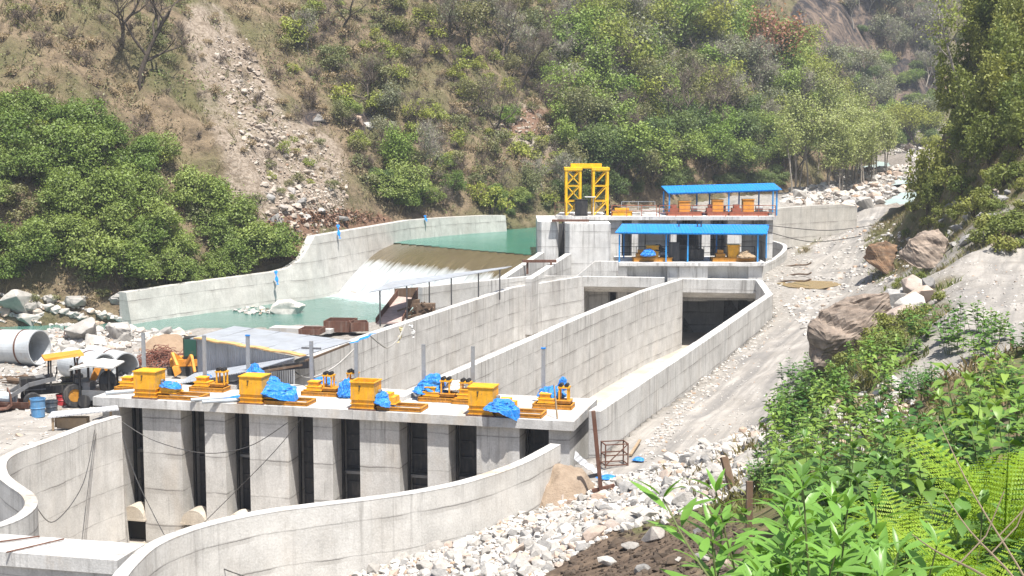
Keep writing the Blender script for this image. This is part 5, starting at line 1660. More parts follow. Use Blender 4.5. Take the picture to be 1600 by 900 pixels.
ST = thing('open_tin_shed', 'narrow tin canopy on thin dark posts along the basin wall', 'shelter', (Q(592, 506, 91).x, 91, 1.0))
ra, rb, rc, rd = Q(577, 457.5, 91.5), Q(791, 419.5, 108.2), Q(800, 416.5, 110), Q(611, 440.5, 97.5)
mb = MB(); m_ = Q(700, 438, 101); mb.extrude([ra, rb, rc, rd], (0, 0, .05)); mb.build('roof', M['tin_roof'], ST, world=True)
for px in (592.5, 634.6, 670.5, 705, 747, 780):
    t_ = (px - 577) / (791 - 577)
    # depth along the eave for this column
    for Y in np.linspace(91.5, 108.2, 200):
        pt = ra.lerp(rb, (Y - 91.5) / (108.2 - 91.5))
        if proj(pt.x, pt.y, pt.z)[0] >= px: break
    mb = MB(); mb.bar((pt.x, pt.y + .1, .9), (pt.x, pt.y + .1, pt.z), .10); mb.build('post', M['dark_gate'], ST, world=True)
# timber and scrap under it
r3 = random.Random(9)
q = Q(652, 486, 97)
mb = MB()
for k in range(16):
    a = Vector((r3.uniform(-1.2, 1.2), r3.uniform(-.6, .6), r3.uniform(.0, .8))); d = Vector((r3.uniform(-.9, .9), r3.uniform(-.4, .4), r3.uniform(.1, .6)))
    mb.bar(a - d, a + d, .10, .12)
mb.box((.5, 0, .5), (1.5, .8, .8)); mb.box((-.3, .2, .9), (.9, .7, .5))
mb.solo('timber_pile', M['wood_dark'], 'dark pile of timber and scrap under the tin canopy', 'pile', loc=(0, 0, 0)).location = (q.x, q.y, 1.0)
CH = thing('loading_chute', 'pinkish steel chute sloping down under the left end of the tin canopy', 'chute', (Q(612, 500, 96).x, 96, 0))
ca, cb, cc, cd_ = Q(588, 505, 94.5), Q(628, 503, 95), Q(652, 466, 101), Q(622, 463, 101)
mb = MB(); mb.extrude([ca, cb, cc, cd_], (0, 0, -.10)); mb.build('bed', M['chute'] if 'chute' in M else M['rust'], CH, world=True)
mb = MB(); mb.extrude([ca, cd_, cd_ + Vector((0, 0, .5)), ca + Vector((0, 0, .35))], (-.06, 0, 0)); mb.build('side_plate', M['rust'], CH, world=True)
mb = MB(); mb.extrude([cb, cc, cc + Vector((0, 0, .8)), cb + Vector((0, 0, .3))], (.06, 0, 0)); mb.build('side_plate', M['rust'], CH, world=True)
mb = MB(); mb.extrude([Q(616, 470, 101.2), Q(652, 470, 101.2), Q(652, 449, 101.2), Q(616, 451, 101.2)], (0, .1, 0)); mb.build('back_plate', M['wood_dark'], CH, world=True)
def sbox(px0, px1, py, Y, dpt, h, rz, label, mat='rust'):
    a, b = Q(px0, py, Y), Q(px1, py, Y)
    root = thing('steel_box', label, 'box', ((a.x + b.x) / 2, Y, a.z), radians(rz), 'open rusty boxes along the river edge')
    W = b.x - a.x
    mb = MB()
    for c, s in (((0, 0, h / 2), (W, .06, h)), ((0, dpt, h / 2), (W, .06, h)), ((-W / 2 + .03, dpt / 2, h / 2), (.06, dpt - .07, h)), ((W / 2 - .03, dpt / 2, h / 2), (.06, dpt - .07, h)), ((0, dpt / 2, .03), (W - .13, dpt - .07, .06))): mb.box(c, s)
    mb.build('shell', M[mat], root)
    mb = MB()
    for x in np.linspace(-W / 2 + .2, W / 2 - .2, 4): mb.box((x, -.05, h / 2), (.07, .04, h))
    mb.build('rib', M[mat], root)
    return root
sbox(466, 500, 523, 91, 1.4, .36, -8, 'low rusty steel box at the left of the row by the river')
sbox(505, 549, 519, 94, 1.8, .75, -8, 'tallest dark rusty steel box in the row by the river')
sbox(548, 576, 518, 93.5, 1.3, .6, 12, 'reddish brown steel box next to the sloping chute')
q = P(455, 517, 0.35); mb = MB(); mb.box((0, 0, .1), (4.4, 1.2, .28)); mb.solo('concrete_slab', M['conc_slab'], 'pale concrete slab lying at the river edge left of the rusty boxes', 'slab', rz=radians(-12)).location = (q.x + .8, q.y, .35)
# cloths and rags
def rag(pts, w_, mat, label):
    pts = spl(pts, 5); mb = MB(); vs = []; n = len(pts)
    for i, p in enumerate(pts):
        k = w_ * (.6 + .4 * math.sin(i * 1.3)); vs += [p + Vector((-k, -.03 * math.sin(i * 2.1), 0)), p + Vector((k, .06 * math.sin(i * 1.7), .03))]
    mb.add(vs, [(2 * i, 2 * i + 1, 2 * i + 3, 2 * i + 2) for i in range(n - 1)])
    o = mb.solo('cloth_strip', mat, label, 'cloth', loc=pts[0])
    sd = o.modifiers.new('thickness', 'SOLIDIFY'); sd.thickness = .02
    return o
wy = lambda px, py: P(px, py, 1.45)
rag([Q(550, 536, 72.8), Q(565, 530, 73.5), Q(583, 521, 75)], .22, M['blue_cloth'], 'blue sheet scrap at the corner of the tin shed roof')
for (x0, yy0, x1, yy1, m_, lab) in ((626, 511, 622, 536, 'straw_cloth', 'yellowish rag hanging from the basin wall'), (641, 507, 646, 528, 'white_sheet', 'whitish rag hanging from the basin wall right of the yellowish one')):
    Yw = 79.2 if x0 < 630 else 80.3
    rag([Q(x0, yy0, Yw), Q((x0 + x1) / 2 + 2, (yy0 + yy1) / 2, Yw), Q(x1, yy1, Yw)], .12, M[m_] if m_ in M else M['wood'], lab)
cable([Q(576, 522, 75.5), Q(592, 536, 76), Q(606, 543, 77), Q(622, 530, 78), Q(634, 506, 79.8)], .05, 'pale rope looping below the top of the basin wall', 'cable_pale')
# blue cloth strips laid on the far training wall
for px, py, dy, Y, lab in ((528, 351, 22, 129.0, 'blue cloth strip hanging over the far wall near the step'), (431, 423, 22, 120.6, 'blue cloth strip on the low far wall near the foam'), (664, 337, 9, 147, 'small blue cloth strip on the far wall beside the pool')):
    rag([Q(px, py, Y - .25), Q(px + 1, py + dy * .5, Y - .55), Q(px + 3, py + dy, Y - .85)], .16, M['blue_cloth'], lab)

# ------------------------------------------------------------------ machinery on the intake decks
def mach(px, py, Y, W, label, tall=1.0, mat='yellow', tarp_=False):
    q = Q(px, py, Y); z = LZ if py > 370 else UZ
    root = thing('gate_hoist', label, 'hoist', (q.x, Y, z), 0, 'gate hoists on the intake decks')
    def ch(n, m, mt): return m.build(n, M[mt], root)
    ch('girder_frame', frame_mb(-W, W, 0, 1.2, 0, .35), 'yellow_dark' if mat == 'yellow' else 'redrail')
    mb = MB(); mb.box((0, .6, .35 + .55 * tall), (1.0, 1.0, 1.1 * tall)); ch('drive_cover', mb, mat)
    mb = MB(); mb.box((0, .6, .35 + 1.1 * tall + .03), (1.12, 1.12, .06)); ch('lid', mb, mat)
    mb = MB(); mb.box((-W * .6, .6, .52), (.8, .9, .32)); mb.box((-W * .6, .6, .85), (.5, .6, .3)); ch('gearbox', mb, 'yellow_dark' if mat == 'yellow' else 'redrail')
    mb = MB(); mb.tube([(W * .4, .6, .62), (W * .75, .6, .62)], .26, 12); ch('rope_drum', mb, 'steel')
    return root
mach(1020, 406, y0 + .9, 1.7, 'yellow hoist partly wrapped in blue under the left of the lower blue roof', .9)
mach(1147, 406, y0 + .9, 1.9, 'yellow hoist with a brown wrapped drum at the right under the lower blue roof', .95)
mach(1070, 331, ya + 1.0, 1.6, 'orange brown hoist box at the left under the upper blue roof', .85, 'orange')
mach(1122, 331, ya + 1.2, 1.0, 'orange hoist box in the middle under the upper blue roof', .95, 'orange')
mach(1170, 331, ya + 1.0, 1.8, 'rusty orange hoist box at the right under the upper blue roof', 1.0, 'orange')
q = Q(1014, 396, y0 + .5); o = tarp((q.x, y0 + .7, LZ + .5), .55, .5, .5, 41, 'blue wrap on the yellow hoist under the lower blue roof', 0); o['group'] = 'cloths on the intake'
q = Q(1030, 394, y0 + .5); o = tarp((q.x, y0 + 1.6, LZ + .9), .5, .5, .4, 42, 'black cover on the yellow hoist under the lower blue roof', 0); o.data.materials[0] = M['black']; o['group'] = 'cloths on the intake'
q = Q(1166, 400, y0 + .5); o = tarp((q.x, y0 + .9, LZ + .3), .65, .5, .6, 43, 'brown cover on the rope drum under the lower blue roof', 0); o.data.materials[0] = M['wood']; o['group'] = 'cloths on the intake'
drum(1137, 331, ya + .6, .32, .9, 'bucket_blue', 'blue drum behind the red railing of the upper deck')
q = Q(1078, 401, y0 + 2.5)
mb = MB(); mb.box((0, 0, .55), (2.2, 1.2, .9)); mb.box((-.3, 0, 1.15), (1.2, .8, .35)); mb.tube([(.6, 0, 1.0), (.6, 0, 1.9)], .07, 8)
mb.solo('generator', M['black'], 'dark generator set in the middle of the lower intake deck', 'generator').location = (q.x, y0 + 2.2, LZ)
q = Q(1052, 400, y0 + 2)
mb = MB(); mb.box((0, 0, .8), (.9, .6, 1.6)); mb.box((0, -.02, 1.63), (.95, .66, .05)); mb.box((0, -.32, .9), (.7, .03, 1.2)); mb.solo('control_cabinet', M['dark_gate'], 'dark control cabinet left of the generator on the lower deck', 'cabinet').location = (q.x, y0 + 1.5, LZ)
for k, px in enumerate((1063, 1092, 1098)):
    q = Q(px, 400, y0 + 2); mb = MB(); mb.bar((q.x, y0 + 3.3, LZ - .2), (q.x, y0 + 3.3, LZ + 3.4), .12); mb.box((q.x, y0 + 3.3, LZ + 3.42), (.3, .3, .06))
    mb.solo('gate_spindle', M['dark_gate'], ['leftmost dark gate stem', 'middle dark gate stem', 'rightmost dark gate stem'][k] + ' rising behind the generator', 'stem', group='dark gate stems on the lower deck', loc=(q.x, y0 + 3.3, LZ - .2))
q = Q(908, 333, ya + 1)
mb = MB(); mb.box((0, 0, .75), (1.15, .8, 1.45)); mb.box((0, -.42, .8), (.95, .04, 1.2)); mb.box((0, 0, 1.5), (1.22, .9, .06)); mb.solo('control_cabinet', M['black'], 'black steel cabinet standing between the gantry legs', 'cabinet').location = (q.x, gy0 - .5, UZ)
q = Q(922, 333, ya + 1); mb = MB(); mb.box((0, 0, 1.72), (1.0, .7, .07)); mb.bar((-.3, 0, 0), (-.3, 0, 1.7), .07); mb.bar((.3, 0, 0), (.3, 0, 1.7), .07); mb.solo('sheet_table', M['white_sheet'], 'small stand with a white sheet top beside the black cabinet', 'stand').location = (q.x, gy0 - .2, UZ)
q = Q(972, 333, ya + 1)
mb = frame_mb(-.9, .9, 0, 1, 0, .4); mb.box((0, .5, .55), (1.3, .8, .25)); mb.solo('winch_base', M['yellow'], 'low yellow winch base right of the gantry', 'winch').location = (q.x, ya + 1.0, UZ)
mb = MB(); r3 = random.Random(77)
for k in range(22):
    a = Vector((r3.uniform(-.7, .7), r3.uniform(-.4, .4), r3.uniform(.1, .9))); d = Vector((r3.uniform(-.5, .5), r3.uniform(-.3, .3), r3.uniform(-.3, .4))); mb.bar(a - d, a + d, .10)
mb.solo('scrap_pile', M['black'], 'black tangle of scrap beside the right gantry leg', 'pile').location = (Q(962, 333, ya).x, ya + 2.2, UZ)
for k, (px, w_, m_) in enumerate(((1003, 1.4, 'rock_pale'), (1018, 1.0, 'rock_pale'))):
    pass
mb = MB(); r3 = random.Random(21)
for k in range(14):
    a = Vector((r3.uniform(-1.6, 1.6), r3.uniform(-.6, .6), .08 + .04 * k)); an = r3.uniform(-.4, .4); d = Vector((cos(an), sin(an), 0)) * r3.uniform(.5, 1.2); mb.bar(a - d, a + d, .22, .04)
mb.solo('board_stack', M['white_sheet'], 'loose stack of pale boards between gantry and upper blue roof', 'boards').location = (Q(1008, 333, ya).x, ya + 2.0, UZ)

# ------------------------------------------------------------------ things beside the road
PO = P(941, 752, .0); PO = Vector((PO.x, PO.y, sz(PO.x, PO.y)))
tp = Q(927, 642, PO.y - .2)
mb = MB(); mb.bar(PO + Vector((0, 0, -.4)), tp, .16, .14); mb.bar(PO + Vector((-.4, 0, .05)), PO + Vector((.5, .1, .25)), .14, .12)
mb.solo('leaning_post', M['rust'], 'rusty steel post leaning beside the end of the right basin wall', 'post', loc=PO)
FQ = Q(960, 727, 59.5); FQ = Vector((FQ.x, FQ.y, sz(FQ.x, FQ.y)))
FRM = thing('box_frame_stand', 'small rusty open box frame standing on the gravel by the leaning post', 'frame', FQ, radians(12))
for x in (-.5, .5):
    for y in (-.35, .35):
        mb = MB(); mb.bar((x, y, 0), (x, y, 1.05), .05); mb.build('leg', M['rust'], FRM)
mb = MB()
for z in (.12, 1.02, .55):
    for a, b in (((-.5, -.35), (.5, -.35)), ((.5, -.35), (.5, .35)), ((.5, .35), (-.5, .35)), ((-.5, .35), (-.5, -.35))): mb.bar((a[0], a[1], z), (b[0], b[1], z), .045)
mb.bar((-.5, -.35, .12), (.5, -.35, 1.02), .04); mb.build('rail', M['rust'], FRM)
sq = Q(922, 742, 58.2); szz = sz(sq.x, sq.y)
mb = MB(); vs = []
for i in range(13):
    t_ = i / 12; vs += [(-.7 + 1.7 * t_, -.35, .75 * (1 - t_) ** 2 + .05 * math.sin(i * 3)), (-.6 + 1.7 * t_, .35, .95 * (1 - t_) ** 2 + .05 * math.sin(i * 3))]
mb.add(vs, [(2 * i, 2 * i + 2, 2 * i + 3, 2 * i + 1) for i in range(12)])
o = mb.solo('tin_sheet', M['tin_wall'], 'bent corrugated tin sheet lying at the foot of the leaning post', 'sheet'); o.location = (sq.x, sq.y, szz + .1); sd = o.modifiers.new('thickness', 'SOLIDIFY'); sd.thickness = .02
for k, (px, py, lab) in enumerate(((950, 750, 'flat blue plastic scrap at the foot of the leaning post'), (997, 722, 'tiny blue plastic scrap on the gravel right of the rusty frame'))):
    q = hits([px], [py])[0]; o = link('plastic_scrap', lump(.38 - .15 * k, .22, .12, 51 + k, sub=3), None); o.location = (q[0], q[1], q[2] + .06); tag(o, lab, 'plastic scrap')
q = hits([1150], [770])[0]; a = Vector((q[0], q[1], q[2] - .3)); b = Q(1131, 714, q[1] + .4)
mb = MB(); mb.bar(a, b, .22, .08); mb.solo('wood_plank', M['wood_dark'], 'weathered plank sticking up out of the rubble', 'plank', loc=a)
q = hits([1172], [830])[0]; a = Vector((q[0] * .62, q[1] * .62, sz(q[0] * .62, q[1] * .62) - .2)); b = Q(1171, 752, a.y + .1)
mb = MB(); mb.bar(a, b, .07, .07); mb.solo('wood_stake', M['wood_dark'], 'dark wooden stake among the leaves at the edge of the soil', 'stake', loc=a)
mb = MB(); a, b = Q(985, 713, 61), Q(1000, 697, 64); a.z = sz(a.x, a.y) + .1; b.z = sz(b.x, b.y) + .2; mb.bar(a, b, .12, .08); mb.solo('wood_plank', M['wood'], 'pale plank lying on the gravel behind the rusty frame', 'plank', loc=a)
# drift sticks and muddy puddle by the road
pq = hits([1228, 1256, 1300, 1318, 1262], [446, 452, 450, 442, 440])
mb = MB(); mb.add([(p[0], p[1], p[2] + .06) for p in [hits([x], [y])[0] for x, y in ((1212, 444), (1232, 451), (1280, 453), (1318, 448), (1300, 441), (1250, 440))]], [(0, 1, 2, 3, 4, 5)])
tag(mb.build('puddle', M['puddle']), kind='structure')
r3 = random.Random(4)
for k, (px, py, L, lab) in enumerate(((1236, 444, 2.2, 'long drift branch lying beside the muddy puddle'), (1248, 432, 1.3, 'short drift branch right of the curved wall'), (1243, 418, 1.6, 'brown brushwood stick at the foot of the curved wall'))):
    q = Vector(hits([px], [py])[0]); d = Vector((r3.uniform(.5, 1), r3.uniform(-.9, .3), .1)).normalized() * L
    MB().tube(spl([q - d + Vector((0, 0, .1)), q + Vector((0, .1, .2)), q + d * .6 + Vector((.1, 0, .15)), q + d + Vector((0, 0, .3))], 3), [.08] * 10, 6).solo('branch', M['wood_dark'], lab, 'branch', loc=q)

heap(876, 782, 56.4, 1.5, 1.5, 1.25, M['earth'], 'brown earth mound against the right end of the foreground wing wall', 13, 'earth_mound', 'mound')

# ------------------------------------------------------------------ stones
def rock_mesh(seed, n=18, sub=0, jag=.22, sx=1, sy=1, szz=.75):
    r = random.Random(seed)
    bm = bmesh.new()
    for k in range(n):
        v = Vector((r.gauss(0, 1), r.gauss(0, 1), r.gauss(0, 1))).normalized() * r.uniform(.78, 1.0)
        bm.verts.new((v.x * sx, v.y * sy, v.z * szz))
    res = bmesh.ops.convex_hull(bm, input=bm.verts)
    bmesh.ops.delete(bm, geom=[g for g in res['geom_interior'] if isinstance(g, bmesh.types.BMVert)], context='VERTS')
    bmesh.ops.bevel(bm, geom=list(bm.edges), offset=.022, segments=1, affect='EDGES', clamp_overlap=True)
    me = bpy.data.meshes.new('stone')
    bm.to_mesh(me); bm.free()
    return me
STONES = [rock_mesh(100 + k, 13 + k % 6, sx=1.0, sy=.6 + .06 * (k % 6), szz=.45 + .07 * (k % 5)) for k in range(14)]
def big_rock(seed, sx, sy, szz, sub=5, amp=.22, n=16, flat=0.0, mat='rock_grey'):
    """boulder: hull of a few points, subdivided and roughened along its bedding"""
    me0 = rock_mesh(seed, n, sx=1, sy=1, szz=1)
    bm = bmesh.new(); bm.from_mesh(me0)
    bmesh.ops.triangulate(bm, faces=bm.faces)
    bmesh.ops.subdivide_edges(bm, edges=bm.edges, cuts=3, use_grid_fill=True)
    bmesh.ops.smooth_vert(bm, verts=bm.verts, factor=.35, use_axis_x=True, use_axis_y=True, use_axis_z=True)
    co = np.array([v.co[:] for v in bm.verts])
    nz_ = fbm(co[:, 0] * 1.0 + co[:, 2] * .3 + seed, co[:, 1] + co[:, 2] * 2.6, .8, 4, seed)
    for v, k in zip(bm.verts, nz_):
        v.co *= 1 + amp * k
        v.co = Vector((v.co.x * sx, v.co.y * sy, v.co.z * szz))
    me = bpy.data.meshes.new('boulder'); bm.to_mesh(me); bm.free()
    me.polygons.foreach_set('use_smooth', [True] * len(me.polygons))
    me.materials.append(M[mat])
    return me
def place_rock(me, loc, s, rot, mat, name, label, cat='stone', group=None):
    o = bpy.data.objects.new(name, me)
    COL.objects.link(o)
    if not me.materials: me.materials.append(M['rock_pale'])
    o.location = loc; o.rotation_euler = rot; o.scale = (s, s, s)
    return tag(o, label, cat, group)
def rot3(r): return (r.uniform(-.6, .6), r.uniform(-.6, .6), r.uniform(0, 6.3))

# the rubble bank in front of the road
RUB = [(545, 897), (640, 855), (760, 822), (838, 800), (850, 770), (905, 765), (960, 745), (1010, 735), (1060, 710), (1130, 690), (1190, 668), (1262, 662), (1268, 700), (1215, 740), (1160, 775), (1110, 790), (1040, 812), (960, 835), (900, 870), (840, 905), (540, 905)]
rr = random.Random(3)
def in_px(poly, n, r):
    xs = [p[0] for p in poly]; ys = [p[1] for p in poly]
    out = []
    while len(out) < n:
        x, y = r.uniform(min(xs), max(xs)), r.uniform(min(ys), max(ys))
        if in_poly(np.array([x]), np.array([y]), poly)[0]: out.append((x, y))
    return np.array(out)
pts = in_px(RUB, 2100, rr)
H = hits(pts[:, 0], pts[:, 1])
cand = []
for (x, y, z) in H:
    if not np.isfinite(x) or in_poly(np.array([x]), np.array([y]), PITB)[0] or in_poly(np.array([x]), np.array([y]), PITA)[0]: continue
    s = min(.50, max(.10, rr.lognormvariate(-1.72, .42)))
    cand.append((s * 1000 / y, x, y, z, s))
cand.sort(reverse=True)
RM = []
for k, me in enumerate(STONES):
    for mname in ('rock_pale', 'rock_grey'):
        m2 = me.copy(); m2.materials.clear(); m2.materials.append(M[mname]); RM.append(m2)
for k, (_, x, y, z, s) in enumerate(cand[:290]):
    me = RM[rr.randrange(len(RM))] if rr.random() < .5 else RM[2 * rr.randrange(len(STONES))]
    place_rock(me, (x, y, z + s * .12), s, rot3(rr), None, 'rubble_stone', 'broken pale stone lying in the rubble bank beside the road', 'stone', 'broken stones of the rubble bank')
def rock_stuff(name, items, label, mat, cat='stones', meshes=None):
    """items (x,y,z,s): many small stones as one object"""
    meshes = meshes or STONES
    Vs, Fs, base = [], [], 0
    tri = []
    for me in meshes:
        me.calc_loop_triangles()
        co = np.empty(len(me.vertices) * 3, np.float32); me.vertices.foreach_get('co', co)
        t_ = np.empty(len(me.loop_triangles) * 3, np.int32); me.loop_triangles.foreach_get('vertices', t_)
        tri.append((co.reshape(-1, 3), t_.reshape(-1, 3)))
    for (x, y, z, s) in items:
        co, t_ = tri[rr.randrange(len(tri))]
        R = np.array(Matrix.Rotation(rr.uniform(0, 6.3), 3, 'Z') @ Matrix.Rotation(rr.uniform(-.7, .7), 3, 'X'))
        Vs.append((co @ R.T) * s + np.array([x, y, z]))
        Fs.append(t_ + base); base += len(co)
    me = np_mesh(name, np.concatenate(Vs), np.concatenate(Fs), mat)
    o = link(name, me, None)
    return tag(o, label, cat, kind='stuff')
M['stones'] = None
def stone_mix(name, a, b, c3):
    t = NT(name); g = t.n('NewGeometry')
    c = t.ramp(g.outputs['Random Per Island'], [(0, a), (.5, b), (.8, a), (.9, c3), (1, b)])
    n1 = t.noise(g.outputs['Position'], 5, 5, .7)
    c = t.mix(t.ramp(n1, [(.3, .6), (.5, 0)]), c, (.12, .11, .10))
    t.bump(n1, .4, .04)
    return t.col(c, .92, 0, .2)
M['stones'] = stone_mix('stones', (.36, .345, .325), (.56, .535, .50), (.42, .29, .20))
M['stones_brown'] = stone_mix('stones_brown', (.30, .25, .205), (.46, .41, .355), (.25, .17, .12))
small = [(x, y, z + s * .15, s * .8) for (_, x, y, z, s) in cand[290:]]
pts = in_px(RUB, 3800, rr); H = hits(pts[:, 0], pts[:, 1])
small += [(x, y, z + .02, rr.uniform(.05, .17)) for (x, y, z) in H if np.isfinite(x) and not in_poly(np.array([x]), np.array([y]), PITB)[0]]
rock_stuff('rubble_chips', small, 'smaller broken stones and chips filling the rubble bank', M['stones'])
# dark soil with stones, foreground
SOIL = [(1110, 790), (1040, 812), (960, 835), (900, 870), (870, 905), (1130, 905), (1170, 850), (1180, 790)]
pts = in_px(SOIL, 900, rr); H = hits(pts[:, 0], pts[:, 1])
rock_stuff('soil_clods', [(x, y, z + .01, min(.2, rr.lognormvariate(-2.9, .55))) for (x, y, z) in H if np.isfinite(x)], 'clods and small stones on the dark soil', M['soil_clod'] if 'soil_clod' in M else M['stones_brown'])
for k, (px, py, s) in enumerate(((1070, 798, .30), (1020, 845, .46), (985, 860, .28), (1090, 835, .18), (1098, 880, .22), (920, 830, .3), (950, 885, .3), (1128, 892, .25), (1060, 880, .15), (1003, 895, .2), (1040, 822, .2))):
    q = hits([px], [py])[0]
    place_rock(RM[(k * 5) % len(RM)], (q[0], q[1], q[2] + s * .2), s, rot3(rr), None, 'loose_stone', 'loose stone lying on the dark soil below the rubble bank', 'stone', 'loose stones on the dark soil')
# stones along the roadside and basin wall
ROADS = [(1000, 718), (1010, 690), (1060, 628), (1120, 570), (1170, 520), (1204, 490), (1222, 470), (1236, 478), (1190, 545), (1120, 610), (1070, 660), (1030, 720)]
pts = in_px(ROADS, 420, rr); H = hits(pts[:, 0], pts[:, 1])
it = [(x, y, z + .02, rr.uniform(.05, .17)) for (x, y, z) in H if np.isfinite(x)]
for poly, n, lo, hi in (([(1225, 480), (1300, 400), (1340, 345), (1400, 340), (1440, 400), (1400, 440), (1300, 470), (1260, 530)], 500, .08, .35), ([(1440, 520), (1600, 520), (1600, 408), (1460, 405)], 260, .03, .10), ([(990, 740), (1220, 660), (1240, 500), (1300, 440), (1210, 450), (1060, 640)], 400, .03, .09), ([(1180, 450), (1240, 380), (1340, 330), (1350, 360), (1260, 420), (1220, 460)], 260, .05, .25)):
    pts = in_px(poly, n, rr); H = hits(pts[:, 0], pts[:, 1])
    it += [(x, y, z + .01, rr.uniform(lo, hi)) for (x, y, z) in H if np.isfinite(x)]
rock_stuff('roadside_gravel', it, 'loose gravel and small stones along the dirt road', M['stones'])

# named boulders
def boulder_at(px, py, Y, sx, sy, szz, seed, mat, label, rz=0, dz=0.0, amp=.22, n=16):
    q = Q(px, py, Y)
    o = bpy.data.objects.new('boulder', big_rock(seed, sx, sy, szz, amp=amp, n=n, mat=mat)); COL.objects.link(o)
    o.location = q + Vector((0, 0, dz)); o.rotation_euler = (0, 0, rz)
    return tag(o, label, 'boulder')
def cut_boulder(outline, Y, depth, seed, mat, label):
    """big angular block: its outline at a distance, bulging towards the road, with its own depth"""
    r = random.Random(seed)
    bm = bmesh.new()
    for (px, py) in outline:
        for dy, k in ((r.uniform(-.2, .3), .96), (depth * .5, 1.02), (depth, .8)):
            c = Q(sum(p[0] for p in outline) / len(outline), sum(p[1] for p in outline) / len(outline), Y + dy)
            q = c.lerp(Q(px, py, Y + dy), k); q.y = Y + dy + r.uniform(-.25, .25); bm.verts.new(q)
    for (px, py, dy) in ((outline[0][0] + 30, outline[0][1] + 20, -.7), (outline[2][0] + 10, outline[2][1] + 60, -.9)): bm.verts.new(Q(px, py, Y + dy))
    res = bmesh.ops.convex_hull(bm, input=bm.verts)
    bmesh.ops.delete(bm, geom=[g for g in res['geom_interior'] if isinstance(g, bmesh.types.BMVert)], context='VERTS')
    bmesh.ops.subdivide_edges(bm, edges=bm.edges, cuts=5, use_grid_fill=True)
    bmesh.ops.triangulate(bm, faces=bm.faces)
    bmesh.ops.subdivide_edges(bm, edges=bm.edges, cuts=1, use_grid_fill=True)
    bmesh.ops.smooth_vert(bm, verts=bm.verts, factor=.14, use_axis_x=True, use_axis_y=True, use_axis_z=True)
    bm.normal_update()
    co = np.array([v.co[:] for v in bm.verts])
    bed = co[:, 2] * .9 + co[:, 0] * .35
    k = -.5 * np.abs(fbm(co[:, 0] * .8 + co[:, 1], bed * 1.1, 1.5, 2, seed + 9)) + .22 * fbm(co[:, 0] + co[:, 1] * .5, bed * 3.2, 1.3, 4, seed) + .10 * fbm(co[:, 0] * 1.1 + co[:, 1], bed * 9, 1.0, 3, seed + 3)
    for v, a_ in zip(bm.verts, k): v.co += v.normal * a_
    c = co.mean(0)
    for v in bm.verts: v.co -= Vector(c)
    me = bpy.data.meshes.new('boulder'); bm.to_mesh(me); bm.free(); me.materials.append(M[mat])
    o = link('boulder', me, None); o.location = c
    return tag(o, label, 'boulder')
cut_boulder([(1262, 512), (1276, 488), (1322, 468), (1388, 456), (1396, 500), (1376, 545), (1310, 590), (1268, 582)], 65, 3.6, 5, 'rock_brown', 'huge brown banded boulder between the road and the upper track')
cut_boulder([(1348, 402), (1358, 382), (1384, 374), (1402, 384), (1398, 408), (1362, 414)], 117, 2.4, 6, 'rock_orange', 'orange brown boulder at the foot of the green slope')
cut_boulder([(1402, 402), (1420, 372), (1466, 356), (1482, 372), (1472, 404), (1430, 414)], 90, 3.0, 8, 'rock_brown', 'pinkish brown rock outcrop above the stacked stones')
boulder_at(1440, 482, 146, 1.9, 1.5, 1.3, 215, 'rock_pale', 'single large pale rock in the river below the foam', .3).location = P(452, 484, -0.75)
STK = [(1405, 445, .95), (1428, 430, .8), (1418, 470, .8), (1388, 452, .7), (1440, 460, .7), (1400, 425, .6), (1365, 445, .6), (1408, 495, .8), (1432, 498, .6), (1380, 425, .5), (1350, 455, .5), (1450, 440, .5), (1388, 475, .5), (1420, 408, .5), (1396, 408, .5), (1345, 432, .45), (1360, 418, .45)]
for k, (px, py, s) in enumerate(STK):
    q = Q(px, py, 66 + (480 - py) * .12)
    place_rock(RM[(k * 3) % len(RM)], (q.x, q.y, min(q.z, sz(q.x, q.y) + .7)), s * 1.5, rot3(rr), None, 'stacked_stone', 'grey stone in the stacked pile beside the huge brown boulder', 'stone', 'stacked grey stones by the huge boulder')
# pale boulders on the river bar at the left
BAR = [(0, 470), (60, 470), (120, 490), (200, 500), (215, 515), (300, 520), (290, 535), (220, 540), (150, 556), (80, 560), (75, 515), (0, 512)]
pts = in_px(BAR, 165, rr); H = hits(pts[:, 0], pts[:, 1])
PALE = [big_rock(300 + k, 1, .8 + .05 * (k % 4), .62 + .06 * (k % 3), amp=.2, n=13 + k % 5, mat='rock_pale') for k in range(8)]
GREY = [big_rock(340 + k, 1, .8 + .05 * (k % 4), .55, amp=.3, n=12 + k % 5, mat='rock_grey') for k in range(5)]
for k, (x, y, z) in enumerate(H):
    if not np.isfinite(x): continue
    s = min(1.3, rr.lognormvariate(-1.15, .5))
    place_rock(PALE[rr.randrange(8)], (x, y, max(z, -1.0) + s * .15), s, (rr.uniform(-.2, .2), rr.uniform(-.2, .2), rr.uniform(0, 6.3)), None, 'boulder', 'whitish river boulder on the stony bar left of the river', 'boulder', 'whitish boulders on the stony bar')
for k, (px, py, s, lab) in enumerate(((118, 487, 1.15, 'rounded grey boulder standing alone at the left under the grassy bank'), (32, 488, 1.9, 'big flat grey boulder at the left edge below the grassy bank'), (47, 487, .8, 'egg shaped pale boulder beside the big flat grey one'), (190, 525, 1.3, 'white boulder at the near edge of the river'), (135, 525, 1.6, 'pale broken slab boulder behind the steel pipes'))):
    q = hits([px], [py + 6])[0]
    o = place_rock(PALE[k], (q[0], q[1], max(q[2], -.8) + s * .35), s, (0, 0, k), None, 'boulder', lab, 'boulder')
pts = in_px(BAR, 1500, rr); H = hits(pts[:, 0], pts[:, 1])
it = [(x, y, max(z, -1.0) + .02, min(.6, rr.lognormvariate(-1.8, .5))) for (x, y, z) in H if np.isfinite(x)]
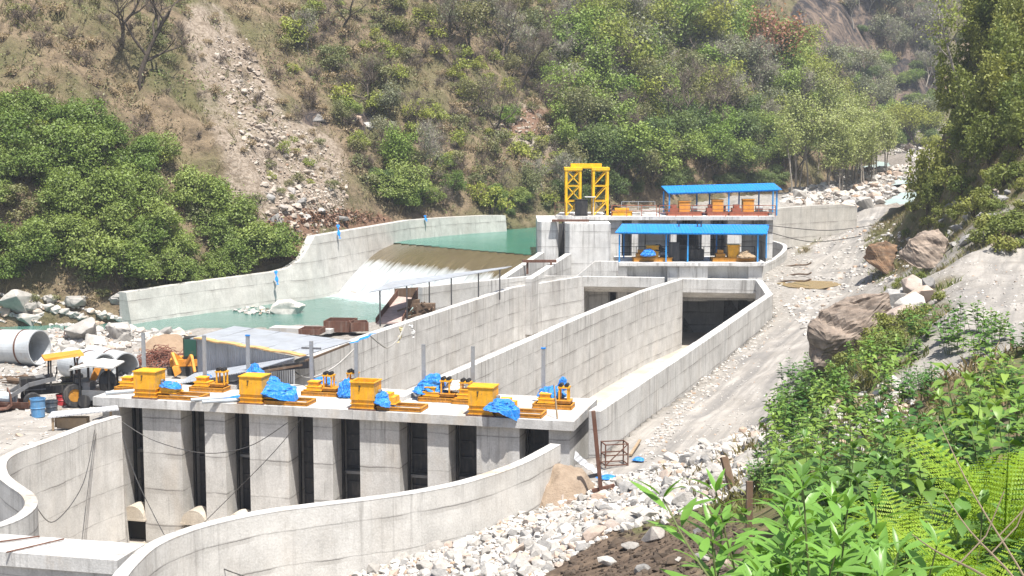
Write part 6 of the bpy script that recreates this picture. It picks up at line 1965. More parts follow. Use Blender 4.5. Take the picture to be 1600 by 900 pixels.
pts = in_px([(0, 560), (80, 560), (230, 545), (240, 600), (150, 610), (90, 600), (0, 600)], 300, rr); H = hits(pts[:, 0], pts[:, 1])
it += [(x, y, z + .02, rr.uniform(.06, .25)) for (x, y, z) in H if np.isfinite(x)]
pts = in_px([(355, 486), (400, 478), (425, 482), (440, 488), (400, 492)], 60, rr)
it += [tuple(P(x, y, -.95)) + (rr.uniform(.10, .32),) for x, y in pts]
rock_stuff('river_cobbles', it, 'pale cobbles covering the stony bar and the river edge', M['stones'])
pts = in_px([(0, 600), (0, 730), (60, 695), (150, 660), (200, 610), (120, 590)], 420, rr); H = hits(pts[:, 0], pts[:, 1])
rock_stuff('yard_gravel', [(x, y, z + .01, min(.22, rr.lognormvariate(-2.9, .6))) for (x, y, z) in H if np.isfinite(x) and not in_poly(np.array([x]), np.array([y]), PITB)[0]], 'loose gravel scattered over the work yard', M['stones'])
# boulders of the upstream river bed
UP = [(1225, 318), (1300, 322), (1345, 330), (1395, 310), (1450, 290), (1452, 235), (1405, 228), (1350, 235), (1335, 268), (1290, 285), (1230, 300)]
pts = in_px(UP, 150, rr)
WET = [[(1338, 270), (1394, 268), (1390, 244), (1348, 241)], [(1388, 298), (1452, 294), (1438, 282), (1396, 284)], [(1368, 332), (1442, 328), (1442, 304), (1400, 306)], [(1385, 262), (1420, 258), (1415, 240), (1390, 242)]]
def dry(q):
    k = np.ones(len(q), bool)
    for w_ in WET: k &= ~in_poly(q[:, 0], q[:, 1], w_)
    return q[k]
pts = dry(pts); H = hits(pts[:, 0], pts[:, 1])
for k, (x, y, z) in enumerate(H):
    if not np.isfinite(x): continue
    s = min(1.9, rr.lognormvariate(-.45, .5))
    place_rock(PALE[rr.randrange(8)], (x, y, z + s * .2), s, (rr.uniform(-.2, .2), rr.uniform(-.2, .2), rr.uniform(0, 6.3)), None, 'boulder', 'whitish boulder in the upstream river bed beyond the intake', 'boulder', 'whitish boulders of the upstream river bed')
q = Q(1400, 274, 235); o = place_rock(PALE[0], q, 2.6, (0, 0, 1), None, 'boulder', 'largest white boulder amid the upstream stream, right of the pale trees', 'boulder')
pts = dry(in_px(UP, 1500, rr)); H = hits(pts[:, 0], pts[:, 1])
rock_stuff('river_bed_stones', [(x, y, z + .05, min(1.0, rr.lognormvariate(-1.1, .5))) for (x, y, z) in H if np.isfinite(x)], 'pale stones covering the upstream river bed', M['stones'])
# rocks of the slide above the weir and along the foot of the hill
SLIDE = [(330, 60), (385, 60), (430, 170), (520, 240), (550, 300), (520, 340), (440, 345), (410, 300), (380, 230), (345, 140)]
pts = in_px(SLIDE, 1500, rr); H = hits(pts[:, 0], pts[:, 1])
it = [(x, y, z + .03, min(.7, rr.lognormvariate(-1.9, .6))) for (x, y, z) in H if np.isfinite(x)]
pts = in_px([(790, 165), (880, 190), (900, 225), (820, 235), (770, 195)], 200, rr); H = hits(pts[:, 0], pts[:, 1])
it += [(x, y, z + .03, min(1.0, rr.lognormvariate(-1.3, .5))) for (x, y, z) in H if np.isfinite(x)]
pts = in_px([(410, 290), (530, 300), (560, 345), (460, 385), (420, 350)], 260, rr); H = hits(pts[:, 0], pts[:, 1])
it += [(x, y, z + .03, min(.9, rr.lognormvariate(-1.6, .5))) for (x, y, z) in H if np.isfinite(x)]
rock_stuff('slide_stones', it, 'loose stones strewn down the bare rock slide', M['stones_brown'])
for k, (px, py, s) in enumerate(((440, 330, 1.0), (470, 318, .8), (425, 318, .9), (500, 335, .7), (455, 300, .7), (515, 300, .6), (478, 345, .6), (560, 195, 1.6), (548, 188, 1.2), (575, 200, 1.0), (497, 188, 1.2), (530, 345, 1.0), (430, 345, 1.1))):
    q = hits([px], [py])[0]
    place_rock(GREY[k % 5], (q[0], q[1], q[2] + .0), s, rot3(rr), None, 'rock_outcrop', 'grey rock outcrop breaking through the dry hillside above the weir', 'rock', 'grey rock outcrops on the dry hillside')
LEDGE = [(120, 470), (205, 462), (205, 505), (130, 500)]
pts = in_px(LEDGE, 26, rr)
for k, (px, py) in enumerate(pts):
    q = Q(px, py, 109.5); s = rr.uniform(.7, 1.5)
    place_rock(GREY[k % 5], q, s, (rr.uniform(-.1, .1), rr.uniform(-.1, .1), rr.uniform(0, 6)), None, 'rock_ledge', 'dark layered rock of the ledge at the near end of the far wall', 'rock', 'layered rocks of the bank ledge')
# rocks on the right slope
pts = in_px([(1440, 330), (1600, 280), (1600, 400), (1440, 405)], 46, rr); H = hits(pts[:, 0], pts[:, 1])
for k, (x, y, z) in enumerate(H):
    if np.isfinite(x):
        s = rr.uniform(.25, .8); place_rock(GREY[k % 5], (x, y, z + .05), s, rot3(rr), None, 'slope_rock', 'rough rock on the earth slope above the upper track', 'rock', 'rough rocks on the right earth slope')

pts = in_px([(1250, 660), (1400, 590), (1440, 640), (1330, 720), (1250, 720)], 160, rr); H = hits(pts[:, 0], pts[:, 1])
rock_stuff('thicket_stones', [(x, y, z + .02, rr.uniform(.08, .3)) for (x, y, z) in H if np.isfinite(x)], 'pale stones showing between the plants of the near bank', M['stones'])

# ------------------------------------------------------------------ plants
def unit(v): return v / np.maximum(np.linalg.norm(v, axis=-1, keepdims=True), 1e-9)
def leaf_mesh_data(C, L, W, rng, nb=None, up=0.5, droop=0.0):
    """rhombic leaves at centres C; nb outward normals"""
    n = len(C)
    N = rng.normal(size=(n, 3))
    N = unit(N) * .9
    if nb is not None: N = N + nb * .8
    N[:, 2] += up
    N = unit(N)
    A = unit(np.cross(N, rng.normal(size=(n, 3))))
    if droop: A = unit(A + np.array([0, 0, -droop]))
    B = np.cross(N, A)
    l = (L * rng.uniform(.65, 1.3, n))[:, None]
    wd = (W * rng.uniform(.65, 1.3, n))[:, None]
    V = np.stack([C - A * l * .5, C + B * wd * .5 - A * l * .05, C + A * l * .5, C - B * wd * .5 - A * l * .05], 1).reshape(-1, 3)
    F = np.arange(n * 4).reshape(n, 4)
    return V, F
def lumps_points(lumps, per_area, rng, shell=(.55, 1.08), bottom=-.35):
    Cs, Ns = [], []
    for (c, r) in lumps:
        r = np.array(r)
        n = int(per_area * 4 * pi * ((r[0] * r[1]) ** .8 + (r[0] * r[2]) ** .8 + (r[1] * r[2]) ** .8) / 3)
        d = unit(rng.normal(size=(int(n * 1.4), 3)))
        d = d[d[:, 2] > bottom][:n]
        k = rng.uniform(shell[0] ** 3, shell[1] ** 3, len(d)) ** (1 / 3)
        k *= 1 + .16 * np.sin(d[:, 0] * 7 + c[0] * 5) * np.sin(d[:, 1] * 6 + d[:, 2] * 8)
        Cs.append(np.array(c) + d * r * k[:, None]); Ns.append(d)
    return np.concatenate(Cs), np.concatenate(Ns)
def bush_mesh(seed, R, H, mat, leafL=.22, leafW=.135, dens=32, nl=14, droop=0.0, name='foliage'):
    rng = np.random.RandomState(seed)
    lumps = [((0, 0, H * .45), (R * .72, R * .72, H * .48))]
    for k in range(nl):
        a = rng.uniform(0, 6.28); q = rng.uniform(.35, .95) * R * .8
        s = rng.uniform(.20, .42) * R
        zc = rng.uniform(.25, .9) * H * (1 - .35 * (q / R) ** 2)
        lumps.append(((q * cos(a), q * sin(a), zc), (s, s, s * rng.uniform(.7, 1.0))))
    C, N = lumps_points(lumps, dens, rng)
    # stray sprays
    m = int(len(C) * .10)
    i = rng.randint(0, len(C), m)
    C = np.concatenate([C, C[i] + N[i] * rng.uniform(.1, .5, (m, 1)) * R * .35]); N = np.concatenate([N, N[i]])
    ok = C[:, 2] > .02
    V, F = leaf_mesh_data(C[ok], leafL, leafW, rng, N[ok], .55, droop)
    return np_mesh(name, V, F, mat)
def stems_mesh(seed, R, H, mat, n=7, r0=.06):
    r = random.Random(seed); mb = MB()
    for k in range(n):
        a = r.uniform(0, 6.28); q = r.uniform(.2, .8) * R
        mb.tube(spl([(0, 0, -.5), (q * .3 * cos(a), q * .3 * sin(a), H * .3), (q * cos(a), q * sin(a), H * .8)], 3), [r0, r0 * .9, r0 * .8, r0 * .7, r0 * .5, r0 * .4, r0 * .3], 5)
    me = bpy.data.meshes.new('stems'); me.from_pydata(mb.v, [], mb.f); me.materials.append(mat); me.update()
    return me
def skeleton(seed, H, r0, spread=.6, levels=4, kids=(3, 4), lean=(0, 0), first=.35, wob=.22, upw=.25, ratio=.66, droopy=0):
    """trunk with limbs: list of (points, radii), and twig ends (pos, dir)"""
    r = random.Random(seed)
    tubes, tips = [], []
    def grow(p, d, L, rad, lev):
        n = 4 if lev == 0 else 3
        pts, rs = [p.copy()], [rad]
        q = p.copy(); dd = d.copy()
        for i in range(n):
            dd = (dd + Vector((r.gauss(0, wob), r.gauss(0, wob), r.gauss(0, wob * .6) + upw * .3))).normalized()
            q = q + dd * (L / n)
            pts.append(q.copy()); rs.append(rad * (1 - .62 * (i + 1) / n))
        tubes.append((pts, rs, lev))
        if lev >= levels - 1:
            tips.append((pts[-1], dd)); tips.append((pts[-2], dd))
            return
        nk = r.randint(*kids) + (2 if lev == 0 else 0)
        for k in range(nk):
            t_ = first + (1 - first) * (k + r.uniform(0, .9)) / nk if lev == 0 else r.uniform(.35, 1.0)
            f = min(n - 1e-3, t_ * n); i = int(f)
            b = pts[i].lerp(pts[i + 1], f - i)
            a = r.uniform(0, 6.28)
            side = Vector((cos(a), sin(a), 0))
            base = (pts[i + 1] - pts[i]).normalized()
            nd = (base * (1 - spread) + side * spread * r.uniform(.7, 1.4) + Vector((0, 0, upw - droopy * lev))).normalized()
            grow(b, nd, L * ratio * r.uniform(.7, 1.15) * (1.15 - .45 * t_ if lev == 0 else 1), rs[i] * .62, lev + 1)
        tips.append((pts[-1], dd))
    grow(Vector((0, 0, -.4)), Vector((lean[0], lean[1], 1)).normalized(), H, r0, 0)
    return tubes, tips
def skel_mesh(tubes, mat, name='trunk', minr=.012, sides=(7, 5, 4, 3, 3)):
    mb = MB()
    for pts, rs, lev in tubes:
        mb.tube(pts, [max(minr, x) for x in rs], sides[min(lev, 4)], cap=False)
    me = bpy.data.meshes.new(name); me.from_pydata(mb.v, [], mb.f); me.materials.append(mat); me.update()
    me.polygons.foreach_set('use_smooth', [True] * len(me.polygons))
    return me
def crown_mesh(tips, seed, mat, per=14, sig=.55, L=.32, W=.2, up=.5, name='crown', droop=0.0, flat=.7):
    rng = np.random.RandomState(seed)
    T = np.array([t[0][:] for t in tips])
    keep = rng.uniform(size=len(T)) < .92
    T = T[keep]
    k = rng.poisson(per, len(T))
    C = np.repeat(T, k, axis=0)
    off_ = rng.normal(size=C.shape) * sig * np.array([1, 1, flat])
    C = C + off_
    V, F = leaf_mesh_data(C, L, W, rng, unit(off_), up, droop)
    return np_mesh(name, V, F, mat)
def twigs_mesh(tips, seed, mat, n=6, L=.9, r=.010, name='twigs', up=.35):
    """fine leafless twigs: slim three-cornered blades"""
    rng = np.random.RandomState(seed)
    T = np.repeat(np.array([t[0][:] for t in tips]), n, axis=0)
    D0 = np.repeat(np.array([t[1][:] for t in tips]), n, axis=0)
    d = unit(D0 * .7 + rng.normal(size=T.shape) * .6 + np.array([0, 0, up]))
    l = (L * rng.uniform(.4, 1.3, len(T)))[:, None]
    s = unit(np.cross(d, rng.normal(size=T.shape))) * r
    s2 = np.cross(d, s)
    st = T - d * .08
    V = np.stack([st + s, st - s * .5 + s2 * .87, st - s * .5 - s2 * .87, st + d * l], 1).reshape(-1, 3)
    b = np.arange(len(T))[:, None] * 4
    F = np.concatenate([b + np.array([0, 1, 3]), b + np.array([1, 2, 3]), b + np.array([2, 0, 3])])
    return np_mesh(name, V, F, mat)

class Kind:
    """prototypes of one kind of plant; place() puts a copy with its parts"""
    def __init__(self, name, cat, protos, label, group):
        self.name, self.cat, self.protos, self.label, self.group = name, cat, protos, label, group
        self.k = 0
    def place(self, loc, s=1.0, rz=None, label=None, sz_=None):
        parts = self.protos[self.k % len(self.protos)]
        self.k += 1
        root = thing(self.name, label or self.label, self.cat, loc, rr.uniform(0, 6.28) if rz is None else rz, self.group if not label else None)
        root.scale = (s, s, s * (sz_ or rr.uniform(.85, 1.15)))
        for nm, me in parts:
            o = bpy.data.objects.new(nm, me); COL.objects.link(o); o.parent = root
        return root
def bushk(name, label, group, mat, n, R, H, seed, **kw):
    return Kind(name, 'bush', [[('foliage', bush_mesh(seed + k, R * (0.9 + .2 * (k % 2)), H * (1.1 - .15 * (k % 3)), M[mat], **kw)), ('stems', stems_mesh(seed + k, R, H, M['bark']))] for k in range(n)], label, group)
def treek(name, label, group, n, seed, H, r0, mat, bark='bark', per=14, sig=.5, L=.32, W=.2, twig=0, twl=.9, cat='tree', droop=0, flat=.7, up=.5, **sk):
    pr = []
    for k in range(n):
        tb, tp_ = skeleton(seed + k, H * (1 + .12 * ((k % 3) - 1)), r0, **sk)
        parts = [('trunk', skel_mesh(tb, M[bark]))]
        if per: parts.append(('crown', crown_mesh(tp_, seed + k, M[mat], per, sig, L, W, up, droop=droop, flat=flat)))
        if twig: parts.append(('twigs', twigs_mesh(tp_, seed + k, M['twig'] if bark == 'bark' else M['twig_pale'], twig, twl)))
        pr.append(parts)
    return Kind(name, cat, pr, label, group)
M['twig_pale'] = leaf('twig_pale', (0.30, 0.265, 0.23), (0.36, 0.32, 0.28), tr=0.0)
BG = bushk('green_bush', 'dense mid green bush in the thicket on the lower left hillside', 'green bushes of the left thicket', 'leaf_green', 5, 2.6, 3.6, 400)
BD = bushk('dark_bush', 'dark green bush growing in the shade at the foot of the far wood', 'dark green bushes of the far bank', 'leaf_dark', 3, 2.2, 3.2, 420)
BY = bushk('light_bush', 'light yellow green bush on the dry far hillside', 'light yellow green bushes of the far hillside', 'leaf_yellow', 4, 1.6, 2.2, 440, dens=14, nl=7, leafL=.30)
BO = bushk('olive_bush', 'dull olive bush on the dry far hillside', 'dull olive bushes of the far hillside', 'leaf_olive', 4, 1.7, 2.0, 460, dens=13, nl=7, leafL=.28)
BW = bushk('withered_bush', 'withered straw brown bush on the dry far hillside', 'withered brown bushes of the far hillside', 'leaf_straw', 3, 1.3, 1.5, 480, dens=12, nl=6, leafL=.30, leafW=.10)
BR_ = bushk('slope_bush', 'leafy green bush on the steep slope right of the road', 'green bushes of the right slope', 'leaf_vine', 4, 1.3, 1.5, 500, dens=26, nl=8, leafL=.20, leafW=.13)
TW = treek('bare_shrub', 'leafless grey brown shrub on the dry far hillside', 'leafless shrubs of the far hillside', 4, 520, 1.6, .06, None, per=0, twig=9, twl=.7, spread=.75, levels=3, kids=(4, 5), first=.1, cat='shrub')
TO = treek('olive_tree', 'loose crowned olive green tree in the far wood', 'olive green trees of the far wood', 4, 540, 4.6, .17, 'leaf_olive', per=15, sig=.55, spread=.6, levels=4, twig=2)
TG = treek('grey_green_tree', 'grey green tree with open crown in the far wood', 'grey green trees of the far wood', 4, 560, 5.0, .17, 'leaf_grey', per=13, sig=.55, spread=.62, levels=4, twig=3)
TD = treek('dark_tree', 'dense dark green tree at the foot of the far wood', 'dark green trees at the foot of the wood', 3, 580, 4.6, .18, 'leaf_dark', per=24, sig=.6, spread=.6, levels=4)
TL = treek('leafy_tree', 'fresh mid green tree in the far wood', 'fresh green trees of the far wood', 4, 600, 4.8, .17, 'leaf_fresh', per=19, sig=.55, spread=.62, levels=4)
TY = treek('yellow_tree', 'yellowish green tree high in the far wood', 'yellowish trees of the far wood', 3, 620, 4.8, .16, 'leaf_yellow', per=13, sig=.6, spread=.6, levels=4, twig=2)
TP = treek('slender_tree', 'slender pale leaved tree with thin trunk above the river bed', 'slender pale trees by the upstream river', 5, 640, 8.2, .13, 'leaf_pale', bark='bark_pale', per=10, sig=.62, L=.30, spread=.5, levels=4, first=.42, upw=.35, ratio=.42, wob=.07, twig=2, flat=.9)
TB_ = treek('bare_tree', 'dark leafless tree on the dry hillside', 'dark leafless trees of the far hillside', 5, 660, 4.8, .20, None, per=0, twig=5, twl=.9, spread=.62, levels=5, kids=(2, 3), first=.25, wob=.26, ratio=.66)
TS = treek('silvery_tree', 'leafless silvery grey tree with fine twigs in the far wood', 'silvery leafless trees of the far wood', 4, 680, 5.0, .15, 'leaf_grey', bark='bark_pale', per=3, twig=9, twl=1.2, spread=.55, levels=4, kids=(3, 4), upw=.4)
TR_ = treek('red_tree', 'tree with rusty red dead leaves in the middle of the far wood', 'x', 1, 700, 5.2, .17, 'leaf_red', per=12, sig=.7, twig=3, spread=.55, levels=4, upw=.4)

def scatter(poly, n, r, mind=0, fixed=None):
    pts = in_px(poly, n, r)
    H = hits(pts[:, 0], pts[:, 1])
    out = []
    for q in H:
        if np.isfinite(q[0]) and all((q[0] - p[0]) ** 2 + (q[1] - p[1]) ** 2 > mind ** 2 for p in out): out.append(q)
    return out
rp = random.Random(17)
def put(kinds, poly, n, s0, s1, mind=1.0, dz=-.15):
    for q in scatter(poly, n, rp, mind):
        k = kinds[rp.randrange(len(kinds))]
        k.place((q[0], q[1], q[2] + dz), rp.uniform(s0, s1))
# left thicket
THK = [(0, 190), (60, 180), (170, 200), (255, 250), (300, 330), (360, 330), (410, 370), (430, 420), (400, 445), (300, 452), (190, 462), (60, 455), (60, 400), (70, 330), (0, 290)]
put([BG], THK, 150, .7, 1.3, 1.6)
put([BG, BG, BO], [(60, 420), (200, 440), (300, 430), (430, 405), (440, 425), (300, 452), (200, 462), (60, 462)], 34, .55, .85, 1.3)
put([BG, BO, BG], [(-170, 230), (0, 200), (0, 455), (-170, 475)], 36, .7, 1.2, 1.9)
put([BY, BO], THK, 9, .8, 1.1, 2.5)
put([BG], [(0, 400), (60, 400), (80, 455), (0, 465)], 6, .6, .9, 1.4)
put([BG], [(0, 240), (60, 250), (60, 300), (0, 290)], 4, .6, .9, 1.4)
for (px, py, s, lab) in ((640, 322, 1.25, 'biggest rounded green bush at the hill foot above the far wall'), (605, 318, 1.0, 'green bush left of the biggest rounded one above the far wall'), (625, 262, .95, 'green bush just uphill of the biggest rounded one'), (540, 185, .7, 'solitary green bush beside the dark ledge on the dry slope')):
    q = hits([px], [py])[0]; BG.place((q[0], q[1], q[2] - .2), s, label=lab)
for (px, py, s, lab) in ((768, 335, 1.35, 'bright yellow green bush at the hill foot near the pool wall end'), (745, 322, 1.0, 'yellow green bush left of the brightest one by the pool wall'), (465, 70, 1.5, 'bright yellow green bush high on the left slope'), (458, 222, .45, 'small fresh green plant alone on the rock slide')):
    q = hits([px], [py])[0]; BY.place((q[0], q[1], q[2] - .2), s, label=lab)
# dry hillside shrubs
MID = [(430, 20), (620, 0), (900, 0), (900, 330), (820, 325), (700, 330), (590, 330), (560, 280), (540, 230), (450, 130)]
put([BO, BY, TW, BW, BO, TW, BY, BW, TW], MID, 520, .55, 1.25, 1.0)
put([TO, TG, TL, TO], MID, 14, .45, .75, 3.0)
put([TB_, TS], MID, 24, .6, 1.0, 2.2)
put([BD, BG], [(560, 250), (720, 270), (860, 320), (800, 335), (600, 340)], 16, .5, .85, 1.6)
put([BW, TW, BO, TW, BW], [(0, 0), (320, 0), (300, 150), (240, 220), (0, 170)], 110, .5, 1.0, 1.6)
put([BW, TW], [(320, 0), (430, 0), (520, 180), (500, 250), (400, 260), (300, 230)], 60, .4, .9, 1.2)
put([BW, TW, BO, BY], [(400, 200), (520, 230), (540, 320), (430, 320)], 26, .3, .6, 1.2)
put([BW, BW, BO], [(0, 300), (60, 320), (70, 390), (0, 380)], 12, .6, .9, 1.0)
put([BW, BO, BW], [(30, 455), (190, 462), (200, 480), (40, 480)], 16, .4, .7, .8)
put([BW, TW, BO], [(350, 270), (430, 340), (440, 420), (410, 380), (380, 320)], 12, .5, .8, 1.0)
# the far wood
put([TO, TG, TS, TL, TS, TY, TG, TO], [(870, 60), (1000, 40), (1150, 60), (1240, 110), (1300, 180), (1220, 230), (1000, 220), (880, 200)], 135, .85, 1.35, 1.5)
put([BO, BY, TW, BD], [(870, 20), (1150, 20), (1300, 140), (1300, 230), (880, 220)], 30, .8, 1.4, 1.5)
put([TB_], [(870, 40), (1150, 40), (1290, 140), (1290, 240), (1000, 280), (880, 230)], 20, 1.2, 1.7, 3.0)
put([TL, TY, TL], [(900, 60), (1300, 120), (1300, 230), (900, 220)], 24, 1.1, 1.5, 2.5)
put([TO, TG, TS, TB_], [(600, 40), (870, 60), (880, 150), (780, 140), (640, 120)], 18, .7, 1.05, 2.0)
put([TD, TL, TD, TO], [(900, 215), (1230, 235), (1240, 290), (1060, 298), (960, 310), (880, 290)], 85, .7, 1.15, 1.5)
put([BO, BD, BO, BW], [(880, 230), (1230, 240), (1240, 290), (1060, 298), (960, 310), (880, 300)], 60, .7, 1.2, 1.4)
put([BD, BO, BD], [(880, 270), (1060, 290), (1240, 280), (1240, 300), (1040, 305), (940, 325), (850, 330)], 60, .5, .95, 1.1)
put([BW, BO, BD], [(796, 325), (870, 320), (870, 345), (800, 352)], 16, .4, .7, .8)
put([TL, TY, TG], [(1240, 120), (1330, 170), (1400, 200), (1390, 240), (1280, 230)], 22, .9, 1.3, 2.4)
put([TG, TS, TO], [(900, -40), (1240, -40), (1260, 60), (880, 50)], 30, .9, 1.3, 2.4)
put([TP], [(1235, 268), (1290, 258), (1380, 240), (1385, 262), (1340, 300), (1240, 305)], 30, .85, 1.2, 1.3)
for (px, py, s, lab) in ((1203, 158, 1.85, 'tree with rusty red dead leaves in the middle of the far wood'),):
    q = hits([px], [py])[0]; TR_.place((q[0], q[1], q[2] - .2), s, label=lab)
for k, (px, py, s, lab) in enumerate(((1062, 118, 1.5, 'tallest fresh green tree high in the far wood'), (965, 285, 1.35, 'dense bright green tree right behind the gantry crane'))):
    q = hits([px], [py])[0]; TL.place((q[0], q[1], q[2] - .2), s, label=lab)
for k, (px, py, s, lab) in enumerate(((190, 75, 1.1, 'dark leafless tree with a bent trunk at the upper left'), (222, 135, 1.5, 'biggest twisted dark leafless tree left of the rock slide'), (250, 60, 1.2, 'dark leafless tree with spreading limbs at the top left of the slide'), (605, 30, 1.0, 'dark leafless tree at the top of the dry slope'), (690, 72, 1.25, 'forked dark leafless tree on the dry slope'), (740, 60, 1.2, 'dark leafless tree leaning right above the dry slope'), (785, 100, 1.4, 'tall dark leafless tree at the left edge of the wood'), (812, 138, 1.3, 'dark leafless tree with limbs swept right'), (880, 150, 1.2, 'dark leafless tree beside the yellowish tree'), (960, 150, 1.2, 'dark leafless tree deep in the far wood'), (1130, 170, 1.6, 'dark straight trunked bare tree left of the red tree'))):
    q = hits([px], [py])[0]; TB_.place((q[0], q[1], q[2] - .2), s, label=lab)
# gorge
put([TS, TG, TO, TS, TY], [(1360, -20), (1480, -20), (1480, 150), (1380, 130)], 26, 1.0, 1.5, 2.6)
put([TL, BY, TY, BG], [(1392, 226), (1470, 222), (1470, 236), (1400, 234)], 16, .9, 1.3, 2.0)
put([TP], [(1235, 306), (1300, 304), (1385, 284), (1385, 262), (1300, 285)], 34, .75, 1.1, 1.2)
put([TL, TG, BG, BD], [(1290, 100), (1400, 130), (1470, 150), (1460, 230), (1400, 225), (1330, 190)], 60, .8, 1.4, 2.2)
put([BD, BW, TS, BO], [(1280, 0), (1470, 0), (1480, 150), (1380, 120)], 40, .9, 1.9, 2.8)
# right slope: hanging vines and bushes
def vine_mesh(seed, W, H, mat):
    rng = np.random.RandomState(seed)
    n = 34
    Cs, Ns = [], []
    for k in range(n):
        a = rng.uniform(0, 2 * pi); q = W * math.sqrt(rng.uniform(0, 1))
        x, y = q * cos(a), q * sin(a) * .6
        z0 = H * rng.uniform(.35, 1.0); L_ = z0 * rng.uniform(.35, .9)
        m = int(46 * L_)
        zz = z0 - L_ * rng.uniform(0, 1, m) ** 1.2
        Cs.append(np.stack([x + .18 * rng.normal(size=m), y + .18 * rng.normal(size=m), zz], 1)); Ns.append(np.tile([x / W, y / W, .2], (m, 1)))
    C, N = np.concatenate(Cs), np.concatenate(Ns)
    V, F = leaf_mesh_data(C, .24, .13, rng, N, .3, .7)
    return np_mesh('foliage', V, F, mat)
VN = Kind('vine_curtain', 'vine', [[('foliage', vine_mesh(800 + k, 1.5, 4.2, M['leaf_vine'])), ('stems', stems_mesh(800 + k, 1.2, 4.0, M['bark'], 9, .03))] for k in range(4)], 'curtain of hanging green vines on the steep right slope', 'vine curtains of the right slope')
put([VN, BR_, VN], [(1500, 60), (1600, 20), (1600, 240), (1540, 270), (1475, 330), (1440, 375), (1470, 250)], 95, .8, 1.35, 1.1)
put([VN], [(1520, -60), (1600, -80), (1600, 40), (1510, 70)], 34, .9, 1.4, 1.1)
put([BR_], [(1415, 345), (1460, 300), (1520, 260), (1560, 300), (1470, 365), (1410, 395)], 34, .4, .8, .9)
put([BR_], [(1500, 330), (1600, 230), (1600, 400), (1540, 400)], 30, .5, 1.1, .9)
put([BW, BR_], [(1460, 300), (1600, 250), (1600, 400), (1470, 400)], 20, .3, .6, .8)
put([BR_], [(1300, 560), (1420, 500), (1470, 470), (1460, 520), (1380, 570), (1290, 590)], 24, .35, .65, .6)
put([BR_], [(1380, 440), (1450, 420), (1470, 470), (1400, 480)], 6, .25, .4, .6)
tb, tp_ = skeleton(905, 8.0, .16, spread=.5, levels=4, lean=(-.35, 0), first=.5, ratio=.4, wob=.1)
LT = Kind('leaning_tree', 'tree', [[('trunk', skel_mesh(tb, M['bark_pale'])), ('crown', crown_mesh(tp_, 5, M['leaf_yellow'], 6, .5, .28, .16)), ('twigs', twigs_mesh(tp_, 5, M['twig_pale'], 5, .9))]], '', 'x')
q = hits([1512], [160])[0]; LT.place((q[0], q[1], q[2] - .3), 1.0, rz=0.0, label='pale thin tree leaning out from the right slope over the gorge', sz_=1.0)

# ------------------------------------------------------------------ ground cover on the hills
def area_points(n, x0, x1, y0, y1, rng, hill=True):
    x, y = rng.uniform(x0, x1, n), rng.uniform(y0, y1, n)
    z = hil(x, y) if hill else gnd(x, y)
    if hill:
        d = bil(HX, HY, hdd, x, y); ok = d > .4
    else: ok = np.ones(n, bool)
    px, py = proj(x, y, z)
    ok &= (px > -120) & (px < 1720) & (py > -60) & (py < 960)
    return x[ok], y[ok], z[ok]
def tufts(name, x, y, z, rng, blades, h, wdt, mat, label, lean=.5, cat='grass'):
    n = len(x)
    hs = h * rng.uniform(.5, 1.4, n)
    B = np.repeat(np.stack([x, y, z], 1), blades, 0)
    m = len(B)
    B[:, :2] += rng.normal(size=(m, 2)) * .10 * h / .5
    a = rng.uniform(0, 6.28, m)
    d = unit(np.stack([np.cos(a) * lean, np.sin(a) * lean, np.ones(m)], 1) * np.stack([rng.uniform(.2, 1.4, m)] * 2 + [np.ones(m)], 1))
    L = (np.repeat(hs, blades) * rng.uniform(.6, 1.2, m))[:, None]
    s = unit(np.cross(d, rng.normal(size=(m, 3)))) * wdt
    B[:, 2] -= .05
    mid = B + d * L * .6
    tip = B + d * L + np.stack([np.cos(a), np.sin(a), -0.3 * np.ones(m)], 1) * L * .25
    V = np.stack([B - s, B + s, mid + s * .7, tip, mid - s * .7], 1).reshape(-1, 3)
    F = np.arange(m * 5).reshape(m, 5)
    o = link(name, np_mesh(name, V, F, mat), None)
    return tag(o, label, cat, kind='stuff')
rng = np.random.RandomState(5)
x, y, z = area_points(120000, -120, 150, 86, 330, rng)
k = mask_at(scree, x, y) + mask_at(cliff, x, y) * 1.2
far_ = np.clip((y - 90) / 200, 0, 1)
ok = (rng.uniform(size=len(x)) > k * .85) & (fbm(x, y, 5, 3, 55) + rng.uniform(-.3, .3, len(x)) > -.35)
tufts('dry_grass', x[ok], y[ok], z[ok], rng, 4, .75, .035, M['grass_hill'], 'dry straw coloured grass covering the far hillside')
x, y, z = area_points(42000, -120, 150, 86, 330, rng)
k = mask_at(scree, x, y) + mask_at(cliff, x, y) * .8
ok = (rng.uniform(size=len(x)) > k * 1.0) & (fbm(x, y, 7, 3, 56) > -.22)
x, y, z = x[ok], y[ok], z[ok]
nb_ = 14
C = np.repeat(np.stack([x, y, z + .25], 1), nb_, 0)
sc_ = np.repeat(rng.uniform(.25, 1.0, len(x)), nb_)[:, None]
o_ = rng.normal(size=C.shape) * sc_ * np.array([.8, .8, .75]); o_[:, 2] = np.abs(o_[:, 2])
V, F = leaf_mesh_data(C + o_, .30, .15, rng, unit(o_), .5)
tag(link('hillside_scrub', np_mesh('hillside_scrub', V, F, M['scrub']), None), 'low mixed scrub and undergrowth covering the far hillside', 'undergrowth', kind='stuff')
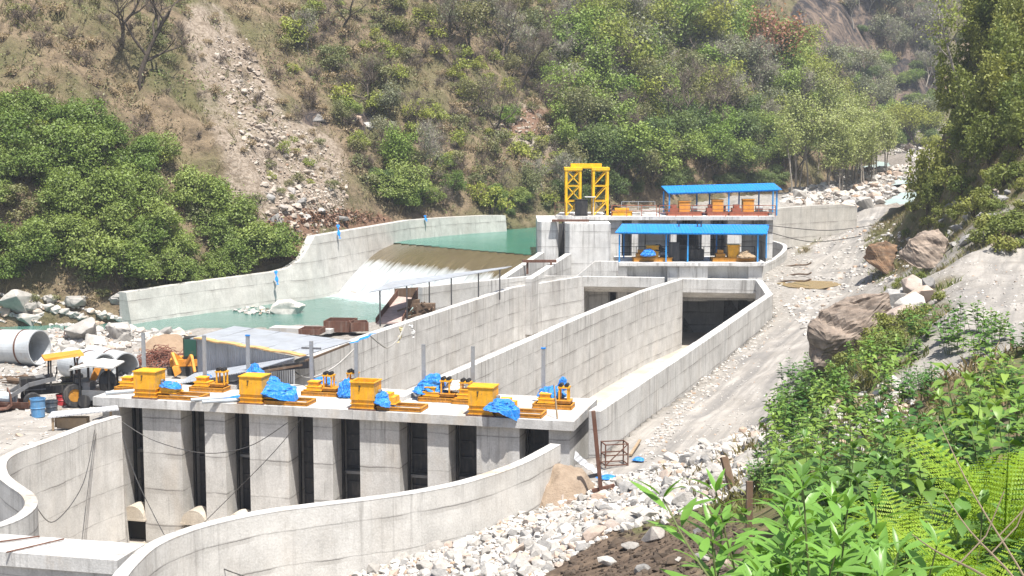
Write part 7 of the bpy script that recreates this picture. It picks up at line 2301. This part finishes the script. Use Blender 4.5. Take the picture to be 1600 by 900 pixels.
# leaf litter above the far wall
q = in_px([(420, 345), (500, 355), (600, 345), (560, 335), (480, 330), (440, 400), (425, 415)], 700, rr); H = hits(q[:, 0], q[:, 1]); H = H[np.isfinite(H[:, 0])]
V, F = leaf_mesh_data(np.repeat(H, 4, 0) + rng.normal(size=(len(H) * 4, 3)) * .2, .30, .2, rng, None, 1.0)
tag(link('leaf_litter', np_mesh('leaf_litter', V, F, M['leaf_litter']), None), 'reddish brown fallen leaves along the top of the far wall', 'leaf litter', kind='stuff')
# grass and weeds of the right slope
x, y, z = area_points(60000, 5, 70, 30, 160, rng, False)
gm_ = bil(GX, GY, gmask, x, y)
ok = (rng.uniform(size=len(x)) < gm_ * .9) & (fbm(x, y, 4, 3, 66) > -.2)
tufts('slope_grass', x[ok], y[ok], z[ok], rng, 6, .42, .022, M['grass_right'], 'rough grass and weeds on the right slope')

# ------------------------------------------------------------------ the bank in front of the camera
def blade(mbv, mbf, base, d, nrm, L, W, seg=5, fold=.25, curl=.35, shape='ovate'):
    """one leaf: folded along its midrib, tip curling down"""
    b0 = len(mbv)
    side = d.cross(nrm).normalized()
    for i in range(seg + 1):
        t_ = i / seg
        wv = (math.sin(pi * min(1, t_ ** .75)) ** .9 if shape == 'ovate' else math.sin(pi * t_ ** .85) ** .8) * W * .5
        c = base + d * (L * t_) - nrm * (curl * L * t_ * t_)
        up_ = nrm * (fold * wv)
        mbv += [c - side * wv + up_, c, c + side * wv + up_]
    for i in range(seg):
        a = b0 + i * 3
        mbf += [(a, a + 1, a + 4, a + 3), (a + 1, a + 2, a + 5, a + 4)]
def herb(seed, H, nst, LL, LW, step=.09, mat='leaf_fg', spread=.35, shape='ovate', upang=.35, curl=.4, bare=.25):
    r = random.Random(seed)
    lv, lf = [], []; st = MB()
    for s_ in range(nst):
        a0 = r.uniform(0, 6.28); q = r.uniform(.0, .32)
        p = Vector((q * cos(a0), q * sin(a0), -.1)); h = H * r.uniform(.6, 1.1)
        d = Vector((cos(a0) * spread * r.uniform(.2, 1), sin(a0) * spread * r.uniform(.2, 1), 1)).normalized()
        pts = [p.copy()]; n = max(3, int(h / step)); phi = r.uniform(0, 3)
        for i in range(n):
            d = (d + Vector((r.gauss(0, .05), r.gauss(0, .05), .02))).normalized()
            p = p + d * step; pts.append(p.copy())
            f = i / n
            if f < bare: continue
            sz_ = (.55 + .9 * math.sin(pi * (f * .8 + .15))) * r.uniform(.75, 1.2)
            phi += 1.57
            for o_ in (0, pi):
                if r.random() < .1: continue
                a = phi + o_ + r.gauss(0, .25)
                ld = Vector((cos(a), sin(a), upang + r.gauss(0, .2))).normalized()
                nr = (Vector((0, 0, 1)) - ld * ld.z + Vector((r.gauss(0, .18), r.gauss(0, .18), 0))).normalized()
                blade(lv, lf, p + ld * .02, ld, nr, LL * sz_ * .85, LW * sz_ * .85, shape=shape, curl=curl * r.uniform(.4, 1.4))
        for k in range(3):
            a = r.uniform(0, 6.28); ld = Vector((cos(a) * .6, sin(a) * .6, 1)).normalized()
            blade(lv, lf, p, ld, Vector((-cos(a), -sin(a), .6)).normalized(), LL * .55, LW * .5, shape=shape, curl=.2)
        st.tube(pts, [.009 * (1 - .6 * i / len(pts)) for i in range(len(pts))], 5, cap=False)
    me = bpy.data.meshes.new('leaves'); me.from_pydata([tuple(v) for v in lv], [], lf); me.materials.append(M[mat]); me.polygons.foreach_set('use_smooth', [True] * len(me.polygons)); me.update()
    ms = bpy.data.meshes.new('stems'); ms.from_pydata(st.v, [], st.f); ms.materials.append(M['stem_fg']); ms.update()
    return [('leaves', me), ('stems', ms)]
HB = Kind('nettle_plant', 'plant', [herb(1000 + k, 1.2, 8, .175, .100, step=.10) for k in range(5)], 'leafy dark green plant in the thicket on the near right bank', 'leafy plants of the near bank')
HS = Kind('weed_plant', 'plant', [herb(1020 + k, .7, 11, .10, .062, step=.065) for k in range(4)], 'small leaved green weed on the near right bank', 'small leaved weeds of the near bank')
HL = Kind('broadleaf_plant', 'plant', [herb(1040 + k, 1.5, 8, .23, .052, step=.075, mat='leaf_big', shape='lance', upang=.75, curl=.25, bare=.1, spread=.13) for k in range(3)], 'x', 'x')
HT = Kind('tall_plant', 'plant', [herb(1060 + k, 1.35, 4, .18, .10, step=.11, mat='leaf_yg', curl=.6, bare=.35) for k in range(3)], 'tall sparse light green plant on the near right bank', 'tall sparse plants of the near bank')
FGP = [(1205, 700), (1215, 640), (1255, 590), (1320, 560), (1420, 535), (1500, 520), (1600, 515), (1600, 900), (1350, 900), (1210, 790)]
def fg_place(kinds, poly, n, s0, s1, mind):
    pts = in_px(poly, n, rp); H = hits(pts[:, 0], pts[:, 1]); done = []
    for q in H:
        if not np.isfinite(q[0]): continue
        md = mind * (1 + q[1] * .012)
        if any((q[0] - p[0]) ** 2 + (q[1] - p[1]) ** 2 < md * md for p in done): continue
        done.append(q); kinds[rp.randrange(len(kinds))].place((q[0], q[1], q[2] - .03), rp.uniform(s0, s1))
fg_place([HB, HS, HB, HT], FGP, 420, .7, 1.35, .62)
fg_place([HS], [(1180, 780), (1215, 660), (1260, 585), (1300, 560), (1290, 640), (1240, 760)], 90, .7, 1.2, .32)
fg_place([HB], [(1200, 690), (1230, 600), (1300, 560), (1300, 640)], 26, 1.0, 1.5, .6)
rb = random.Random(8)
for k in range(26):     # nearest plants, standing just below the lens on the right
    Y = rb.uniform(7.5, 14); x = Y * rb.uniform(.2, .42)
    HB.place((x, Y, sz(x, Y) - .03), rb.uniform(.8, 1.15))
# ferns
def fern(seed, n=9, L=1.15):
    parts = []
    r = random.Random(seed)
    for f in range(n):
        a = 6.28 * f / n + r.uniform(-.3, .3)
        out = Vector((cos(a), sin(a), 0)); L_ = L * r.uniform(.7, 1.1); el = r.uniform(1.15, 1.5)
        lv, lf = [], []
        ns = 26; pts = []; p = Vector((0, 0, 0)); ang = el
        for i in range(ns + 1):
            pts.append(p.copy()); d = out * cos(ang) + Vector((0, 0, sin(ang))); p = p + d * (L_ / ns); ang -= (1.25 + r.uniform(-.15, .15)) / ns * (0.6 + i / ns)
        side = out.cross(Vector((0, 0, 1))).normalized()
        for i in range(4, ns):
            t_ = i / ns; d = (pts[i + 1] - pts[i]).normalized(); nr = side.cross(d).normalized()
            pl = L_ * .20 * (math.sin(pi * (t_ * .86 + .12)) ** .8) * r.uniform(.9, 1.05)
            for sg in (-1, 1):
                pd_ = (side * sg + d * .35 - nr * .12 * 1).normalized()
                m = max(4, int(pl / .017))
                wp = pl * .055 + .003
                for j in range(m):
                    u = j / m; c = pts[i] + pd_ * pl * u - nr * (.12 * pl * u * u)
                    w_ = wp * (1 - u) ** .7 + .002
                    for s2 in (-1, 1):
                        e = (d * s2 + pd_ * .45).normalized() * w_; b = len(lv); hw = pd_ * (pl / m * .40)
                        lv += [c - hw, c + hw, c + hw * .6 + e, c - hw * .5 + e * .95]; lf.append((b, b + 1, b + 2, b + 3))
        me = bpy.data.meshes.new('frond'); 
        mb = MB(); mb.tube(pts[::3], [.006 * (1 - .7 * k / len(pts[::3])) for k in range(len(pts[::3]))], 4, cap=False)
        b = len(lv); lv += [Vector(v) for v in mb.v]; lf += [tuple(b + i for i in q) for q in mb.f]
        me.from_pydata([tuple(v) for v in lv], [], lf); me.materials.append(M['leaf_fern']); me.update()
        parts.append(('frond', me))
    return parts
FE = Kind('fern', 'fern', [fern(1100, 10), fern(1101, 8, 1.0), fern(1102, 9, 1.25)], 'x', 'x')
for px, Y, dz, s, lab in ((1400, 7.2, .25, 1.0, 'bright yellow green fern fanning out low in the bottom right'), (1480, 8.2, .55, 1.05, 'large bright fern with upright fronds in the right foreground'), (1330, 6.8, .0, .9, 'fern at the very bottom edge beside the broad leaved plants'), (1560, 7.6, .35, 1.0, 'bright fern at the lower right corner'), (1545, 9.5, .75, .9, 'bright fern farther up beside the dry stalks'), (1440, 9.6, .5, .9, 'fern with pale fronds above the low fanning one'), (1590, 8.8, .7, 1.1, 'tall bright fern cut by the right edge of the picture'), (1510, 6.6, .2, .9, 'fern in the bottom right between the dry stalks')):
    x = (px - 800) / FPX * Y
    FE.place((x, Y, sz(x, Y) + dz), s * 1.0, label=lab, sz_=1.0)
for px, Y, s, lab in ((1165, 6.6, 1.0, 'broad leaved light green plant at the left end of the foreground'), (1225, 6.4, 1.1, 'tallest broad leaved light green plant at the bottom'), (1285, 6.9, .95, 'broad leaved light green plant next to the low ferns'), (1200, 7.4, .9, 'broad leaved plant behind the other light green ones'), (1245, 6.0, 1, 'broad leaved light green plant in the middle of the bottom clump'), (1315, 6.3, 1, 'broad leaved light green plant at the right end of the bottom clump'), (1188, 6.0, 1, 'low broad leaved plant at the very bottom left of the clump')):
    x = (px + 42 - 800) / FPX * Y; g_ = sz(x, Y)
    top_ = Q(px, {1165: 812, 1225: 775, 1285: 800, 1188: 850, 1245: 820, 1315: 815}.get(px, 815), Y).z
    hm_ = max(v.co.z for v in HL.protos[HL.k % len(HL.protos)][0][1].vertices)
    HL.place((x, Y, g_ - .05), max(.4, (top_ - g_) / hm_ * 1.15), label=lab, sz_=1.0)
for (a, b, Y, lab) in (((1590, 900), (1465, 655), 5.6, 'long dry stalk crossing the ferns'), ((1570, 900), (1475, 770), 5.2, 'short forked dry stalk among the ferns'), ((1520, 900), (1425, 835), 5.0, 'thin dry stalk low among the ferns')):
    A, B = Q(a[0], a[1], Y), Q(b[0], b[1], Y + .5)
    A = A + (A - B) * .7
    mb = MB(); mb.tube(spl([A, A.lerp(B, .35) + Vector((.02, 0, .015)), A.lerp(B, .7) + Vector((-.015, 0, .01)), B], 4), [.0065 - .0004 * i for i in range(13)], 6)
    m_ = A.lerp(B, .55); mb.tube([m_, m_ + Vector((.12, .05, .10)), m_ + Vector((.2, .1, .26))], [.0035, .003, .002], 5)
    mb.solo('dry_stalk', M['dry_stalk'], lab, 'stalk', loc=A)

# ------------------------------------------------------------------ the air of the valley
mb = MB(); mb.box((25, 205, 70), (420, 480, 160))
t = NT('haze')
t.t.nodes.remove(t.b)
pv = t.n('VolumePrincipled')
pv.inputs['Color'].default_value = (0.80, 0.88, 1.0, 1)
pv.inputs['Density'].default_value = 0.00032
t.l(pv.outputs[0], t.out.inputs['Volume'])
hz_ = mb.build('haze', t.m)
tag(hz_, 'thin bluish haze filling the valley', 'haze', kind='stuff')
